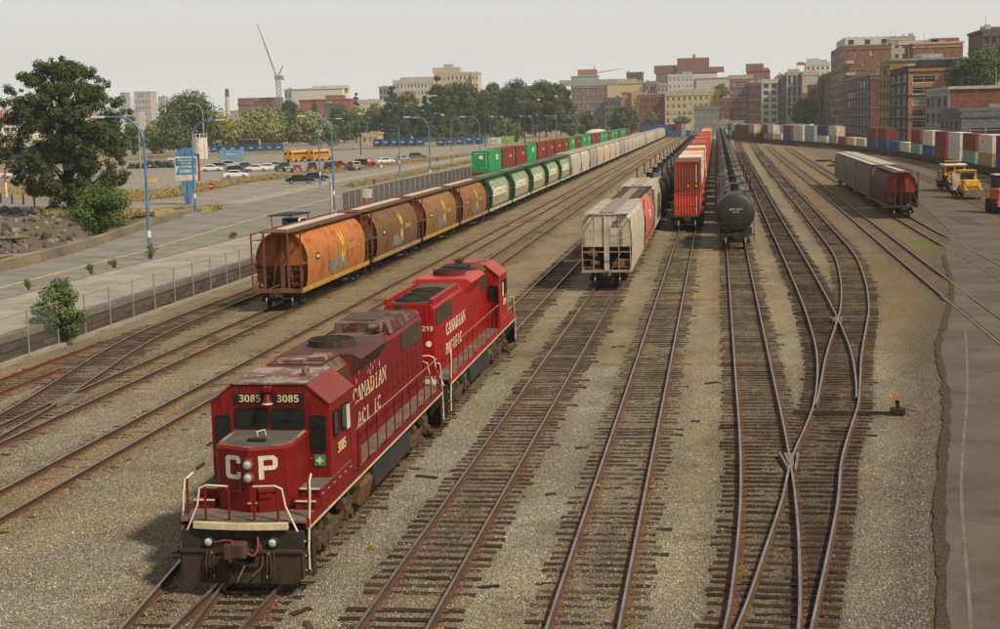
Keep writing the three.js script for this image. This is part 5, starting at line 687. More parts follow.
      const st = new MB(); for (const y of [0.42, 0.76, 1.1]) st.box(0.42, 0.03, 0.3, s * 1.32, y, z(e - 0.1)); st.box(0.03, 1.1, 0.34, s * 1.08, 0.93, z(e - 0.1)).box(0.44, 1.1, 0.03, s * 1.32, 0.93, z(e - 0.3)).box(0.03, 0.9, 0.3, s * 1.53, 0.62, z(e - 0.42)); const sm = st.mesh('step_well', mSoot, t); new MB().box(0.36, 0.025, 0.03, s * 1.3, 1.12, z(e + 0.06)).box(0.36, 0.025, 0.03, s * 1.3, 0.78, z(e + 0.06)).box(0.36, 0.025, 0.03, s * 1.3, 0.44, z(e + 0.06)).mesh('step_edge', wg, sm); } }
  // end beams, plows, couplers, hoses
  for (const q of [1, -1]) { const gq = new THREE.Group(); const z = v => q * v;
    const eb = new MB(); eb.box(2.9, 0.5, 0.16, 0, 1.12, z(8.72)); const bm = eb.mesh('end_beam', mSoot, t); const strip = new MB(), arc = [[-1.12, 0], [1.12, 0]]; for (let k = 0; k <= 10; k++) { const x = 1.12 - k * 0.224; arc.push([x, 0.09 + 0.10 * (1 - (x / 1.12) ** 2)]); } strip.ext(q > 0 ? arc : arc.map(p => [p[0], -p[1]]).reverse(), 0.15, 0, DK - 0.012, z(8.78), Math.PI / 2); strip.mesh('anticlimber', P.anti, bm); new MB().ext([[-1.12, 0], [1.12, 0], [0.8, 0.10], [0, 0.16], [-0.8, 0.10]], 0.03, 0, DK - 0.01, z(8.72), q > 0 ? Math.PI / 2 : -Math.PI / 2).mesh('end_platform', P.deck, bm);
    const pl = new MB(); const prof = [[-1.45, 0.92], [1.45, 0.92], [1.45, 0.3], [1.25, 0.16], [-1.25, 0.16], [-1.45, 0.3]]; pl.ext(prof, 0.04, 0, 0, q > 0 ? 8.86 : -8.9, 0, 0, 0, 0.01, [[[-0.34, 0.62], [0.34, 0.62], [0.34, 0.92 - 0.02], [-0.34, 0.92 - 0.02]].reverse()]).box(2.9, 0.06, 0.3, 0, 0.93, z(8.8)); for (const s of [-1, 1]) pl.box(0.04, 0.6, 0.7, s * 1.44, 0.6, z(8.56)); const pm = pl.mesh('plow', mat([0.062, 0.045, 0.030], 0.92, rustMap), t); new MB().box(0.8, 0.05, 0.12, 0, 0.6, z(8.92)).mesh('plow_lip', mTruck, pm);
    const cp = mk('coupler', couplerGeo, mat([0.10, 0.055, 0.045], 0.8, rustMap), t); cp.position.set(0, -0.05, z(8.75)); cp.scale.set(1.25, 1.25, 0.8); cp.rotation.y = q > 0 ? 0 : Math.PI;
    for (const s of [-1, 1]) { const dl = new MB().cyl(0.12, 0.1, 0.12, s * 0.76, 1.13, z(8.86), 'z', 16).mesh('ditch_light', mSoot, bm); new MB().ball(0.095, s * 0.76, 1.13, z(8.91), 1, 1, 0.4, 12, 8).mesh('lens', mat([0.6, 0.6, 0.56], 0.12, null, 0.4), dl); const h = new MB(); for (let k = 0; k < 3; k++) h.curve([[s * (0.62 + 0.08 * k), 0.98, z(8.92)], [s * (0.65 + 0.08 * k), 0.7, z(9.0)], [s * (0.60 + 0.1 * k), 0.32, z(8.98)]], 0.02, 8, 5); h.mesh('mu_hoses', mat([0.06, 0.04, 0.03], 0.8), bm); new MB().box(0.02, 0.06, 0.03, s * 0.63, 0.36, z(9.0)).box(0.02, 0.05, 0.03, s * 0.68, 0.9, z(8.95)).mesh('hose_fittings', mGalv, bm); }
    new MB().curve([[-0.62, 1.12, z(8.9)], [-0.2, 1.2, z(9.02)], [0.1, 1.05, z(9.05)], [0.32, 0.85, z(9.03)], [0.42, 1.0, z(8.95)], [0.40, 1.25, z(8.85)]], 0.03, 20, 6).mesh('brake_hose', mat([0.22, 0.05, 0.035], 0.7), bm); new MB().curve([[-0.25, 0.95, z(8.9)], [-0.3, 0.6, z(9.05)], [-0.12, 0.3, z(9.1)], [-0.08, 0.2, z(9.08)]], 0.028, 12, 6).mesh('air_hose', mBlack, bm); new MB().bar([-0.05, 0.28, z(9.08)], [0.12, 0.62, z(9.02)], 0.012, 5).mesh('chain', mGalv, bm); }
  // fuel tank, reservoirs, trucks
  new MB().ext([[-1.05, 1.24], [1.05, 1.24], [1.36, 1.12], [1.42, 0.56], [1.15, 0.24], [-1.15, 0.24], [-1.42, 0.56], [-1.36, 1.12]], 4.6, 0, 0, -3.4, 0, 0, 0, 0.04).mesh('fuel_tank', mat([0.030, 0.032, 0.034], 0.65), t); for (const s of [-1, 1]) new MB().cyl(0.2, 0.2, 1.1, s * 1.15, 1.12, 2.75, 'z', 14).ball(0.2, s * 1.15, 1.12, 3.3, 1, 1, 0.5, 12, 7).mesh('air_reservoir', mat([0.16, 0.10, 0.05], 0.8, rustMap), t);
  new MB().ext([[-0.95, 1.2], [0.95, 1.2], [1.36, 0.85], [1.2, 0.26], [-1.2, 0.26], [-1.36, 0.85]], 1.0, 0, 0, 1.3, 0, 0, 0, 0.1).mesh('sump', mat([0.15, 0.09, 0.045], 0.85, rustMap), t);
  for (const z of [5.3, -5.3]) { const tr = mk('truck', locoTruckGeo, mat([0.095, 0.067, 0.044], 0.92, rustMap), t); tr.position.z = z; for (const s of [-1, 1]) for (const a of [-1.37, 1.37]) { const w = mk('wheel', locoWheel, mWheel, tr); w.position.set(s * 0.78, 0.512, a); w.rotation.y = s > 0 ? Math.PI : 0; } }
  return t;
}
const wornRoof = mat([0.15, 0.125, 0.105], 0.9, rustMap);
const chipMap = tex(512, 512, (i, j) => { const u = i / 512, v = j / 512, a = pfbm(u, v, 5, 5), k = 0.9 + 0.2 * (pnoise(u * 128, v * 128, 128) - 0.5); const f = sstep(0.40, 0.60, a + 0.16 * (pnoise(u * 40, v * 40, 40) - 0.5)); return [lerp(190, 255, f) * k, lerp(155, 250, f) * k, lerp(146, 244, f) * k]; }, 2.6);
locomotive('dark red diesel locomotive 3085 with CP on its nose, leading', -10.85, 40.8, 0, { red: mat([0.17, 0.0065, 0.006], 0.5, flakeMap, 0, { specularIntensity: 0.5 }), cabRed: mat([0.195, 0.0075, 0.006], 0.48, flakeMap, 0, { specularIntensity: 0.5 }), pale: mat([0.31, 0.265, 0.235], 0.8, chipMap), slope: mat([0.20, 0.042, 0.040], 0.65), deck: mat([0.155, 0.125, 0.10], 0.9, speckMap), stripe: mat([0.50, 0.42, 0.26], 0.8), letter: mat([0.66, 0.53, 0.30], 0.7), anti: mat([0.60, 0.52, 0.36], 0.8), roof: wornRoof, fan: mat([0.055, 0.038, 0.034], 0.85), flare: mat([0.085, 0.036, 0.032], 0.7), worn: mat([0.17, 0.105, 0.092], 0.85, chipMap), rearBox: true, cp: true, mark: mat([0.70, 0.645, 0.53], 0.7), num: '3085', words: [['CANADIAN', 0.44, 3.12, -0.35, [9]], ['PACIFIC', 0.40, 2.42, 0.05, [0, 4]]], drop: true, sp: 1.3 });
locomotive('bright red diesel locomotive facing away, coupled behind the leading one', -10.85, 59.45, Math.PI, { red: mat([0.33, 0.0085, 0.006], 0.45, flakeMap, 0, { specularIntensity: 0.5 }), pale: mat([0.34, 0.075, 0.065], 0.6), deck: mat([0.16, 0.135, 0.11], 0.9, speckMap), stripe: mat([0.50, 0.46, 0.36], 0.8), letter: mat([0.72, 0.66, 0.55], 0.7), anti: mat([0.55, 0.5, 0.4], 0.8), roof: mat([0.12, 0.085, 0.07], 0.9, rustMap), fan: mat([0.10, 0.025, 0.02], 0.8), flare: mat([0.42, 0.02, 0.017], 0.45), worn: wornRoof, rearBox: false, rearNum: '8219', num: '8219', words: [['CANADIAN', 0.44, 2.95, 4.0 - 8.0, null], ['PACIFIC', 0.42, 2.25, -4.5, null]], sp: 1.3 });
// ---------------------------------------------------------------- street furniture and vehicles on the left
const mLamp = mat([0.085, 0.20, 0.40], 0.5), mPole = mat([0.40, 0.40, 0.38], 0.6), mWood = mat([0.16, 0.115, 0.075], 0.95, woodMap);
function streetLamp(label, X, Z, side, h = 10.2, m = mLamp, Y = 1, arm = 3.0, twin = false) { // side: which way the arm reaches (-1 left)
  const t = thing('street_lamp', label, 'street lamp', X, Y, Z, 0, m === mLamp ? 'blue street lamps' : 'grey lamp posts');
  new MB().cone([0, 0, 0], [0, h * 0.8, 0], 0.13, 0.085, 10).mesh('post', m, t); new MB().cyl(0.2, 0.17, 0.35, 0, 0.17, 0, 'y', 10).mesh('base', m, t);
  const b = new MB(), c = []; for (let i = 0; i <= 8; i++) { const a = i / 8 * Math.PI / 2; c.push([side * arm * 0.62 * (1 - Math.cos(a)), h * 0.8 + h * 0.2 * Math.sin(a), 0]); } c.push([side * arm, h + 0.02, 0]); b.curve(c, 0.07, 22, 7); b.mesh('arm', m, t);
  new MB().rb(0.95, 0.17, 0.34, 0.06, side * (arm + 0.35), h + 0.02, 0).mesh('lamp_head', mat([0.62, 0.62, 0.6], 0.5), t); if (m === mLamp) new MB().cyl(0.14, 0.14, 0.5, 0, 1.9, 0, 'y', 10, true).mesh('white_band', mat(C.white, 0.7), t); return t;
}
streetLamp('blue curved street lamp with weeds at its foot, nearest the camera', -41.0, 103.5, -1, 10.4);
streetLamp('blue street lamp standing before the blue and white pylon sign', -57.8, 160, 1, 10.2);
streetLamp('blue street lamp on the near kerb behind the orange hopper', -42.2, 161.5, -1, 10.4);
streetLamp('blue street lamp beside the two parked black cars', -60.6, 224, 1, 10.2);
streetLamp('blue street lamp rising behind the screened fence', -43.4, 224.5, -1, 10.2);
[[-60.2, 281, 1, 'blue street lamp on the far kerb opposite the screened fence'], [-46, 290, -1, 'blue street lamp just left of the first green container'], [-61.5, 345, 1, 'blue street lamp on the far kerb near the blue dumpsters'], [-49.5, 352, -1, 'blue street lamp rising behind the first green container'], [-62, 410, 1, 'blue street lamp on the far kerb before the dark trees'], [-51, 418, -1, 'blue street lamp rising behind the brown containers'], [-63, 480, 1, 'distant blue street lamp under the dark trees'], [-52, 490, -1, 'distant blue street lamp behind the second green container'], [-63, 560, 1, 'far blue street lamp by the brick office block'], [-53, 575, -1, 'farthest blue street lamp along the road']].forEach(a => streetLamp(a[3], a[0], a[1], a[2]));
streetLamp('tall grey lamp post behind the blue and white pylon sign', onY(205.5, 170)[0], onY(205.5, 170)[1], -1, 14.5, mPole, 1, 2.2);
streetLamp('grey lamp post standing behind the big leafy tree', onY(141, 175)[0], onY(141, 175)[1], -1, 11, mPole, 1, 0.8);
function utilityPole(label, px, py, h, cross) { const [X, Z] = onY(px, py), t = thing('utility_pole', label, 'pole', X, 1, Z, 0, 'utility poles'); new MB().cone([0, 0, 0], [0, h, 0], 0.2, 0.12, 8).mesh('post', mWood, t); if (cross) { new MB().box(2.4, 0.14, 0.12, 0, h - 0.7, 0).mesh('crossarm', mWood, t); const i = new MB(); for (const x of [-1, -0.4, 0.4, 1]) i.cyl(0.05, 0.07, 0.22, x, h - 0.52, 0, 'y', 8); i.mesh('insulators', mPole, t); } else new MB().box(0.9, 0.7, 0.5, 0, h - 0.4, 0).mesh('floodlights', mat([0.55, 0.55, 0.53], 0.6), t); return t; }
utilityPole('wooden utility pole before the dark conifers', 485.5, 147, 14.5, true); utilityPole('wooden utility pole with transformer right of the white bin', 525, 148, 15, true); utilityPole('floodlight pole beside the row of blue dumpsters', 361, 155, 12.5, false); utilityPole('thin grey pole at the end of the dumpster row', 443.5, 147, 12, false);
utilityPole('tall pole with camera head behind the brown containers', 539.5, 143, 17, false); utilityPole('tall plain pole left of the brick office block', 557, 143, 18, false);
{ // red and white banded mast at the left edge
  const [X, Z] = onY(6.5, 197), t = thing('banded_mast', 'red and white banded mast at the left edge', 'mast', X, 1, Z); for (let k = 0; k < 7; k++) new MB().cyl(0.16 - k * 0.012, 0.155 - k * 0.012, 2.1, 0, 1.05 + k * 2.1, 0, 'y', 10).mesh('band', k % 2 ? mat([0.5, 0.07, 0.04], 0.7) : mat(C.white, 0.7), t);
}
// parked vehicles: lofted body sides, glazed cabin, wheels
function vehicle(kind, color, label, X, Z, turn, Y = 1.012) {
  const S = { sedan: { L: 4.7, W: 1.8, body: [[-2.35, 0.35], [-2.33, 0.85], [-1.6, 0.98], [1.0, 0.95], [2.1, 0.82], [2.33, 0.62], [2.33, 0.32]], cab: [[-1.85, 0.95], [-1.1, 1.42], [0.35, 1.45], [1.25, 0.95]], r: 0.32, a: 1.38 }, suv: { L: 4.7, W: 1.88, body: [[-2.35, 0.4], [-2.35, 1.05], [1.1, 1.08], [2.2, 0.98], [2.33, 0.7], [2.33, 0.38]], cab: [[-2.28, 1.05], [-2.0, 1.75], [0.45, 1.76], [1.3, 1.06]], r: 0.37, a: 1.4 }, pickup: { L: 5.6, W: 1.95, body: [[-2.8, 0.5], [-2.8, 1.12], [-0.55, 1.12], [1.35, 1.12], [2.6, 1.05], [2.78, 0.75], [2.78, 0.45]], cab: [[-0.6, 1.1], [-0.45, 1.82], [0.85, 1.84], [1.5, 1.1]], r: 0.4, a: 1.75 } }[kind];
  const t = thing('parked_' + (kind === 'pickup' ? 'pickup_truck' : kind === 'suv' ? 'suv' : 'car'), label, kind === 'pickup' ? 'pickup truck' : 'car', X, Y, Z, turn, 'vehicles parked on the lot'), m = mat(color, 0.25, null, 0.1, { }), W = S.W;
  const ex = (poly, w, b) => new MB().ext(poly, w - 2 * b, -(w - 2 * b) / 2 * 0, 0, 0, 0, 0, 0, b);
  const body = (poly, w, b, n, mm, p) => { const mb = new MB(); mb.ext(poly, w - 2 * b, 0, 0, -(w - 2 * b) / 2, 0, 0, 0, b); const g = mb.geo(); return mk(n, g, mm, p); };
  body(S.body, W, 0.06, 'body', m, t); const c = body(S.cab, W - 0.22, 0.08, 'cabin', m, t);
  const sh = S.cab, cx = (sh[0][0] + sh[1][0] + sh[2][0] + sh[3][0]) / 4, cy = sh[0][1]; const ins = sh.map(p => [cx + (p[0] - cx) * 0.86, cy + 0.06 + (p[1] - cy) * 0.76]); for (const s of [-1, 1]) { const g = new MB().ext(ins, 0.02, 0, 0, s * (W / 2 - 0.115) - 0.01).mesh('side_window', mGlass, c); }
  const q = (a, b, n) => { const w = W / 2 - 0.26, lx = lerp(a[0], b[0], 0.14), ly = lerp(a[1], b[1], 0.14), hx = lerp(a[0], b[0], 0.88), hy = lerp(a[1], b[1], 0.88), o = n * 0.012; new MB().quad([lx + o * 1, ly + 0.01, -w], [hx + o, hy + 0.01, -w], [hx + o, hy + 0.01, w], [lx + o, ly + 0.01, w]).mesh(n > 0 ? 'windscreen' : 'rear_window', mGlass, c); }; q(sh[3], sh[2], 1); q(sh[0], sh[1], -1);
  for (const s of [-1, 1]) for (const a of [-S.a, S.a]) { const w = new MB().cyl(S.r, S.r, 0.22, a, S.r, s * (W / 2 - 0.1), 'z', 16).mesh('wheel', mat([0.02, 0.02, 0.02], 0.85, null), t); new MB().cyl(S.r * 0.6, S.r * 0.6, 0.23, a, S.r, s * (W / 2 - 0.1), 'z', 12).mesh('rim', mat([0.35, 0.35, 0.36], 0.35, null, 0.8), w); }
  const L = S.L / 2; for (const s of [-1, 1]) { new MB().rb(0.05, 0.14, 0.34, 0.02, L - 0.02, 0.72, s * (W / 2 - 0.32)).mesh('headlight', mat([0.55, 0.55, 0.52], 0.2, null), t); new MB().rb(0.05, 0.16, 0.3, 0.02, -L + 0.02, 0.82, s * (W / 2 - 0.3)).mesh('tail_light', mat([0.30, 0.01, 0.01], 0.3, null), t); } new MB().box(0.03, 0.12, 0.5, L + 0.0, 0.5, 0).box(0.03, 0.12, 0.45, -L - 0.0, 0.6, 0).mesh('plates', mat([0.5, 0.5, 0.48], 0.6, null), t);
  if (kind === 'pickup') new MB().box(2.0, 0.04, W - 0.4, -1.7, 1.13, 0).mesh('load_bed', mBlack, t);
  return t;
}
const car = (kind, color, label, px, py, turn) => { const [X, Z] = onY(px, py); return vehicle(kind, color, label, X, Z, turn); };
const cBlack = [0.012, 0.012, 0.013], cWhite = [0.66, 0.66, 0.64], cSilver = [0.30, 0.31, 0.32];
car('sedan', cBlack, 'black sedan parked nearest the road in the lot', 300, 183.5, 0.35); car('sedan', [0.02, 0.022, 0.03], 'second black sedan half hidden behind the nearest one', 315, 180.8, 0.35);
car('sedan', cWhite, 'white sedan at the left end of the parked row', 236, 178, 0.3); car('suv', [0.08, 0.085, 0.09], 'dark grey car behind the white sedan at the row end', 238, 174.5, 0.3); car('sedan', cWhite, 'white hatchback, third in the parked row', 257, 171.5, 0.2); car('sedan', [0.7, 0.7, 0.68], 'small white car left of the dark pickup', 269.5, 170.5, 0.2); car('pickup', [0.03, 0.035, 0.04], 'dark pickup truck in the middle of the parked row', 284, 171.5, -0.9); car('sedan', [0.30, 0.07, 0.02], 'orange red car between the dark pickup and grey car', 297, 172, 1.9); car('suv', [0.05, 0.055, 0.06], 'dark grey hatchback right of the orange car', 312, 171, 1.9); car('suv', [0.02, 0.02, 0.022], 'black off-roader with spare wheel in the parked row', 328, 170.5, 1.9); car('suv', [0.16, 0.17, 0.18], 'grey van at the right end of the parked row', 353, 170, 2.2);
car('sedan', cWhite, 'white car by the rubble left of the pylon sign', 176, 161.5, 0.1); car('pickup', cWhite, 'white pickup truck left of the big tree', 14, 178.5, 0.1); car('sedan', cSilver, 'silver car behind the big tree', 60, 177, 0.2);
car('suv', [0.20, 0.21, 0.22], 'silver car at the far end of the lot near the pylon', 222, 170.5, 0.3); car('sedan', [0.05, 0.07, 0.12], 'dark blue car behind the white hatchback', 247, 169, 0.2); car('sedan', [0.30, 0.30, 0.29], 'pale grey car behind the dark pickup', 277, 168.5, 0.2); [['sedan', cWhite, 'white car beside the silver one near the pylon', 212, 171.5], ['suv', [0.35, 0.35, 0.34], 'pale grey van behind the white sedan', 229, 168], ['sedan', [0.16, 0.02, 0.02], 'dark red car behind the buses row', 338, 167.5], ['suv', [0.02, 0.02, 0.02], 'black car right of the grey van', 365, 167], ['sedan', cWhite, 'white car right of the notice board', 385, 164], ['sedan', cSilver, 'silver car far right in the lot', 402, 161.5], ['suv', [0.1, 0.12, 0.14], 'dark car at the far right end of the lot', 418, 159.5]].forEach(([k, c, l, x, y], i) => car(k, c, l, x, y, 0.2 + 0.5 * (i % 3)));
{ // heap of dark rubble left of the pylon sign
  const [X, Z] = onY(158, 168), t = thing('rubble_heap', 'long heap of dark rubble left of the pylon sign', 'rubble', X, 1, Z, 0.1), r = mulberry(64), b = new MB(), c = new MB(); for (let k = 0; k < 90; k++) { const x = (r() - 0.5) * 13, h = 1.5 * (1 - (x / 7) ** 2), g = new THREE.DodecahedronGeometry(0.3 + 0.5 * r(), 0); (k % 4 ? b : c).put(g, x, h * r(), (r() - 0.5) * 4, r() * 3, r() * 3, r() * 3); } b.mesh('dark_lumps', mat([0.07, 0.075, 0.075], 0.95, speckMap), t).userData.kind = 'stuff'; c.mesh('pale_lumps', mat([0.24, 0.22, 0.19], 0.95, speckMap), t).userData.kind = 'stuff'; }
{ // white pickup with a black flat rack on the apron, seen over the hopper roof
  const t = vehicle('pickup', cWhite, 'white pickup with black overhead rack behind the orange hopper', -35.4, 121.5, 1.45, 1.01); const rk = new MB(); rk.box(4.2, 0.1, 2.1, -0.6, 2.12, 0); for (const x of [-2.3, 1.2]) for (const z of [-0.9, 0.9]) rk.bar([x, 1.1, z], [x, 2.1, z], 0.04); rk.mesh('rack', mBlack, t);
}
function schoolBus(label, px, py, turn) {
  const [X, Z] = onY(px, py), t = thing('school_bus', label, 'bus', X, 1.01, Z, turn, 'school buses'), y = mat([0.62, 0.30, 0.025], 0.45);
  new MB().ext([[-1.2, 0.55], [1.2, 0.55], [1.2, 2.4], [1.05, 2.8], [0.7, 2.95], [-0.7, 2.95], [-1.05, 2.8], [-1.2, 2.4]], 9, 0, 0, -4.5, 0, 0, 0, 0.05).mesh('body', y, t); new MB().rb(2.1, 1.1, 1.3, 0.15, 0, 1.1, -5.1).mesh('bonnet', y, t);
  for (const s of [-1, 1]) { for (let k = 0; k < 8; k++) new MB().rb(0.02, 0.62, 0.78, 0.008, s * 1.21, 2.1, 3.7 - k * 1.0).mesh('side_window', mGlass, t); new MB().box(0.02, 0.07, 9, s * 1.215, 1.5, 0).box(0.02, 0.07, 9, s * 1.215, 1.15, 0).mesh('black_stripe', mBlack, t); for (const a of [-4.4, 2.6]) new MB().cyl(0.48, 0.48, 0.3, s * 1.05, 0.48, a, 'x', 16).mesh('wheel', mBlack, t); new MB().rb(0.6, 0.55, 0.02, 0.008, s * 0.72, 2.15, 4.56).mesh('rear_window', mGlass, t); new MB().cyl(0.1, 0.1, 0.03, s * 0.95, 1.1, 4.56, 'z', 10).cyl(0.1, 0.1, 0.03, s * 0.6, 2.75, 4.55, 'z', 10).mesh('tail_light', mat([0.3, 0.01, 0.01], 0.3, null), t); }
  new MB().rb(0.62, 1.3, 0.02, 0.008, 0, 1.75, 4.56).mesh('rear_door', mat([0.5, 0.24, 0.02], 0.5), t); new MB().box(2.2, 0.2, 0.1, 0, 0.6, 4.58).mesh('bumper', mBlack, t); new MB().box(1.9, 0.7, 0.03, 0, 2.2, -4.56).mesh('windscreen', mGlass, t); return t;
}
schoolBus('yellow school bus on the left of the parked pair', 297, 161.8, -0.22); schoolBus('yellow school bus on the right of the parked pair', 318, 161, -0.22);
function dumpster(label, px, py, m, w = 6, h = 2.2, turn = 0) { const [X, Z] = onY(px, py), t = thing('dumpster', label, 'dumpster', X, 1.0, Z, turn, 'steel dumpsters'); new MB().ext([[-w / 2, 0.15], [w / 2, 0.15], [w / 2 + 0.1, h], [-w / 2 - 0.1, h]], 2.2, 0, 0, -1.1, 0, 0, 0, 0.03).mesh('bin', m, t); const r = new MB(); for (let k = 0; k <= 5; k++) r.box(0.1, h - 0.3, 0.08, -w / 2 + 0.1 + k * (w - 0.2) / 5, h / 2 + 0.1, 1.13); r.mesh('ribs', m, t); new MB().box(w + 0.3, 0.1, 2.3, 0, h + 0.06, 0).mesh('lid', m, t); new MB().box(w * 0.5, 0.5, 0.03, 0, h * 0.6, 1.19).mesh('label_panel', mat([0.36, 0.45, 0.55], 0.7), t); return t; }
const mBin = mat([0.025, 0.085, 0.22], 0.7), mBin2 = mat([0.16, 0.33, 0.46], 0.7);
for (let i = 0; i < 8; i++) dumpster(`${ord(i)} blue dumpster from the left in the row by the dark trailer`, 215 + i * 9.2, 152.6 - i * 0.25, mBin, 2.7, 2.2, 0.1); dumpster('pale blue open skip on the lot left of the buses', 232, 161, mBin2, 6.2, 2.9, 0.1);
for (let i = 0; i < 6; i++) dumpster(`${ord(i)} blue dumpster from the left in the row under the conifers`, 377.5 + i * 8.6, 147 - i * 0.15, mBin, 2.85, 2.9, 0.05); for (let i = 0; i < 5; i++) dumpster(['dark blue bin at the left of the far bin cluster', 'second bin of the far cluster before the trees', 'third bin of the far cluster before the trees', 'tall blue bin in the far cluster', 'tall blue bin at the right end of the far cluster'][i], 441 + i * 9.5, 146.2 - i * 0.45, i < 1 ? mat([0.05, 0.06, 0.09], 0.8) : mBin, 3.0, i > 2 ? 3.6 : 2.6, 0);
dumpster('white storage bin right of the blue bins', 495, 144.6, mat([0.6, 0.58, 0.53], 0.7), 4.4, 2.6); dumpster('lime green storage bin with white lid', 508, 144, mat([0.28, 0.40, 0.06], 0.7), 4.4, 3.0);
{ // dark trailer and white tank
  let [X, Z] = onY(238, 150.5), t = thing('semi_trailer', 'long dark trailer parked under the willows', 'trailer', X, 1, Z, 0.12); new MB().rb(17, 3.0, 2.6, 0.05, 0, 2.6, 0).mesh('box', mat([0.028, 0.028, 0.032], 0.6), t); new MB().box(17.1, 0.16, 2.7, 0, 4.12, 0).box(0.3, 3.1, 2.7, 8.5, 2.6, 0).mesh('rim', mGalv, t); const w = new MB(); for (const x of [-6.5, -5.3]) for (const z of [-1, 1]) w.cyl(0.5, 0.5, 0.3, x, 0.5, z, 'z', 12); w.mesh('wheels', mBlack, t);
  [X, Z] = onY(201, 159); t = thing('storage_tank', 'white storage tank with railing beside the tall grey lamp', 'tank', X, 1, Z); new MB().cyl(2.1, 2.1, 6.2, 0, 3.1, 0, 'y', 24).mesh('shell', mat([0.66, 0.63, 0.56], 0.7), t); const r = new MB(); for (let k = 0; k < 10; k++) { const a = k * 0.628; r.bar([2.1 * Math.cos(a), 6.2, 2.1 * Math.sin(a)], [2.1 * Math.cos(a), 7.3, 2.1 * Math.sin(a)], 0.05); } r.add(new THREE.TorusGeometry(2.1, 0.05, 5, 24).rotateX(Math.PI / 2), M4.makeTranslation(0, 7.3, 0)); r.mesh('railing', mat(C.white, 0.7), t);
}
{ // pylon sign: blue tapered leg, white cabinet with blue panels, arched top
  const [X, Z] = onY(188.5, 204.5), t = thing('pylon_sign', 'blue and white pylon sign on a tapered leg by the road', 'sign', X, 1, Z, 0.12), B = mat([0.06, 0.25, 0.50], 0.5), Wt = mat([0.68, 0.66, 0.62], 0.6), R = mat([0.36, 0.03, 0.05], 0.6);
  new MB().ext([[-0.32, 0], [0.32, 0], [0.72, 2.9], [-0.72, 2.9]], 0.5, 0, 0, -0.25).mesh('leg', B, t); new MB().box(0.14, 2.9, 0.54, 0, 1.45, 0).box(0.14, 3.3, 0.6, 1.52, 4.6, 0).mesh('red_trim', R, t);
  const cab = new MB().rb(2.9, 2.9, 0.56, 0.04, 0, 4.45, 0).mesh('cabinet', Wt, t); const p1 = new MB().box(2.6, 0.95, 0.03, 0, 5.28, 0.29).mesh('upper_panel', B, cab), p2 = new MB().ext([[-1.25, 3.75], [1.25, 3.75], [1.25, 4.62], [-0.95, 4.62]], 0.03, 0, 0, 0.285).mesh('lower_panel', B, cab);
  glyphs(9, 0.16, 0.24, 0, 5.48, 0.312).mesh('lettering', Wt, p1); glyphs(6, 0.16, 0.24, 0, 5.1, 0.312).mesh('lettering', Wt, p1); glyphs(7, 0.2, 0.4, 0.05, 4.15, 0.322).mesh('lettering', Wt, p2);
  const a = [[-1.35, 0]]; for (let k = 0; k <= 8; k++) a.push([-1.35 + k * 2.7 / 8, 0.35 + 0.75 * Math.sin(k / 8 * Math.PI)]); a.push([1.35, 0]); new MB().ext(a.reverse(), 0.4, 0, 5.9, -0.2).mesh('arched_top', B, t); new MB().ext([[-0.12, 6.15], [0.12, 6.15], [0, 6.7]], 0.03, 0, 0, 0.205).mesh('red_mark', R, t); new MB().rb(0.9, 0.5, 0.5, 0.03, 0.9, 3.25, 0).mesh('dark_hole', mBlack, t);
}
{ const [X, Z] = onY(212, 206.5), t = thing('no_entry_sign', 'round red no entry sign right of the pylon sign', 'sign', X, 1, Z); new MB().cyl(0.04, 0.04, 2.4, 0, 1.2, 0, 'y', 8).mesh('post', mGalv, t); const d = new MB().cyl(0.38, 0.38, 0.03, 0, 2.45, 0.06, 'z', 20).mesh('disc', mat([0.45, 0.02, 0.02], 0.6), t); new MB().box(0.52, 0.13, 0.02, 0, 2.45, 0.08).mesh('bar', mat(C.white, 0.6), d); }
{ const [X, Z] = onY(382, 182), t = thing('parking_sign', 'round prohibition sign on a post behind the screened fence', 'sign', X, 1, Z); new MB().cyl(0.04, 0.04, 2.6, 0, 1.3, 0, 'y', 8).mesh('post', mGalv, t); const d = new MB().cyl(0.4, 0.4, 0.03, 0, 2.5, 0.06, 'z', 20).mesh('disc', mat([0.30, 0.05, 0.06], 0.6), t); new MB().cyl(0.28, 0.28, 0.02, 0, 2.5, 0.08, 'z', 20).mesh('face', mat(C.white, 0.6), d); }
{ const [X, Z] = onY(369.5, 169), t = thing('notice_board', 'red and white notice board on the dry grass strip', 'sign', X, 1, Z); new MB().box(0.95, 1.8, 0.12, 0, 1.4, 0).mesh('panel', mat([0.48, 0.03, 0.03], 0.6), t); new MB().box(0.6, 0.6, 0.05, 0, 1.8, 0.07).mesh('white_panel', mat(C.white, 0.6), t); new MB().box(0.08, 0.6, 0.08, -0.35, 0.3, 0).box(0.08, 0.6, 0.08, 0.35, 0.3, 0).mesh('legs', mGalv, t); }
{ const t = thing('fence_sign', 'white notice above a red notice on the screened fence', 'sign', -38.55, 2.35, 161.5, 0); new MB().box(1.5, 1.0, 0.03, 0, 0.45, 0.3).mesh('white_board', mat(C.white, 0.6), t); new MB().box(1.3, 0.8, 0.03, 0, -0.75, 0.3).mesh('red_board', mat([0.42, 0.10, 0.09], 0.6), t); new MB().bar([0, -1.3, 0.26], [0, 1, 0.26], 0.04).mesh('post', mGalv, t); }
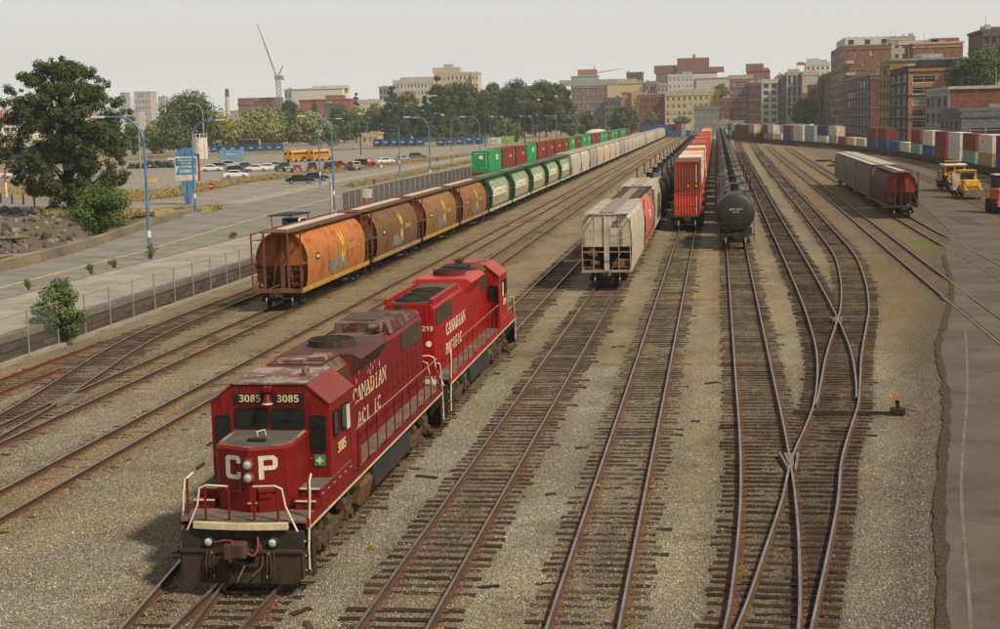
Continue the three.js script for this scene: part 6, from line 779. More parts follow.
{ const t = thing('gate_post', 'stout grey gate post at the end of the screened fence', 'post', -39.6, 1, 150.5); new MB().cyl(0.16, 0.16, 3.6, 0, 1.8, 0, 'y', 12).ball(0.18, 0, 3.6, 0, 1, 0.6, 1).mesh('post', mat([0.45, 0.43, 0.39], 0.8), t); new MB().cyl(0.22, 0.22, 0.2, 0, 0.1, 0, 'y', 12).mesh('base', mConc, t); }
for (const [px, py, l, c, lb] of [[158, 214.5, 3.4, [0.55, 0.42, 0.10], 'yellow concrete barrier beside the bush'], [167, 215.5, 2.6, [0.42, 0.33, 0.17], 'faded yellow barrier next to the brighter one'], [185, 212, 6, [0.42, 0.30, 0.12], 'long ochre kerb block under the pylon sign'], [150, 182, 2.4, [0.6, 0.45, 0.05], 'small yellow block on the lot behind the big tree']]) { const [X, Z] = onY(px, py), t = thing('concrete_barrier', lb, 'barrier', X, 1, Z, 0.15); new MB().ext([[-0.3, 0], [0.3, 0], [0.18, 0.55], [-0.18, 0.55]], l, -l / 2, 0, 0, 0, Math.PI / 2, 0, 0.03).mesh('block', mat(c, 0.9, speckMap), t); new MB().box(l * 0.8, 0.05, 0.2, 0, 0.57, 0).mesh('worn_top', mat(c.map(v => v * 0.8), 0.9, speckMap), t); }
for (const [px, py, lb] of [[374.5, 185, 'red fire hydrant behind the near blue lamp'], [437, 161.5, 'red fire hydrant near the far blue lamps']]) { const [X, Z] = onY(px, py), t = thing('fire_hydrant', lb, 'hydrant', X, 1.05, Z), m = mat([0.42, 0.03, 0.02], 0.6); new MB().cyl(0.17, 0.15, 0.7, 0, 0.35, 0, 'y', 12).cyl(0.08, 0.08, 0.5, 0, 0.5, 0, 'x', 10).mesh('barrel', m, t); new MB().ball(0.19, 0, 0.72, 0, 1, 0.8, 1).cyl(0.22, 0.22, 0.07, 0, 0.04, 0, 'y', 12).mesh('bonnet', m, t); }
{ // bollards by the lane, harbour buildings and ship at the far left
  for (let i = 0; i < 4; i++) { const [X, Z] = onY(1 + i * 11.2, 203 + i * 0.9), t = thing('bollard', `${['leftmost', 'second', 'third', 'fourth'][i]} dark bollard along the lane beside the big tree`, 'bollard', X, 1, Z, 0, 'bollards along the lane'); new MB().cyl(0.13, 0.11, 1.25, 0, 0.62, 0, 'y', 10).mesh('post', mat([0.05, 0.04, 0.035], 0.9), t); new MB().ball(0.13, 0, 1.25, 0, 1, 0.6, 1).mesh('cap', mSoot, t); }
  const Z = 470; let [x0, y0] = atZ(-50, 150, Z), [x1, y1] = atZ(62, 138, Z), t = thing('moored_ship', 'white ferry moored beyond the lane on the left', 'ship', (x0 + x1) / 2, 0, Z); const L = x1 - x0; new MB().ext([[-L / 2, 0], [L / 2 - 4, 0], [L / 2, 5], [-L / 2, 5]], 12, 0, 0, -6, 0, 0, 0, 0.2).mesh('hull', mat([0.05, 0.06, 0.08], 0.6), t); new MB().rb(L - 8, 4.6, 10, 0.4, -2, 7.2, 0).rb(L - 18, 3.6, 8, 0.4, -4, 11, 0).mesh('superstructure', mat([0.66, 0.65, 0.62], 0.6), t); for (let r = 0; r < 2; r++) for (let k = 0; k < 10; k++) new MB().rb(2.0, 1.2, 0.1, 0.04, -L / 2 + 6 + k * (L - 16) / 10, 7.4 + r * 3.7, r ? 4.02 : 5.02).mesh('window', mGlass, t);
}
// ---------------------------------------------------------------- switch stand, frogs, machines
{ const t = thing('switch_stand', 'ground switch stand with orange target right of the turnout', 'switch stand', 6.35, -0.16, 53.6); new MB().rb(0.5, 0.22, 0.4, 0.03, 0, 0.11, 0).cyl(0.06, 0.06, 0.3, 0, 0.35, 0, 'y', 10).mesh('housing', mSoot, t); const d = new MB().cyl(0.02, 0.02, 0.16, -0.08, 0.44, 0, 'y', 8).mesh('spindle', mSoot, t); new MB().cyl(0.12, 0.12, 0.02, -0.08, 0.56, 0, 'z', 18).mesh('orange_target', mat([0.62, 0.22, 0.02], 0.6), d); new MB().bar([0.2, 0.2, 0], [0.62, 0.12, 0.05], 0.025).mesh('lever', mat([0.3, 0.06, 0.04], 0.8), t); new MB().box(3.6, 0.05, 0.09, -1.9, 0.06, 0).box(3.4, 0.05, 0.07, -2.0, 0.05, 0.28).mesh('throw_rod', mTruck, t); }
for (const [X, Z, lb] of [[2.2, 45.6, 'steel frog where the crossover meets the tank car track'], [6.1, 77.4, 'steel frog of the curving switch on the right'], [-11.6, 33.2, 'steel frog in front of the leading locomotive'], [-25.75, 55.3, 'steel frog of the switch beside the grain train']]) { const t = thing('rail_frog', lb, 'rail frog', X, 0, Z, 0, 'turnout frogs'); const m = mat([0.30, 0.25, 0.21], 0.6, speckMap, 0.5); new MB().ext([[-0.06, 0], [0.06, 0], [0.16, 1.7], [-0.16, 1.7]], 0.15, 0, -0.165, 0.7, -Math.PI / 2).mesh('point', m, t); for (const s of [-1, 1]) new MB().box(0.06, 0.14, 2.2, s * 0.19, -0.085, 0, 0, s * -0.09, 0).mesh('wing_rail', m, t); new MB().box(0.5, 0.02, 1.6, 0, -0.165, 0).mesh('plate', mTruck, t); }
{ // debris: rusty plates and tie butts lying about
  const r = mulberry(8); for (let i = 0; i < 42; i++) { const Z = 30 + 60 * r() * r(), X = -20 + 30 * r(); const [d] = nearestTrack(X, Z); if (d < 1.5 || X > interp(edgeLine, Z) - 0.5) continue; const m = mk('wood_scrap', tieGeos[r() * 4 | 0], tieMats[r() * 5 | 0]); m.scale.set(0.25 + 0.6 * r(), 0.25 + 0.3 * r(), 0.4 + 0.4 * r()); m.position.set(X, yardY(X, Z) + 0.015, -Z); m.rotation.y = r() * 3; tag(m, 'splintered scrap of old sleeper lying on the ballast', 'wood scrap', 'sleeper scraps on the ballast'); } 
  for (const [X, Z] of [[-8.3, 29.9], [-6.75 + 0.9, 29.9], [-3.62 + 0.12, 42.5], [-2.05 + 0.14, 42.4], [-8.75, 36]]) { const m = new MB().rb(0.15, 0.05, 0.10, 0.02, 0, 0, 0).box(0.04, 0.08, 0.04, 0.04, 0.02, 0).mesh('rail_anchor', mat([0.55, 0.30, 0.05], 0.85, speckMap)); m.position.set(X, -0.1, -Z); tag(m, 'orange painted clamp at the foot of a rail', 'rail clamp', 'orange rail clamps'); }
}
const mMow = mat([0.62, 0.33, 0.02], 0.5), mMow2 = mat([0.50, 0.32, 0.05], 0.6);
{ // yellow tamping machine
  const X = interp(TR.F1, 200), t = thing('track_machine', 'yellow track machine with white cab roof', 'track machine', X, 0, 200.5, 0.02); t.rotation.y = 0.05;
  new MB().box(2.3, 0.45, 8.2, 0, 0.95, 0).mesh('chassis', mSoot, t); const cab = new MB().rb(2.5, 1.9, 3.0, 0.08, 0, 2.3, 0.8).mesh('cab', mMow, t); new MB().rb(2.8, 0.2, 3.5, 0.06, 0, 3.36, 0.8).mesh('white_roof', mat(C.white, 0.7), cab); for (const s of [-1, 1]) for (const z of [0.0, 1.4]) new MB().rb(0.03, 0.85, 0.95, 0.01, s * 1.255, 2.65, z).mesh('side_window', mGlass, cab); for (const x of [-0.65, 0.55]) new MB().rb(0.95, 1.0, 0.03, 0.01, x, 2.6, 2.31).mesh('front_window', mGlass, cab); new MB().path([[-0.9, 3.5, 0], [-0.9, 3.8, 0], [0.9, 3.8, 0], [0.9, 3.5, 0]], 0.05).box(1.9, 0.06, 1.5, 0, 3.78, 0.3).mesh('roof_rack', mat([0.45, 0.22, 0.06], 0.7), cab);
  new MB().rb(2.2, 1.3, 2.2, 0.08, 0, 1.8, -2.4).mesh('engine_hood', mMow2, t); new MB().cyl(0.62, 0.62, 0.3, -1.2, 1.7, 1.9, 'x', 20).add(new THREE.TorusGeometry(0.55, 0.09, 6, 20).rotateY(Math.PI / 2), M4.makeTranslation(-1.38, 1.7, 1.9)).mesh('hose_reel', mSoot, t); new MB().box(0.9, 0.1, 2.0, -0.3, 1.15, 3.9, 0.35).box(0.5, 0.9, 0.2, 0.9, 1.4, 3.2).rb(0.4, 0.35, 0.3, 0.05, -0.9, 2.0, 2.6).mesh('ramp', mMow, t); new MB().rb(0.3, 0.3, 0.2, 0.05, -1.3, 2.2, 2.9).mesh('work_lamp', mat([0.7, 0.4, 0.1], 0.4), t); { const fr = new MB(); for (const s of [-1, 1]) { fr.bar([s * 1.15, 1.2, 2.4], [s * 1.15, 2.5, 4.0], 0.06).bar([s * 1.15, 2.5, 4.0], [s * 1.15, 1.2, 4.2], 0.06).bar([s * 1.2, 3.2, -0.8], [s * 1.2, 1.2, -3.8], 0.05).bar([s * 0.7, 0.3, 3.2], [s * 0.7, 1.8, 3.2], 0.09).bar([s * 0.9, 0.3, 3.6], [s * 0.9, 1.8, 3.5], 0.09); } fr.bar([-1.15, 2.5, 4.0], [1.15, 2.5, 4.0], 0.06).box(1.8, 0.5, 0.5, 0, 1.9, 3.4); fr.mesh('work_frame', mMow2, t); const ho = new MB(); for (let k = 0; k < 6; k++) ho.curve([[-0.6 + k * 0.25, 2.2, 2.4], [-0.7 + k * 0.3, 1.7, 3.0], [-0.6 + k * 0.25, 1.1, 3.4]], 0.03, 8, 5); ho.mesh('hydraulic_hoses', mBlack, t); }
  addTruck(t, 2.9, false); addTruck(t, -2.9, false);
}
{ // ballast regulator with raised wing plate and front plough
  const X = interp(TR.F1, 183), t = thing('ballast_regulator', 'yellow ballast regulator with raised grey wing plate', 'track machine', X, 0, 184); t.rotation.y = 0.08;
  new MB().box(2.2, 0.4, 7.2, 0, 1.0, 0).mesh('chassis', mMow2, t); const cab = new MB().rb(2.0, 1.7, 1.9, 0.06, 0.1, 2.3, -0.6).mesh('cab', mMow2, t); new MB().rb(1.7, 0.8, 0.03, 0.01, 0.1, 2.55, 0.36).mesh('front_window', mGlass, cab); for (const s of [-1, 1]) new MB().rb(0.03, 0.8, 1.3, 0.01, 0.1 + s * 1.005, 2.55, -0.6).mesh('side_window', mGlass, cab); new MB().box(2.1, 0.1, 2.1, 0.1, 3.2, -0.6).mesh('roof', mMow2, cab); new MB().rb(1.7, 0.9, 1.8, 0.08, 0.1, 1.7, 1.6).box(0.3, 0.7, 0.3, 0.7, 2.3, 1.5).mesh('engine_hood', mMow, t); new MB().ext([[-0.55, 0], [0.75, 0], [0.5, 2.0], [-0.6, 2.1]], 0.12, -1.6, 0.9, 1.6, -0.2, 0.6, 0).mesh('wing_plate', mat([0.30, 0.29, 0.28], 0.6, rustMap), t); new MB().box(2.7, 0.8, 0.12, 0.1, 0.65, 4.3, -0.2).box(0.12, 0.8, 0.8, -1.2, 0.65, 4.0).box(0.12, 0.8, 0.8, 1.4, 0.65, 4.0).mesh('plough', mat([0.14, 0.12, 0.10], 0.8, rustMap), t); const arm = new MB(); for (const s of [-1, 1]) arm.bar([s * 0.8, 1.5, 2.4], [s * 0.9, 0.9, 4.2], 0.09).bar([s * 1.0, 1.2, 0.8], [s * 1.5, 0.7, 1.8], 0.08); arm.bar([-1.0, 1.1, 0.2], [-1.9, 1.8, 1.6], 0.07).bar([-1.0, 2.4, 0.2], [-1.7, 2.8, 1.4], 0.06).bar([1.0, 1.2, 1.0], [1.3, 2.4, -1.4], 0.05).box(0.3, 0.9, 2.6, 1.2, 1.3, 0.4); arm.mesh('arms', mMow, t); const cl = new MB(); for (let k = 0; k < 5; k++) cl.curve([[-0.5 + k * 0.3, 2.1, 0.6], [-0.6 + k * 0.32, 1.5, 2.6], [-0.4 + k * 0.25, 1.0, 3.9]], 0.035, 8, 5); cl.mesh('hydraulic_hoses', mBlack, t); addTruck(t, 2.3, false); addTruck(t, -2.4, false);
}
{ // orange loader at the right edge
  const [X, Z] = onY(1003, 212, 0), t = thing('orange_loader', 'orange loader cut off by the right edge', 'loader', X, 0, Z, 0.1), m = mat([0.56, 0.085, 0.025], 0.5); new MB().rb(2.1, 1.5, 3.2, 0.1, 0, 1.7, 0.3).mesh('body', m, t); const c = new MB().rb(1.9, 1.5, 1.7, 0.08, 0, 3.0, -0.4).mesh('cab', mSoot, t); new MB().rb(1.6, 1.0, 0.03, 0.01, 0, 3.1, 0.47).mesh('front_window', mGlass, c); new MB().box(2.0, 0.12, 1.9, 0, 3.8, -0.4).mesh('roof', mat([0.45, 0.45, 0.43], 0.6), c); new MB().rb(1.6, 0.7, 0.06, 0.02, 0, 1.7, 1.92).mesh('grille', mBlack, t); for (const s of [-1, 1]) { new MB().cyl(0.14, 0.14, 0.06, s * 0.75, 2.2, 1.93, 'z', 14).mesh('headlight', mat([0.7, 0.7, 0.66], 0.2), t); for (const z of [-1.0, 1.3]) new MB().cyl(0.7, 0.7, 0.5, s * 1.1, 0.7, z, 'x', 18).mesh('wheel', mBlack, t); } new MB().rb(2.4, 0.5, 0.5, 0.05, 0, 0.9, 2.1).mesh('bumper', m, t);
}
for (const [X, Z, s] of [[24, 300, 1], [26, 318, 1.2], [22.6, 330, 0.8]]) { const b = new MB(), r = mulberry(Z); for (let k = 0; k < 20; k++) b.box(2.4, 0.18, 0.24, X + 3 * (r() - 0.5) * s, -0.1 + 0.2 * Math.abs(r() - 0.5) * (k % 4), -(Z + 3 * (r() - 0.5)), 0.2 * (r() - 0.5), (r() - 0.5) * 3, 0.2 * (r() - 0.5)); tag(b.mesh('sleeper_pile', tieMats[0]), `${Z === 300 ? 'nearest' : Z === 318 ? 'middle' : 'farthest'} heap of old sleepers beyond the grey hoppers`, 'sleeper pile', 'heaps of old sleepers'); }
// ---------------------------------------------------------------- buildings
const winGeo = {};
const mPanes = [mat([0.012, 0.013, 0.015], 0.15, null), mat([0.03, 0.033, 0.036], 0.15, null), mat([0.16, 0.17, 0.17], 0.25, null), mat([0.36, 0.35, 0.32], 0.5, null)];
function windowAt(parent, w, h, pos, ry, fm, r, simple) {
  const key = w.toFixed(2) + 'x' + h.toFixed(2), k = winGeo[key] ??= { f: new MB().box(w, 0.12, 0.12, 0, h / 2 - 0.06, 0).box(w, 0.14, 0.2, 0, -h / 2 + 0.07, 0.03).box(0.1, h - 0.26, 0.12, -w / 2 + 0.05, 0.01, 0).box(0.1, h - 0.26, 0.12, w / 2 - 0.05, 0.01, 0).box(0.07, h - 0.26, 0.09, 0, 0.01, 0).box(w - 0.2, 0.06, 0.08, 0, h * 0.12, 0).geo(), p: new MB().box(w - 0.02, h - 0.02, 0.04, 0, 0, -0.03).geo() };
  const f = mk('window', k.f, fm, parent); f.position.copy(pos); f.rotation.y = ry; mk('pane', k.p, mPanes[r < 0.6 ? 0 : r < 0.82 ? 1 : r < 0.94 ? 2 : 3], f); return f;
}
// a face of a building: core wall plane plus proud piers and spandrels that leave window openings
function facade(root, mb, x0, y0, W, H, place, ry, o) { // place(u, v, out) -> world point; u along the face, v up, out from the core
  const { cols, rows } = o, base = o.base ?? 1.2, top = o.top ?? 1.0, T = 0.35, cw = W / cols, fh = (H - base - top) / rows, ww = cw * (o.fw ?? 0.55), wh = fh * (o.fh ?? 0.58), r = mulberry(Math.round(x0 * 13 + W * 7 + H));
  const bx = (u0, u1, v0, v1, t) => { if (u1 - u0 < 0.01 || v1 - v0 < 0.01) return; const c = place((u0 + u1) / 2, (v0 + v1) / 2, t / 2), along = Math.abs(Math.cos(ry)) > 0.5; mb.box(along ? u1 - u0 : t, v1 - v0, along ? t : u1 - u0, c.x, c.y, c.z); };
  bx(0, W, 0, base, T); bx(0, W, H - top, H, T);
  for (let c = 0; c <= cols; c++) { const g = (cw - ww) / 2, a = c === 0 ? 0 : c * cw - g, b = c === cols ? W : c * cw + g; bx(a, b, base, H - top, T); }
  for (let k = 0; k < rows; k++) for (let c = 0; c < cols; c++) { const u = c * cw + (cw - ww) / 2, v = base + k * fh + (fh - wh) * 0.45; bx(u, u + ww, base + k * fh, v, T - 0.05); bx(u, u + ww, v + wh, base + (k + 1) * fh, T - 0.05); if (o.skip && o.skip(c, k)) { bx(u, u + ww, v, v + wh, T - 0.06); continue; } windowAt(root, ww - 0.01, wh - 0.01, place(u + ww / 2, v + wh / 2, 0.12), ry, o.frame || mGalv, r()); }
}
function trimBox(root, name, m, ...boxes) { const b = new MB(); for (const q of boxes) b.box(...q); return b.mesh(name, m, root); }
// box building; front = face to the camera (south end), flank = face to the tracks (towards -x)
function block(name, label, x0, x1, zNear, zFar, H, o) {
  const cx = (x0 + x1) / 2, cz = (zNear + zFar) / 2, t = thing(name, label, 'building', cx, 0, cz), W = x1 - x0, D = zFar - zNear, Y0 = o.y0 ?? 0;
  const mb = new MB(); mb.box(W, H - Y0, D, 0, (H + Y0) / 2, 0);
  const front = new MB(), flank = new MB();
  if (o.front) { facade(t, front, x0, 0, W, H - Y0, (u, v, k) => V(-W / 2 + u, Y0 + v, D / 2 + k), 0, o.front); front.mesh('front_wall', o.front.mat || o.mat, t); }
  if (o.flank) { facade(t, flank, zNear, 0, D - 0.02, H - Y0, (u, v, k) => V(-W / 2 - k, Y0 + v, -D / 2 + u), -Math.PI / 2, o.flank); flank.mesh('track_side_wall', o.flank.mat || o.mat, t); }
  mb.mesh('wall', o.core || o.mat, t);
  const rf = trimBox(t, 'roof', mat([0.22, 0.21, 0.20], 0.95, speckMap), [W - 0.6, 0.2, D - 0.6, 0, H + 0.1, 0]);
  trimBox(t, 'parapet', o.trim || o.mat, [W + 0.9, 0.7, 0.45, 0, H + 0.25, D / 2 + 0.2], [0.45, 0.7, D - 0.1, -W / 2 - 0.2, H + 0.25, -0.05], [0.45, 0.7, D - 0.1, W / 2 + 0.2, H + 0.25, -0.05]);
  if (o.front || o.flank) { const n = Math.max(1, Math.floor(((o.front || o.flank).rows) / 2)), b = new MB(); for (let k = 1; k <= n; k++) { const y = Y0 + 1.2 + (H - Y0 - 2.2) * k / n - 0.15; if (o.front) b.box(W + 0.8, 0.3, 0.2, 0.0, y, D / 2 + 0.45); if (o.flank) b.box(0.2, 0.3, D - 0.1, -W / 2 - 0.45, y, -0.1); } b.mesh('ledges', o.trim || (o.front || o.flank).mat || o.mat, t); }
  { const r = mulberry(Math.round(x0 * 17 + zNear)); for (let k = 0; k < 5; k++) { const w = 0.7 + 1.8 * r(), h = 0.5 + 1.6 * r() * r(); trimBox(rf, 'roof_vent', r() < 0.5 ? mGalv : mat([0.30, 0.28, 0.25], 0.9, speckMap), [w, h, 0.7 + 1.5 * r(), (r() - 0.5) * W * 0.85, H + 0.2 + h / 2, (r() * 0.9) * D * 0.45]); } const px = (r() - 0.5) * W * 0.8; trimBox(rf, 'roof_mast', mGalv, [0.12, 3 + 3 * r(), 0.12, px, H + 2.2, D * 0.3]); }
  if (o.units) for (const [ux, uz, uw, uh, ud, um] of o.units) trimBox(rf, 'rooftop_unit', um || mGalv, [uw, uh, ud, ux * W / 2, H + 0.2 + uh / 2, uz * D / 2]);
  return t;
}
const bk = (r, g, b) => mat([r, g, b], 0.9, brickMap), cn = (r, g, b) => mat([r, g, b], 0.9, speckMap);
const mFrameDark = mat([0.04, 0.042, 0.045], 0.6, null), mFrameWhite = mat([0.55, 0.55, 0.53], 0.6, null);
// --- row beside the yard on the right, flanks on the line X = XF
const XF = 54;
const zAt = (px, X = XF) => { const r = sight(px, 108); return X * r[2] / r[0]; }, hAt = (px, py, Z) => atZ(px, py, Z)[1], xAt = (px, py, Z) => atZ(px, py, Z)[0];
{
  let Z = zAt(961, 50); block('office_block', 'low blue grey building with window band at the right edge', 50, 50 + 40, Z, Z + 26, hAt(965, 111, Z), { mat: cn(0.145, 0.16, 0.175), front: { cols: 4, rows: 1, fw: 0.62, fh: 0.34, base: 3.5, top: 1.6, frame: mFrameWhite }, flank: { cols: 4, rows: 2, fw: 0.4, fh: 0.4, frame: mFrameDark }, units: [[0.2, 0.2, 5, 1.6, 4]] });
  Z = zAt(950); const Zb = zAt(927); block('brick_warehouse', 'red brick warehouse with grey windowed flank behind the blue grey building', XF, XF + 46, Z, Zb, hAt(950, 89, Z), { mat: bk(0.26, 0.105, 0.07), flank: { cols: 4, rows: 3, fw: 0.62, fh: 0.62, frame: mFrameDark, mat: cn(0.30, 0.29, 0.27), base: 2.5 }, trim: cn(0.50, 0.47, 0.41), units: [[0.3, 0, 12, 1.0, 8, mat([0.42, 0.40, 0.36], 0.8)], [-0.4, 0.5, 3, 1.3, 3]] });
  const Zc = Math.max(Zb + 3, zAt(908)), Zd = zAt(891); { const H = hAt(908, 68, Zc); block('loft_building', 'black and orange six storey loft building with dark top floor', XF, XF + 34, Zc, Zd, H, { mat: cn(0.035, 0.040, 0.048), front: { cols: 4, rows: 6, fw: 0.74, fh: 0.62, frame: mFrameWhite, mat: cn(0.42, 0.20, 0.085), base: 1.5, top: 1.6 }, flank: { cols: 3, rows: 6, fw: 0.62, fh: 0.66, frame: mGalv, mat: cn(0.040, 0.048, 0.06) }, trim: cn(0.03, 0.03, 0.034), units: [[-0.2, 0, 16, 2.4, 14, cn(0.05, 0.05, 0.055)], [0.35, 0.2, 9, 2.0, 10, cn(0.20, 0.16, 0.12)], [-0.75, -0.3, 3, 1.6, 6, mat([0.5, 0.5, 0.48], 0.6)]] }); }
  const Ze = zAt(880.5); block('ochre_building', 'narrow ochre yellow building beside the black loft building', XF, XF + 22, Zd + 1, Ze, hAt(885, 61, Zd), { mat: cn(0.30, 0.205, 0.06), flank: { cols: 3, rows: 6, fw: 0.55, fh: 0.6, frame: mFrameDark }, trim: cn(0.30, 0.27, 0.22), units: [[0.2, 0, 8, 2, 8]] });
  const Zf = zAt(870), Zg = zAt(843.5); block('dark_brick_warehouse', 'long dark brick warehouse with rows of windows along the tracks', XF, XF + 26, Zf, Zg, hAt(870, 75, Zf), { mat: bk(0.20, 0.085, 0.06), flank: { cols: 9, rows: 6, fw: 0.62, fh: 0.68, frame: mFrameWhite, mat: bk(0.12, 0.066, 0.054) }, front: { cols: 2, rows: 5, fw: 0.3, fh: 0.45, frame: mFrameWhite, skip: (c, k) => k < 2 }, trim: cn(0.24, 0.22, 0.20), units: [[-0.5, 0.7, 6, 2, 8, cn(0.25, 0.23, 0.21)], [0.3, 0.1, 8, 2, 20]] });
  const Zh = zAt(831.5); { const H = hAt(842, 47, Zg + 2), W = xAt(891, 60, Zg + 2) - XF; const t = block('brick_tower', 'tall brick tower with concrete grid flank and white penthouse', XF, XF + W, Zg + 2, Zh, H, { mat: bk(0.29, 0.14, 0.085), core: bk(0.29, 0.14, 0.085), flank: { cols: 5, rows: 10, fw: 0.7, fh: 0.72, frame: mFrameDark, mat: cn(0.30, 0.235, 0.20) }, front: { cols: 6, rows: 9, fw: 0.34, fh: 0.42, frame: mFrameWhite, skip: (c, k) => k < 5 || (c + k) % 2 === 0 || c > 4 } }); trimBox(t, 'penthouse', cn(0.62, 0.60, 0.56), [W * 0.9, 4.2, (Zh - Zg) * 0.7, W * 0.02, H + 2.3, 0]); const b = trimBox(t, 'balcony', cn(0.45, 0.42, 0.38), [3.2, 0.3, 1.6, -W / 2 + 2.6, H - 7, (Zh - Zg - 2) / 2 + 1.1], [3.2, 1.0, 0.1, -W / 2 + 2.6, H - 6.4, (Zh - Zg - 2) / 2 + 1.8], [3.2, 0.3, 1.6, -W / 2 + 2.6, H - 12, (Zh - Zg - 2) / 2 + 1.1], [3.2, 1.0, 0.1, -W / 2 + 2.6, H - 11.4, (Zh - Zg - 2) / 2 + 1.8]); for (let k = 0; k < 3; k++) windowAt(t, 2.2, 1.8, V(-W / 2 + 4 + k * 7, H + 2.4, (Zh - Zg) * 0.35 + 0.1), 0, mFrameDark, 0.1); }
  const Zi = zAt(818.5); block('grey_brick_building', 'grey brown building beside the tall brick tower', XF, XF + 20, Zh + 2, Zi, hAt(830, 73, Zh + 2), { mat: bk(0.19, 0.15, 0.13), flank: { cols: 5, rows: 7, fw: 0.45, fh: 0.6, frame: mFrameDark }, trim: cn(0.2, 0.18, 0.16) });
  // behind the row, higher up the hill
  const bh = (nm, lb, a, b, yt, Zz, D, o) => { const X0 = xAt(a, yt, Zz), X1 = xAt(b, yt, Zz); return block(nm, lb, X0, X1, Zz, Zz + D, hAt((a + b) / 2, yt, Zz), o); };
  bh('concrete_tower', 'pale concrete building with round topped opening behind the brick tower', 886, 915, 37.5, 745, 20, { mat: cn(0.46, 0.42, 0.35), front: { cols: 4, rows: 8, fw: 0.5, fh: 0.5, frame: mFrameDark, skip: (c, k) => k < 6 }, units: [[0.9, 0, 2, 2, 4]] });
  bh('stepped_brick_building', 'orange brick building with sloping roofs behind the loft building', 913, 963, 43.5, 560, 24, { mat: bk(0.31, 0.145, 0.085), front: { cols: 6, rows: 7, fw: 0.4, fh: 0.4, frame: mFrameWhite, skip: (c, k) => k < 4 || (c * 3 + k) % 4 }, trim: cn(0.45, 0.4, 0.34), units: [[-0.7, 0, 14, 1.5, 10, cn(0.55, 0.52, 0.46)], [0.4, 0, 10, 2, 10, bk(0.36, 0.15, 0.08)]] });
  bh('dark_tower', 'dark glazed building above the trees at the top right', 983, 1020, 31, 430, 24, { mat: cn(0.16, 0.12, 0.105), front: { cols: 5, rows: 10, fw: 0.6, fh: 0.55, frame: mFrameDark, skip: (c, k) => k < 7 }, units: [[0, 0, 6, 1.5, 5, cn(0.2, 0.12, 0.1)]] });
  // centre: faces towards the camera
  const mid = (nm, lb, a, b, yt, Zz, o, D = 18) => { const X0 = xAt(a, yt, Zz), X1 = xAt(b, yt, Zz); return block(nm, lb, X0, X1, Zz, Zz + D, hAt((a + b) / 2, yt, Zz), { y0: 0, ...o }); };
  mid('white_apartment_block', 'white apartment block with dark square windows in the centre right', 762, 778, 80.5, 800, { mat: cn(0.60, 0.58, 0.54), front: { cols: 2, rows: 7, fw: 0.62, fh: 0.6, frame: mFrameDark } });
  mid('mauve_apartment_block', 'narrow mauve grey apartment block right of the white one', 778.6, 786.5, 76, 805, { mat: cn(0.32, 0.255, 0.24), front: { cols: 3, rows: 8, fw: 0.5, fh: 0.55, frame: mFrameWhite } });
  mid('concrete_office_block', 'pale concrete office block with tall vertical window strips', 787, 802, 73, 790, { mat: cn(0.45, 0.41, 0.35), front: { cols: 3, rows: 4, fw: 0.5, fh: 0.86, frame: mFrameDark, base: 8 }, units: [[0, 0, 6, 2, 5]] });
  mid('blank_wall_building', 'building with a blank cream side wall beside the leafy tree', 802.5, 818, 72.5, 780, { mat: cn(0.58, 0.53, 0.45), front: { cols: 4, rows: 7, fw: 0.3, fh: 0.3, frame: mFrameWhite, skip: (c, k) => c > 0 || k < 4 } });
  mid('white_rooftop_building', 'white stepped building above the blank cream wall', 806, 830, 63, 1000, { mat: cn(0.62, 0.59, 0.52), front: { cols: 5, rows: 9, fw: 0.4, fh: 0.4, frame: mFrameDark, skip: (c, k) => k < 6 }, units: [[-0.3, 0, 8, 3, 6, cn(0.58, 0.55, 0.48)], [0.5, 0, 5, 2, 5]] });
  mid('brick_annex', 'small red brick annex in front of the blank cream wall', 808, 815, 86, 772, { mat: bk(0.26, 0.10, 0.075), front: { cols: 2, rows: 5, fw: 0.3, fh: 0.4, frame: mFrameDark, skip: (c, k) => k < 2 } }, 6);
  mid('brick_apartments', 'brick apartment building with balconies left of the white block', 730, 748, 79, 850, { mat: bk(0.30, 0.135, 0.105), front: { cols: 6, rows: 7, fw: 0.62, fh: 0.6, frame: mFrameWhite }, trim: cn(0.42, 0.37, 0.34), units: [[0.2, 0, 14, 2.2, 8, cn(0.4, 0.36, 0.33)]] });
  mid('dark_brick_office', 'dark red brick office with grid windows left of the white block', 748.6, 761.6, 83, 840, { mat: bk(0.20, 0.085, 0.075), front: { cols: 8, rows: 6, fw: 0.6, fh: 0.6, frame: mFrameDark }, trim: cn(0.32, 0.24, 0.22) });
  mid('brick_wing', 'lower brick wing right of the yellow building', 719, 730, 99, 845, { mat: bk(0.30, 0.13, 0.10), front: { cols: 4, rows: 5, fw: 0.6, fh: 0.6, frame: mFrameDark } });
  mid('red_brick_penthouse', 'stepped red brick building showing above the centre rooftops', 747, 770, 71, 1050, { mat: bk(0.30, 0.125, 0.09), units: [[-0.3, 0, 12, 5, 10, bk(0.30, 0.125, 0.09)], [0.6, 0, 5, 2, 8, bk(0.36, 0.13, 0.09)]] });
  mid('grey_low_building', 'low grey building at the end of the middle tracks', 718, 744, 122, 760, { mat: cn(0.34, 0.34, 0.33), front: { cols: 8, rows: 1, fw: 0.3, fh: 0.4, frame: mFrameDark, base: 1, top: 0.5, skip: c => c % 2 } }, 8);
  mid('grey_station_building', 'grey stepped building in front of the yellow apartments', 694, 719, 107, 790, { mat: cn(0.22, 0.225, 0.22), front: { cols: 8, rows: 3, fw: 0.5, fh: 0.5, frame: mFrameWhite } }, 10);
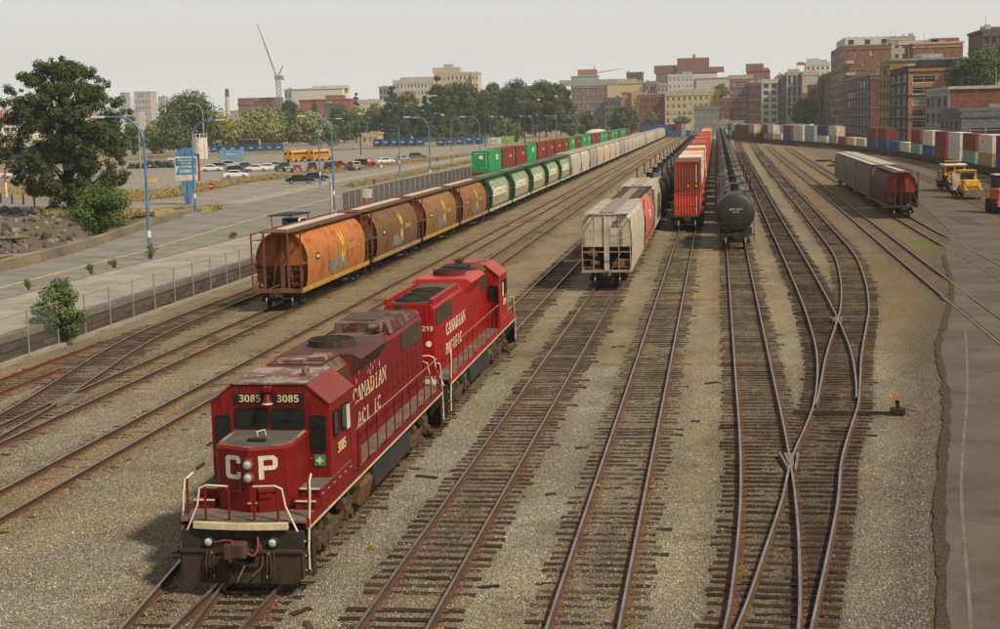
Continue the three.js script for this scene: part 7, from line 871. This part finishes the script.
  mid('yellow_apartments', 'pale yellow five storey apartment building in the centre', 665, 709, 93, 860, { mat: cn(0.56, 0.48, 0.245), front: { cols: 8, rows: 5, fw: 0.5, fh: 0.58, frame: mFrameWhite }, trim: cn(0.5, 0.45, 0.3), units: [[0.3, 0, 14, 2, 8], [-0.5, 0, 8, 1.6, 6]] });
  mid('golden_gable_wall', 'golden yellow end wall beside the pale yellow apartments', 709.6, 720, 92.5, 861, { mat: cn(0.68, 0.42, 0.10), front: { cols: 3, rows: 5, fw: 0.3, fh: 0.4, frame: mFrameDark, skip: (c, k) => c !== 1 } });
  mid('red_brick_hotel', 'red brick building left of the yellow apartments', 640, 664, 94.5, 870, { mat: bk(0.30, 0.085, 0.065), front: { cols: 7, rows: 5, fw: 0.4, fh: 0.5, frame: mFrameDark }, trim: cn(0.40, 0.30, 0.26) });
  mid('peach_building', 'peach coloured wall of the building left of the red brick', 631.5, 640, 93.5, 872, { mat: cn(0.64, 0.40, 0.235), front: { cols: 2, rows: 5, fw: 0.3, fh: 0.3, frame: mFrameDark, skip: (c, k) => k < 4 || c } }); mid('salmon_building', 'salmon pink flank left of the peach wall', 621.5, 631.2, 93, 874, { mat: cn(0.48, 0.25, 0.165) });
  mid('slate_building', 'dark slate building left of the salmon flank', 605, 621, 98.5, 868, { mat: cn(0.14, 0.135, 0.14), front: { cols: 4, rows: 5, fw: 0.5, fh: 0.5, frame: mFrameDark } });
  mid('grey_brick_office', 'large purple grey brick office with window rows behind the trees', 571, 605, 85.5, 880, { mat: bk(0.26, 0.195, 0.185), front: { cols: 9, rows: 6, fw: 0.52, fh: 0.6, frame: mFrameWhite }, trim: cn(0.42, 0.40, 0.38), units: [[0, 0.3, 34, 3.2, 9, cn(0.36, 0.35, 0.33)]] });
  mid('tan_slab_building', 'large tan building rising behind the salmon flank', 605, 645, 83.5, 1010, { mat: cn(0.62, 0.48, 0.27), units: [[0, 0, 14, 3, 8, cn(0.55, 0.43, 0.25)], [0.6, 0, 5, 2, 5, cn(0.28, 0.42, 0.34)]] });
  mid('green_roof_building', 'building with pale green roof behind the grey brick office', 571, 597, 76.5, 1100, { mat: cn(0.34, 0.46, 0.36), units: [[0.2, 0, 14, 5, 8, bk(0.45, 0.24, 0.16)]] });
  mid('dark_slab_tower', 'dark grey tower on the centre skyline', 626.5, 642.5, 73, 1200, { mat: cn(0.11, 0.105, 0.11), front: { cols: 4, rows: 8, fw: 0.3, fh: 0.8, frame: mFrameDark, skip: (c, k) => k < 5 } });
  mid('concrete_block', 'small grey concrete building right of the tan one', 645.6, 657, 82, 1000, { mat: cn(0.32, 0.30, 0.275), front: { cols: 3, rows: 6, fw: 0.4, fh: 0.5, frame: mFrameDark, skip: (c, k) => k < 3 } });
  mid('white_stepped_building', 'white and grey stepped building above the yellow apartments', 668, 693, 75, 990, { mat: cn(0.58, 0.565, 0.53), front: { cols: 6, rows: 8, fw: 0.4, fh: 0.4, frame: mFrameWhite, skip: (c, k) => k < 4 }, units: [[-0.9, 0.6, 12, 0.2, 6], [0.5, 0, 6, 2, 5]] }); mid('grey_stepped_building', 'lower grey terraces left of the white stepped building', 657, 668, 84, 985, { mat: cn(0.36, 0.345, 0.32), front: { cols: 3, rows: 6, fw: 0.4, fh: 0.4, frame: mFrameDark, skip: (c, k) => k < 3 } });
  mid('brick_heritage_building', 'big brick building with stepped roofs crowning the centre skyline', 656, 717, 73, 1150, { mat: bk(0.27, 0.14, 0.11), units: [[-0.5, 0, 26, 6, 12, bk(0.27, 0.14, 0.11)], [0.22, 0.2, 24, 11, 12, bk(0.275, 0.14, 0.11)], [0.75, 0, 22, 4, 12, bk(0.34, 0.15, 0.11)], [0.25, 0, 2, 14, 2, cn(0.3, 0.25, 0.22)]] });
  mid('white_roofed_building', 'long white roofed building right of the brick heritage building', 696, 741, 78, 1040, { mat: cn(0.55, 0.51, 0.43), units: [[-0.6, 0, 16, 3, 8, cn(0.64, 0.63, 0.6)]] });
  mid('grey_terrace_building', 'grey terrace building under the white roofed one', 712, 731, 88, 980, { mat: cn(0.36, 0.33, 0.29), front: { cols: 5, rows: 6, fw: 0.4, fh: 0.4, frame: mFrameDark, skip: (c, k) => k < 4 } });
  // left skyline
  mid('long_brick_shed', 'low brick industrial building on the left skyline', 238, 272, 104.5, 1000, { mat: bk(0.32, 0.20, 0.16), units: [[-0.7, 0, 12, 4.5, 8, bk(0.28, 0.14, 0.11)], [0.65, 0, 16, 4.5, 8, bk(0.28, 0.14, 0.11)]] }, 22);
  mid('white_warehouse', 'large blank white warehouse on the left skyline', 291, 342, 89, 1050, { mat: cn(0.70, 0.67, 0.58), units: [[0.45, 0, 26, 2.2, 10, cn(0.70, 0.67, 0.58)]] }, 22); mid('grey_stair_tower', 'small blue grey tower at the left end of the white warehouse', 284.5, 291.2, 90, 1045, { mat: cn(0.34, 0.37, 0.40), front: { cols: 2, rows: 6, fw: 0.5, fh: 0.5, frame: mFrameDark } }, 12);
  mid('orange_brick_hall', 'orange brick hall in front of the white warehouse', 299, 351, 100, 980, { mat: bk(0.38, 0.15, 0.085), units: [[0.3, 0, 12, 3, 8, bk(0.38, 0.15, 0.085)]] }, 16); mid('dark_annex', 'dark grey annex beside the orange brick hall', 324, 335, 104, 960, { mat: cn(0.12, 0.12, 0.12) }, 10);
  mid('white_flat_building', 'flat white roofed building right of the orange brick hall', 350, 381, 100.5, 1060, { mat: cn(0.55, 0.53, 0.48), front: { cols: 8, rows: 2, fw: 0.4, fh: 0.3, frame: mFrameDark, skip: (c, k) => !k } });
  mid('glass_condominium', 'blue grey condominium at the left of the hill apartments', 379, 393, 87, 1120, { mat: cn(0.26, 0.30, 0.32), front: { cols: 4, rows: 7, fw: 0.6, fh: 0.6, frame: mFrameDark } }); mid('white_condominium', 'white condominium with many windows on the left skyline', 393, 434, 80.5, 1140, { mat: cn(0.58, 0.54, 0.49), front: { cols: 12, rows: 7, fw: 0.55, fh: 0.55, frame: mFrameWhite }, units: [[0.2, 0, 30, 2.5, 8, cn(0.55, 0.46, 0.4)]] });
  mid('cream_apartment_tower', 'cream apartment tower above the conifers', 434, 471, 73, 1180, { mat: cn(0.58, 0.50, 0.37), front: { cols: 9, rows: 8, fw: 0.4, fh: 0.45, frame: mFrameDark }, units: [[-0.4, 0, 22, 4.5, 8, cn(0.58, 0.48, 0.34)], [-0.3, 0, 7, 7, 6, cn(0.45, 0.42, 0.38)]] }); mid('cream_side_wing', 'cream wing at the right of the apartment tower', 471.5, 478, 73, 1175, { mat: cn(0.60, 0.53, 0.38), front: { cols: 2, rows: 8, fw: 0.4, fh: 0.4, frame: mFrameDark } });
  mid('small_gabled_house', 'small cream building half hidden behind the lot trees', 362, 378, 134, 640, { mat: cn(0.60, 0.44, 0.26), front: { cols: 3, rows: 1, fw: 0.4, fh: 0.4, frame: mFrameDark } }, 10);
  // far left across the harbour
  mid('far_grid_tower', 'pale grid fronted block far across the harbour', 134, 150, 92, 1700, { mat: cn(0.46, 0.42, 0.38), front: { cols: 5, rows: 7, fw: 0.5, fh: 0.5, frame: mFrameWhite } }, 20); mid('far_slab_tower', 'thin pale tower right of the grid fronted block', 158, 164, 97, 1800, { mat: cn(0.42, 0.41, 0.40), front: { cols: 3, rows: 7, fw: 0.5, fh: 0.5, frame: mFrameWhite } }, 16); mid('far_dark_tower', 'thin blue grey tower left of the grid fronted block', 120, 125, 93, 1900, { mat: cn(0.28, 0.33, 0.38) }, 16);
  for (let i = 0; i < 14; i++) { const r = mulberry(500 + i), a = -20 + i * 20 + 6 * r(); if (a > 130 && a < 168) continue; mid('harbour_shed', `${ord(i)} distant harbour shed from the left along the waterfront`, a, a + 12 + 8 * r(), 112 + 6 * r() - i * 0.3, 1500 + 80 * r(), { mat: cn(0.36 + 0.2 * r(), 0.33 + 0.18 * r(), 0.30 + 0.15 * r()) }, 20).userData.group = 'distant harbour sheds'; }
  { const Zz = 1250, [X, Y] = atZ(227, 93, Zz), t = thing('chimney_stack', 'pale round chimney with dark tip on the left skyline', 'chimney', X, 0, Zz); new MB().cone([0, 0, 0], [0, Y - 3, 0], 2.6, 1.9, 16).mesh('shaft', cn(0.55, 0.50, 0.43), t); new MB().cone([0, Y - 3, 0], [0, Y + 3.5, 0], 1.95, 1.5, 16).mesh('dark_tip', cn(0.06, 0.07, 0.09), t); }
}
// tower cranes
function towerCrane(label, px, pyTop, Z, m, jibs, w) { const [X, Y] = atZ(px, pyTop, Z), t = thing('tower_crane', label, 'crane', X, 0, Z, 0, 'tower cranes'), b = new MB(); for (const sx of [-1, 1]) for (const sz of [-1, 1]) b.box(w * 0.26, Y, w * 0.26, sx * w, Y / 2, sz * w); for (let y = 4; y < Y; y += w * 2.2) for (const sz of [-1, 1]) b.bar([-w, y, sz * w], [w, y + w * 2.2, sz * w], w * 0.12, 4); b.mesh('mast', m, t); new MB().box(w * 4.5, w * 2, w * 3, w * 0.6, Y + w * 0.8, 0).mesh('cab', m, t); for (const [jx, jy] of jibs) { const [x1, y1] = atZ(px + jx, pyTop + jy, Z), dx = x1 - X, dy = y1 - Y, n = new THREE.Vector2(-dy, dx).normalize().multiplyScalar(w * 0.8), g = new MB(); g.bar([0, Y, 0], [dx, Y + dy, 0], w * 0.2, 4).bar([n.x, Y + n.y, 0], [dx, Y + dy, 0], w * 0.2, 4); for (let k = 0; k < 12; k++) { const q = k / 12, p = (k + 0.5) / 12; g.bar([dx * q, Y + dy * q, 0], [dx * p + n.x * (1 - p), Y + dy * p + n.y * (1 - p), 0], w * 0.11, 4); } g.mesh('jib', m, t); } return t; }
towerCrane('grey luffing tower crane on the left skyline', 278, 79, 1000, mat([0.25, 0.26, 0.29], 0.7), [[-21, -56], [5, -14], [7, 0.5]], 1.25);
towerCrane('red tower crane with long jib on the centre skyline', 594.5, 73.5, 1150, mat([0.50, 0.13, 0.10], 0.7), [[28, -5], [-7, 1], [0, -9]], 0.75);
for (const [px, py, Z, j, lb] of [[3, 104, 900, [[16, -3], [-8, 2]], 'red dock crane at the far left edge'], [33, 113, 950, [[-12, -6], [6, 2]], 'red dock crane behind the big tree']]) towerCrane(lb, px, py, Z, mat([0.50, 0.12, 0.09], 0.7), j, 0.9);
{ const Z = 1010, [X, Y] = atZ(797, 62, Z), t = thing('flagpole', 'flagpole with red flag on a centre rooftop', 'flagpole', X, 0, Z); new MB().cyl(0.25, 0.15, Y, 0, Y / 2, 0, 'y', 6).mesh('pole', mGalv, t); new MB().box(4.5, 2.2, 0.1, 2.3, Y - 1.2, 0).mesh('flag', mat([0.5, 0.08, 0.06], 0.8), t); }
// oval white-roofed station dome and containers at the end of the yard
{ const Z = 640, [X, Y] = atZ(597, 133.5, Z), t = thing('domed_pavilion', 'white domed pavilion behind the container row', 'building', X, 0, Z); new MB().ball(5, 0, Y - 0.3, 0, 1.05, 0.45, 1, 24, 12).mesh('dome', cn(0.64, 0.62, 0.57), t); new MB().cyl(5.3, 5.3, Y, 0, Y / 2 - 0.6, 0, 'y', 24).mesh('glazed_drum', mat([0.06, 0.075, 0.085], 0.3), t); for (let k = 0; k < 9; k++) { const a = Math.PI * k / 8; new MB().box(0.4, 3, 0.4, 5.4 * Math.cos(a), Y - 2, 5.4 * Math.sin(a)).mesh('mullion', mGalv, t); } }
[['blue', 656, 'dark blue'], ['navy', 668.5, 'navy'], ['maroon', 679, 'maroon'], ['grey', 683.5, 'grey'], ['cream', 688, 'cream']].forEach(([c, px, nm], i) => { const Z = 700 + i * 1.5; const X = xAt(px, 130, Z); container(c, `upper ${nm} container in the stacks at the far end of the yard`, X, 3.3, Z, i > 1 ? 0 : Math.PI / 2, 'container stacks at the far end', false, false); container(i % 2 ? 'grey' : 'blue', `lower container under the ${nm} one at the far end of the yard`, X, 0.35, Z, i > 1 ? 0 : Math.PI / 2, 'container stacks at the far end', false, false); });
[['brown', 750], ['cream', 757], ['grey', 764.5], ['grey', 771], ['navy', 781], ['cream', 791], ['white', 797.5]].forEach(([c, px], i) => { const Z = 560 - i * 3; container(c, `${ord(i)} container from the left stacked behind the curved train`, xAt(px, 132, Z), 3.3, Z, i % 2 ? 0 : 0.9, 'containers stacked behind the curved train', false, false); container('brown', `container under the ${ord(i)} stacked one behind the curved train`, xAt(px, 132, Z), 0.35, Z, i % 2 ? 0 : 0.9, 'containers stacked behind the curved train', false, false); });
// hills beyond the harbour, fading into the smoke
{ const b = new MB(), Z = 13000, sh = []; for (let i = 0; i <= 60; i++) { const px = -160 + i * 9, x = atZ(px, 120, Z)[0], h = 330 * sstep(390, 120, px) * (0.72 + 0.5 * (fbm(i * 0.16, 3, 4) - 0.5)) + 6; sh.push([x, h]); } for (let i = 0; i < 60; i++) { const [xa, ha] = sh[i], [xb, hb] = sh[i + 1]; b.quad([xa, -5, -Z + 900], [xb, -5, -Z + 900], [xb, hb, -Z], [xa, ha, -Z]); b.quad([xa, ha, -Z], [xb, hb, -Z], [xb, -5, -Z - 1200], [xa, -5, -Z - 1200]); } structure(b.mesh('far_hills', mat([0.06, 0.075, 0.06], 1, speckMap))); }
// ---------------------------------------------------------------- trees and plants
const leafMat = new THREE.MeshPhysicalMaterial({ color: 0xffffff, vertexColors: true, roughness: 0.85, specularIntensity: 0.5, side: THREE.DoubleSide });
const mBark = mat([0.085, 0.062, 0.045], 0.95, woodMap);
function leafCloud(clumps, n, size, cols, seed, flat = 0) { // leaf faces through the volume of each clump
  const r = mulberry(seed), pos = new Float32Array(n * 18), nor = new Float32Array(n * 18), col = new Float32Array(n * 18), tot = clumps.reduce((s, c) => s + c[3] ** 2 * (c[4] || 1), 0); let k = 0;
  const a = V(), b = V(), c = V(), nn = V();
  for (const cl of clumps) {
    const m = Math.round(n * cl[3] ** 2 * (cl[4] || 1) / tot), base = cols[r() * cols.length | 0];
    for (let i = 0; i < m && k < n; i++, k++) {
      let x, y, z; do { x = r() * 2 - 1; y = r() * 2 - 1; z = r() * 2 - 1; } while (x * x + y * y + z * z > 1); const q = Math.cbrt(x * x + y * y + z * z) * 0.25 + 0.85;
      const cx = cl[0] + x * cl[3] * q, cy = cl[1] + y * cl[3] * (cl[4] || 1) * q, cz = cl[2] + z * cl[3] * q, s = size * (0.55 + 0.8 * r());
      a.set(r() * 2 - 1, (r() * 2 - 1) * (1 - flat), r() * 2 - 1).normalize(); nn.set(x + (r() - 0.5) * 1.4, y + 0.55 + (r() - 0.5) * 1.2, z + (r() - 0.5) * 1.4).normalize(); b.crossVectors(nn, a).normalize(); a.crossVectors(b, nn).normalize(); c.crossVectors(a, b);
      const P = (u, v) => [cx + a.x * u + b.x * v, cy + a.y * u + b.y * v, cz + a.z * u + b.z * v], p0 = P(-s * 0.5, 0), p1 = P(0, -s * 0.28), p2 = P(s * 0.5, 0), p3 = P(0, s * 0.28), t = 0.72 + 0.56 * r();
      const arr = [...p0, ...p1, ...p2, ...p0, ...p2, ...p3]; for (let j = 0; j < 18; j++) { pos[k * 18 + j] = arr[j]; } for (let j = 0; j < 6; j++) { nor[k * 18 + j * 3] = nn.x; nor[k * 18 + j * 3 + 1] = nn.y; nor[k * 18 + j * 3 + 2] = nn.z; col[k * 18 + j * 3] = base[0] * t; col[k * 18 + j * 3 + 1] = base[1] * t; col[k * 18 + j * 3 + 2] = base[2] * t; }
    }
  }
  const g = new THREE.BufferGeometry(); g.setAttribute('position', new THREE.BufferAttribute(pos.slice(0, k * 18), 3)); g.setAttribute('normal', new THREE.BufferAttribute(nor.slice(0, k * 18), 3)); g.setAttribute('color', new THREE.BufferAttribute(col.slice(0, k * 18), 3)); return g;
}
const GREEN = { dark: [[0.034, 0.052, 0.014], [0.045, 0.066, 0.017], [0.058, 0.078, 0.021]], mid: [[0.062, 0.098, 0.026], [0.08, 0.115, 0.03], [0.055, 0.088, 0.026]], willow: [[0.19, 0.20, 0.055], [0.165, 0.18, 0.05], [0.21, 0.21, 0.065]], conifer: [[0.022, 0.040, 0.020], [0.028, 0.048, 0.022], [0.034, 0.055, 0.024]], yellow: [[0.19, 0.17, 0.035], [0.16, 0.15, 0.035]] };
function broadleaf(name, label, X, Y, Z, h, rw, base, n, size, cols, seed, group, nc = 34, parts = 2) {
  const t = thing(name, label, 'tree', X, Y, Z, 0, group), r = mulberry(seed), cl = [], b = new MB(), mid = (h + base) / 2, rh = (h - base) / 2;
  b.cone([0, -0.3, 0], [0.1, base + rh * 0.7, 0], rw * 0.06 + 0.08, rw * 0.03 + 0.03, 9);
  for (let i = 0; i < nc; i++) { let x, y, z; do { x = r() * 2 - 1; y = r() * 2 - 1; z = r() * 2 - 1; } while (x * x + y * y + z * z > 1); const l = Math.cbrt(x * x + y * y + z * z) / Math.max(0.2, Math.sqrt(x * x + y * y + z * z)) , taper = 1 - 0.25 * Math.max(0, y), px = x * l * 0.82 * rw * taper, py = mid + y * l * 0.86 * rh, pz = z * l * 0.82 * rw * taper, cr = rw * (0.26 + 0.16 * r()); cl.push([px, py, pz, cr, 0.75]); b.cone([0.05, Math.min(base + rh * (0.1 + 0.8 * r()), py - 0.1), 0], [px * 0.92, py, pz * 0.92], 0.035 * rw * 0.4 + 0.03, 0.02, 5); }
  b.mesh('trunk', mBark, t); mk('crown', leafCloud(cl, n, size, cols, seed + 1), leafMat, t); return t;
}
function conifer(label, X, Y, Z, h, rw, n, size, cols, seed, group) {
  const t = thing('conifer_tree', label, 'tree', X, Y, Z, 0, group), r = mulberry(seed), cl = [], b = new MB(); b.cone([0, -0.3, 0], [0, h * 0.95, 0], h * 0.02 + 0.1, 0.06, 8);
  const rings = 9; for (let k = 0; k < rings; k++) { const f = k / (rings - 1), y = h * (0.12 + 0.84 * f), R = rw * Math.pow(1 - f, 0.75) + 0.15, m = Math.max(2, Math.round(7 * (1 - f) + 2)); for (let i = 0; i < m; i++) { const a = i / m * 6.283 + r() * 1.2 + k, q = R * (0.55 + 0.4 * r()); cl.push([q * Math.cos(a), y + (r() - 0.5) * h * 0.06, q * Math.sin(a), rw * 0.34 * (1 - 0.55 * f) + 0.25, 0.62]); b.cone([0, y + 0.3, 0], [q * Math.cos(a), y, q * Math.sin(a)], 0.07, 0.02, 4); } }
  b.mesh('trunk', mBark, t); mk('crown', leafCloud(cl, n, size, cols, seed + 2, 0.5), leafMat, t); return t;
}
{ // the big tree at the left, drawn from its outline: crown reaching near the ground
  const X = -74.8, Z = 165.5, t = thing('big_leafy_tree', 'big dark green leafy tree by the inlet on the left', 'tree', X, 0.9, Z), r = mulberry(9), cl = [], b = new MB();
  // half widths (m) of the crown at heights above the foot, left and right
  const outl = [[1.2, -2.2, 2.5], [3.0, -5.0, 5.6], [5.5, -6.2, 6.6], [8.0, -7.0, 6.4], [10.5, -7.3, 6.6], [13.0, -6.6, 6.2], [15.0, -5.2, 4.6], [16.6, -3.2, 3.0], [17.6, -0.9, 1.6]];
  b.cone([0.1, -0.6, 0], [-0.4, 7, 0], 0.55, 0.34, 12).cone([-0.4, 7, 0], [-0.9, 15.5, 0], 0.34, 0.08, 9);
  for (let i = 0; i < 250; i++) { const y = 0.9 + 16.6 * Math.pow(r(), 0.92), k = outl.findIndex(o => o[0] > y), o0 = outl[Math.max(0, k - 1)], o1 = outl[k < 0 ? 8 : k], f = k < 1 ? 0 : (y - o0[0]) / (o1[0] - o0[0]), lo = lerp(o0[1], o1[1], f), hi = lerp(o0[2], o1[2], f), a = r() * 6.283, q = Math.pow(r(), 0.45), hw = Math.cos(a) < 0 ? -lo : hi, x = hw * q * Math.cos(a) * 0.94, z = (hi - lo) / 2 * q * Math.sin(a) * 0.95; cl.push([x - 0.3, y, z, 0.55 + 0.85 * r() * r() + 0.1, 0.7]); if (i % 3 === 1) b.cone([-0.4, clamp(y - 2.0 - 2 * r(), 1.5, 14), 0], [x * 0.95 - 0.3, y, z * 0.95], 0.13, 0.03, 5); }
  for (let i = 0; i < 170; i++) { const y = 2 + 15.6 * r(), k = Math.max(1, outl.findIndex(o => o[0] > y)), o0 = outl[k - 1], o1 = outl[k], f = (y - o0[0]) / (o1[0] - o0[0]), lo = lerp(o0[1], o1[1], f), hi = lerp(o0[2], o1[2], f), a = r() * 6.283, q = 0.98 + 0.2 * r(), x = (Math.cos(a) < 0 ? -lo : hi) * q * Math.cos(a), z = (hi - lo) / 2 * q * Math.sin(a); cl.push([x - 0.3, y + 0.4 * r(), z, 0.3 + 0.35 * r(), 0.9]); }
  b.mesh('trunk', mBark, t); mk('crown', leafCloud(cl, 84000, 0.28, GREEN.dark, 21), leafMat, t);
}
broadleaf('green_shrub', 'rounded bright green bush beside the road bend on the left', -57.3, 0.9, 132.5, 4.6, 3.1, 0.1, 14000, 0.22, [[0.065, 0.105, 0.022], [0.085, 0.125, 0.028], [0.055, 0.09, 0.022]], 33, null, 44);
broadleaf('fence_shrub', 'leafy sapling growing through the chain link fence', -33.0, 0.3, 70.5, 2.9, 1.5, -0.3, 6500, 0.15, [[0.07, 0.11, 0.03], [0.10, 0.13, 0.035], [0.055, 0.09, 0.025]], 37, null, 22);
{ const T = [ // [px, py of crown top, py of base, half width px, Z, kind]
  ['mid', 186, 92, 158, 36, 470, 'tall round green tree behind the white tank'], ['willow', 160, 118, 156, 20, 520, 'pale green tree left of the white tank'], ['willow', 222, 118, 154, 20, 540, 'small olive tree left of the willow'], ['willow', 258, 111, 148, 30, 620, 'broad pale willow above the dark trailer'], ['mid', 273, 106, 150, 16, 660, 'green tree rising behind the broad willow'], ['dark', 291, 100, 148, 17, 700, 'dark tree left of the second willow'], ['willow', 311, 112, 147, 20, 640, 'second pale willow behind the school buses'], ['mid', 343, 105, 146, 17, 690, 'green tree right of the second willow'], ['willow', 355, 104, 146, 12, 720, 'yellowish tree beside the floodlight pole'], ['yellow', 377, 102, 145, 14, 740, 'yellow green tree left of the tall conifers'], ['yellow', 408, 91, 143, 15, 720, 'yellow tree between the two tall conifers'], ['dark', 452, 80, 143, 22, 700, 'dark round tree behind the tall conifer'], ['dark', 477, 82, 143, 24, 720, 'dark round tree above the far bins'], ['dark', 500, 84, 142, 22, 740, 'dark round tree right of the far bins'], ['dark', 522, 78, 141, 22, 720, 'dark dense tree above the white bin'], ['dark', 545, 76, 140, 20, 730, 'dark dense tree by the tall poles'], ['dark', 560, 78, 138, 14, 760, 'dark tree at the right end of the wood'], ['dark', 465, 84, 143, 18, 760, 'dark tree filling the belt behind the far bins'], ['dark', 489, 80, 143, 20, 780, 'dark tree in the middle of the belt'], ['dark', 511, 82, 142, 20, 790, 'dark tree in the belt above the lime bin'], ['dark', 534, 80, 141, 19, 770, 'dark tree in the belt left of the tall poles'], ['dark', 444, 92, 143, 14, 720, 'dark tree at the foot of the tallest conifer'], ['dark', 414, 104, 143, 14, 700, 'dark low tree between the conifers'], ['mid', 372, 112, 146, 16, 700, 'green tree under the yellow green one'], ['mid', 507, 120, 143, 16, 620, 'light green bush under the dark wood'], ['mid', 570, 115, 136, 9, 720, 'small light green tree left of the pavilion'], ['dark', 625, 107, 134, 16, 780, 'dark tree before the slate building'], ['dark', 585, 112, 136, 12, 790, 'dark tree before the grey brick office'], ['mid', 652, 112, 126, 7, 830, 'small street tree before the red brick building'], ['mid', 682, 116, 126, 7, 830, 'small street tree before the yellow apartments'], ['dark', 806, 96, 128, 13, 700, 'dark tree between the pale offices and the grey building'], ['mid', 721, 84, 100, 7, 900, 'green roof level tree above the brick wing'], ['mid', 132, 122, 158, 10, 500, 'small tree between the big tree and the lamp'], ['dark', 118, 128, 160, 8, 480, 'dark tree behind the big leafy tree'], ['dark', 236, 126, 152, 10, 600, 'dark shrub in front of the broad willow'], ['mid', 330, 126, 147, 9, 600, 'low dark green tree behind the left bus']];
  T.forEach(([k, px, pt, pb, hw, Z, lb], i) => { const [X, Yt] = atZ(px, pt, Z), Yb = Math.max(0.5, atZ(px, pb, Z)[1]), rw = hw * Z / FOC, h = Yt - Yb; broadleaf('background_tree', lb, X, Yb, Z, h, rw, h * 0.05, Math.round(clamp(hw * 430, 1800, 11000)), clamp(Z * 0.0019, 0.6, 1.5), GREEN[k], 700 + i * 5, 'trees behind the lots', 44); });
  const Cn = [[392, 86, 144, 17, 690, 'tall dark conifer left of the yellow tree'], [437, 77, 143, 18, 670, 'tallest dark conifer before the apartments'], [425, 96, 143, 10, 660, 'smaller conifer left of the tallest one'], [356, 92, 140, 6, 900, 'small dark conifer by the orange hall'], [314, 100, 130, 5, 900, 'thin conifer before the orange brick hall']];
  Cn.forEach(([px, pt, pb, hw, Z, lb], i) => { const [X, Yt] = atZ(px, pt, Z), Yb = Math.max(0.5, atZ(px, pb, Z)[1]); conifer(lb, X, Yb, Z, Yt - Yb, hw * Z / FOC, 7000, 1.3, GREEN.conifer, 900 + i * 7, 'conifers behind the lots'); });
  // leafy mass at the top right, on the higher street
  [[985, 44, 104, 24, 395, 'large tree at the top right above the brick warehouse'], [962, 56, 100, 15, 400, 'left tree of the group above the brick warehouse'], [1008, 38, 104, 20, 410, 'right edge tree above the brick warehouse']].forEach(([px, pt, pb, hw, Z, lb], i) => { const [X, Yt] = atZ(px, pt, Z), Yb = 8; broadleaf('street_tree', lb, X, Yb - 8, Z, Yt - Yb + 8, hw * Z / FOC, 12, 6500, 0.62, GREEN.mid, 1200 + i * 3, 'trees above the brick warehouse', 44); });
}
// weeds along the kerb and the fence
[[-40.9, 103.3, 1.6, 0.9, 'tall weeds around the foot of the blue lamp'], [-41.1, 97, 0.9, 0.45, 'weed tuft on the kerb left of the lamp'], [-41, 93, 0.8, 0.45, 'second weed tuft on the kerb'], [-41.1, 84, 0.8, 0.5, 'weed tuft on the kerb near the fence sapling'], [-41, 79, 0.6, 0.4, 'small weed at the left end of the kerb'], [-40.9, 122, 0.6, 0.5, 'weed on the kerb behind the orange hopper']].forEach(([X, Z, h, w, lb], i) => { const cl = [], r = mulberry(40 + i), b = new MB(); for (let k = 0; k < 9; k++) { const a = r() * 6.28, q = w * 0.7 * r(), y = h * (0.25 + 0.6 * r()); cl.push([q * Math.cos(a), y, q * Math.sin(a), w * 0.35, 1]); b.cone([0, 0, 0], [q * Math.cos(a), y, q * Math.sin(a)], 0.02, 0.008, 4); } const t = thing('weed_clump', lb, 'weeds', X, 1.0, Z, 0, 'weeds along the kerb'); b.mesh('stems', mBark, t); mk('leaves', leafCloud(cl, 420, 0.11, [[0.09, 0.14, 0.03], [0.14, 0.17, 0.04], [0.07, 0.11, 0.03]], 60 + i), leafMat, t); });

renderer.render(scene, camera);
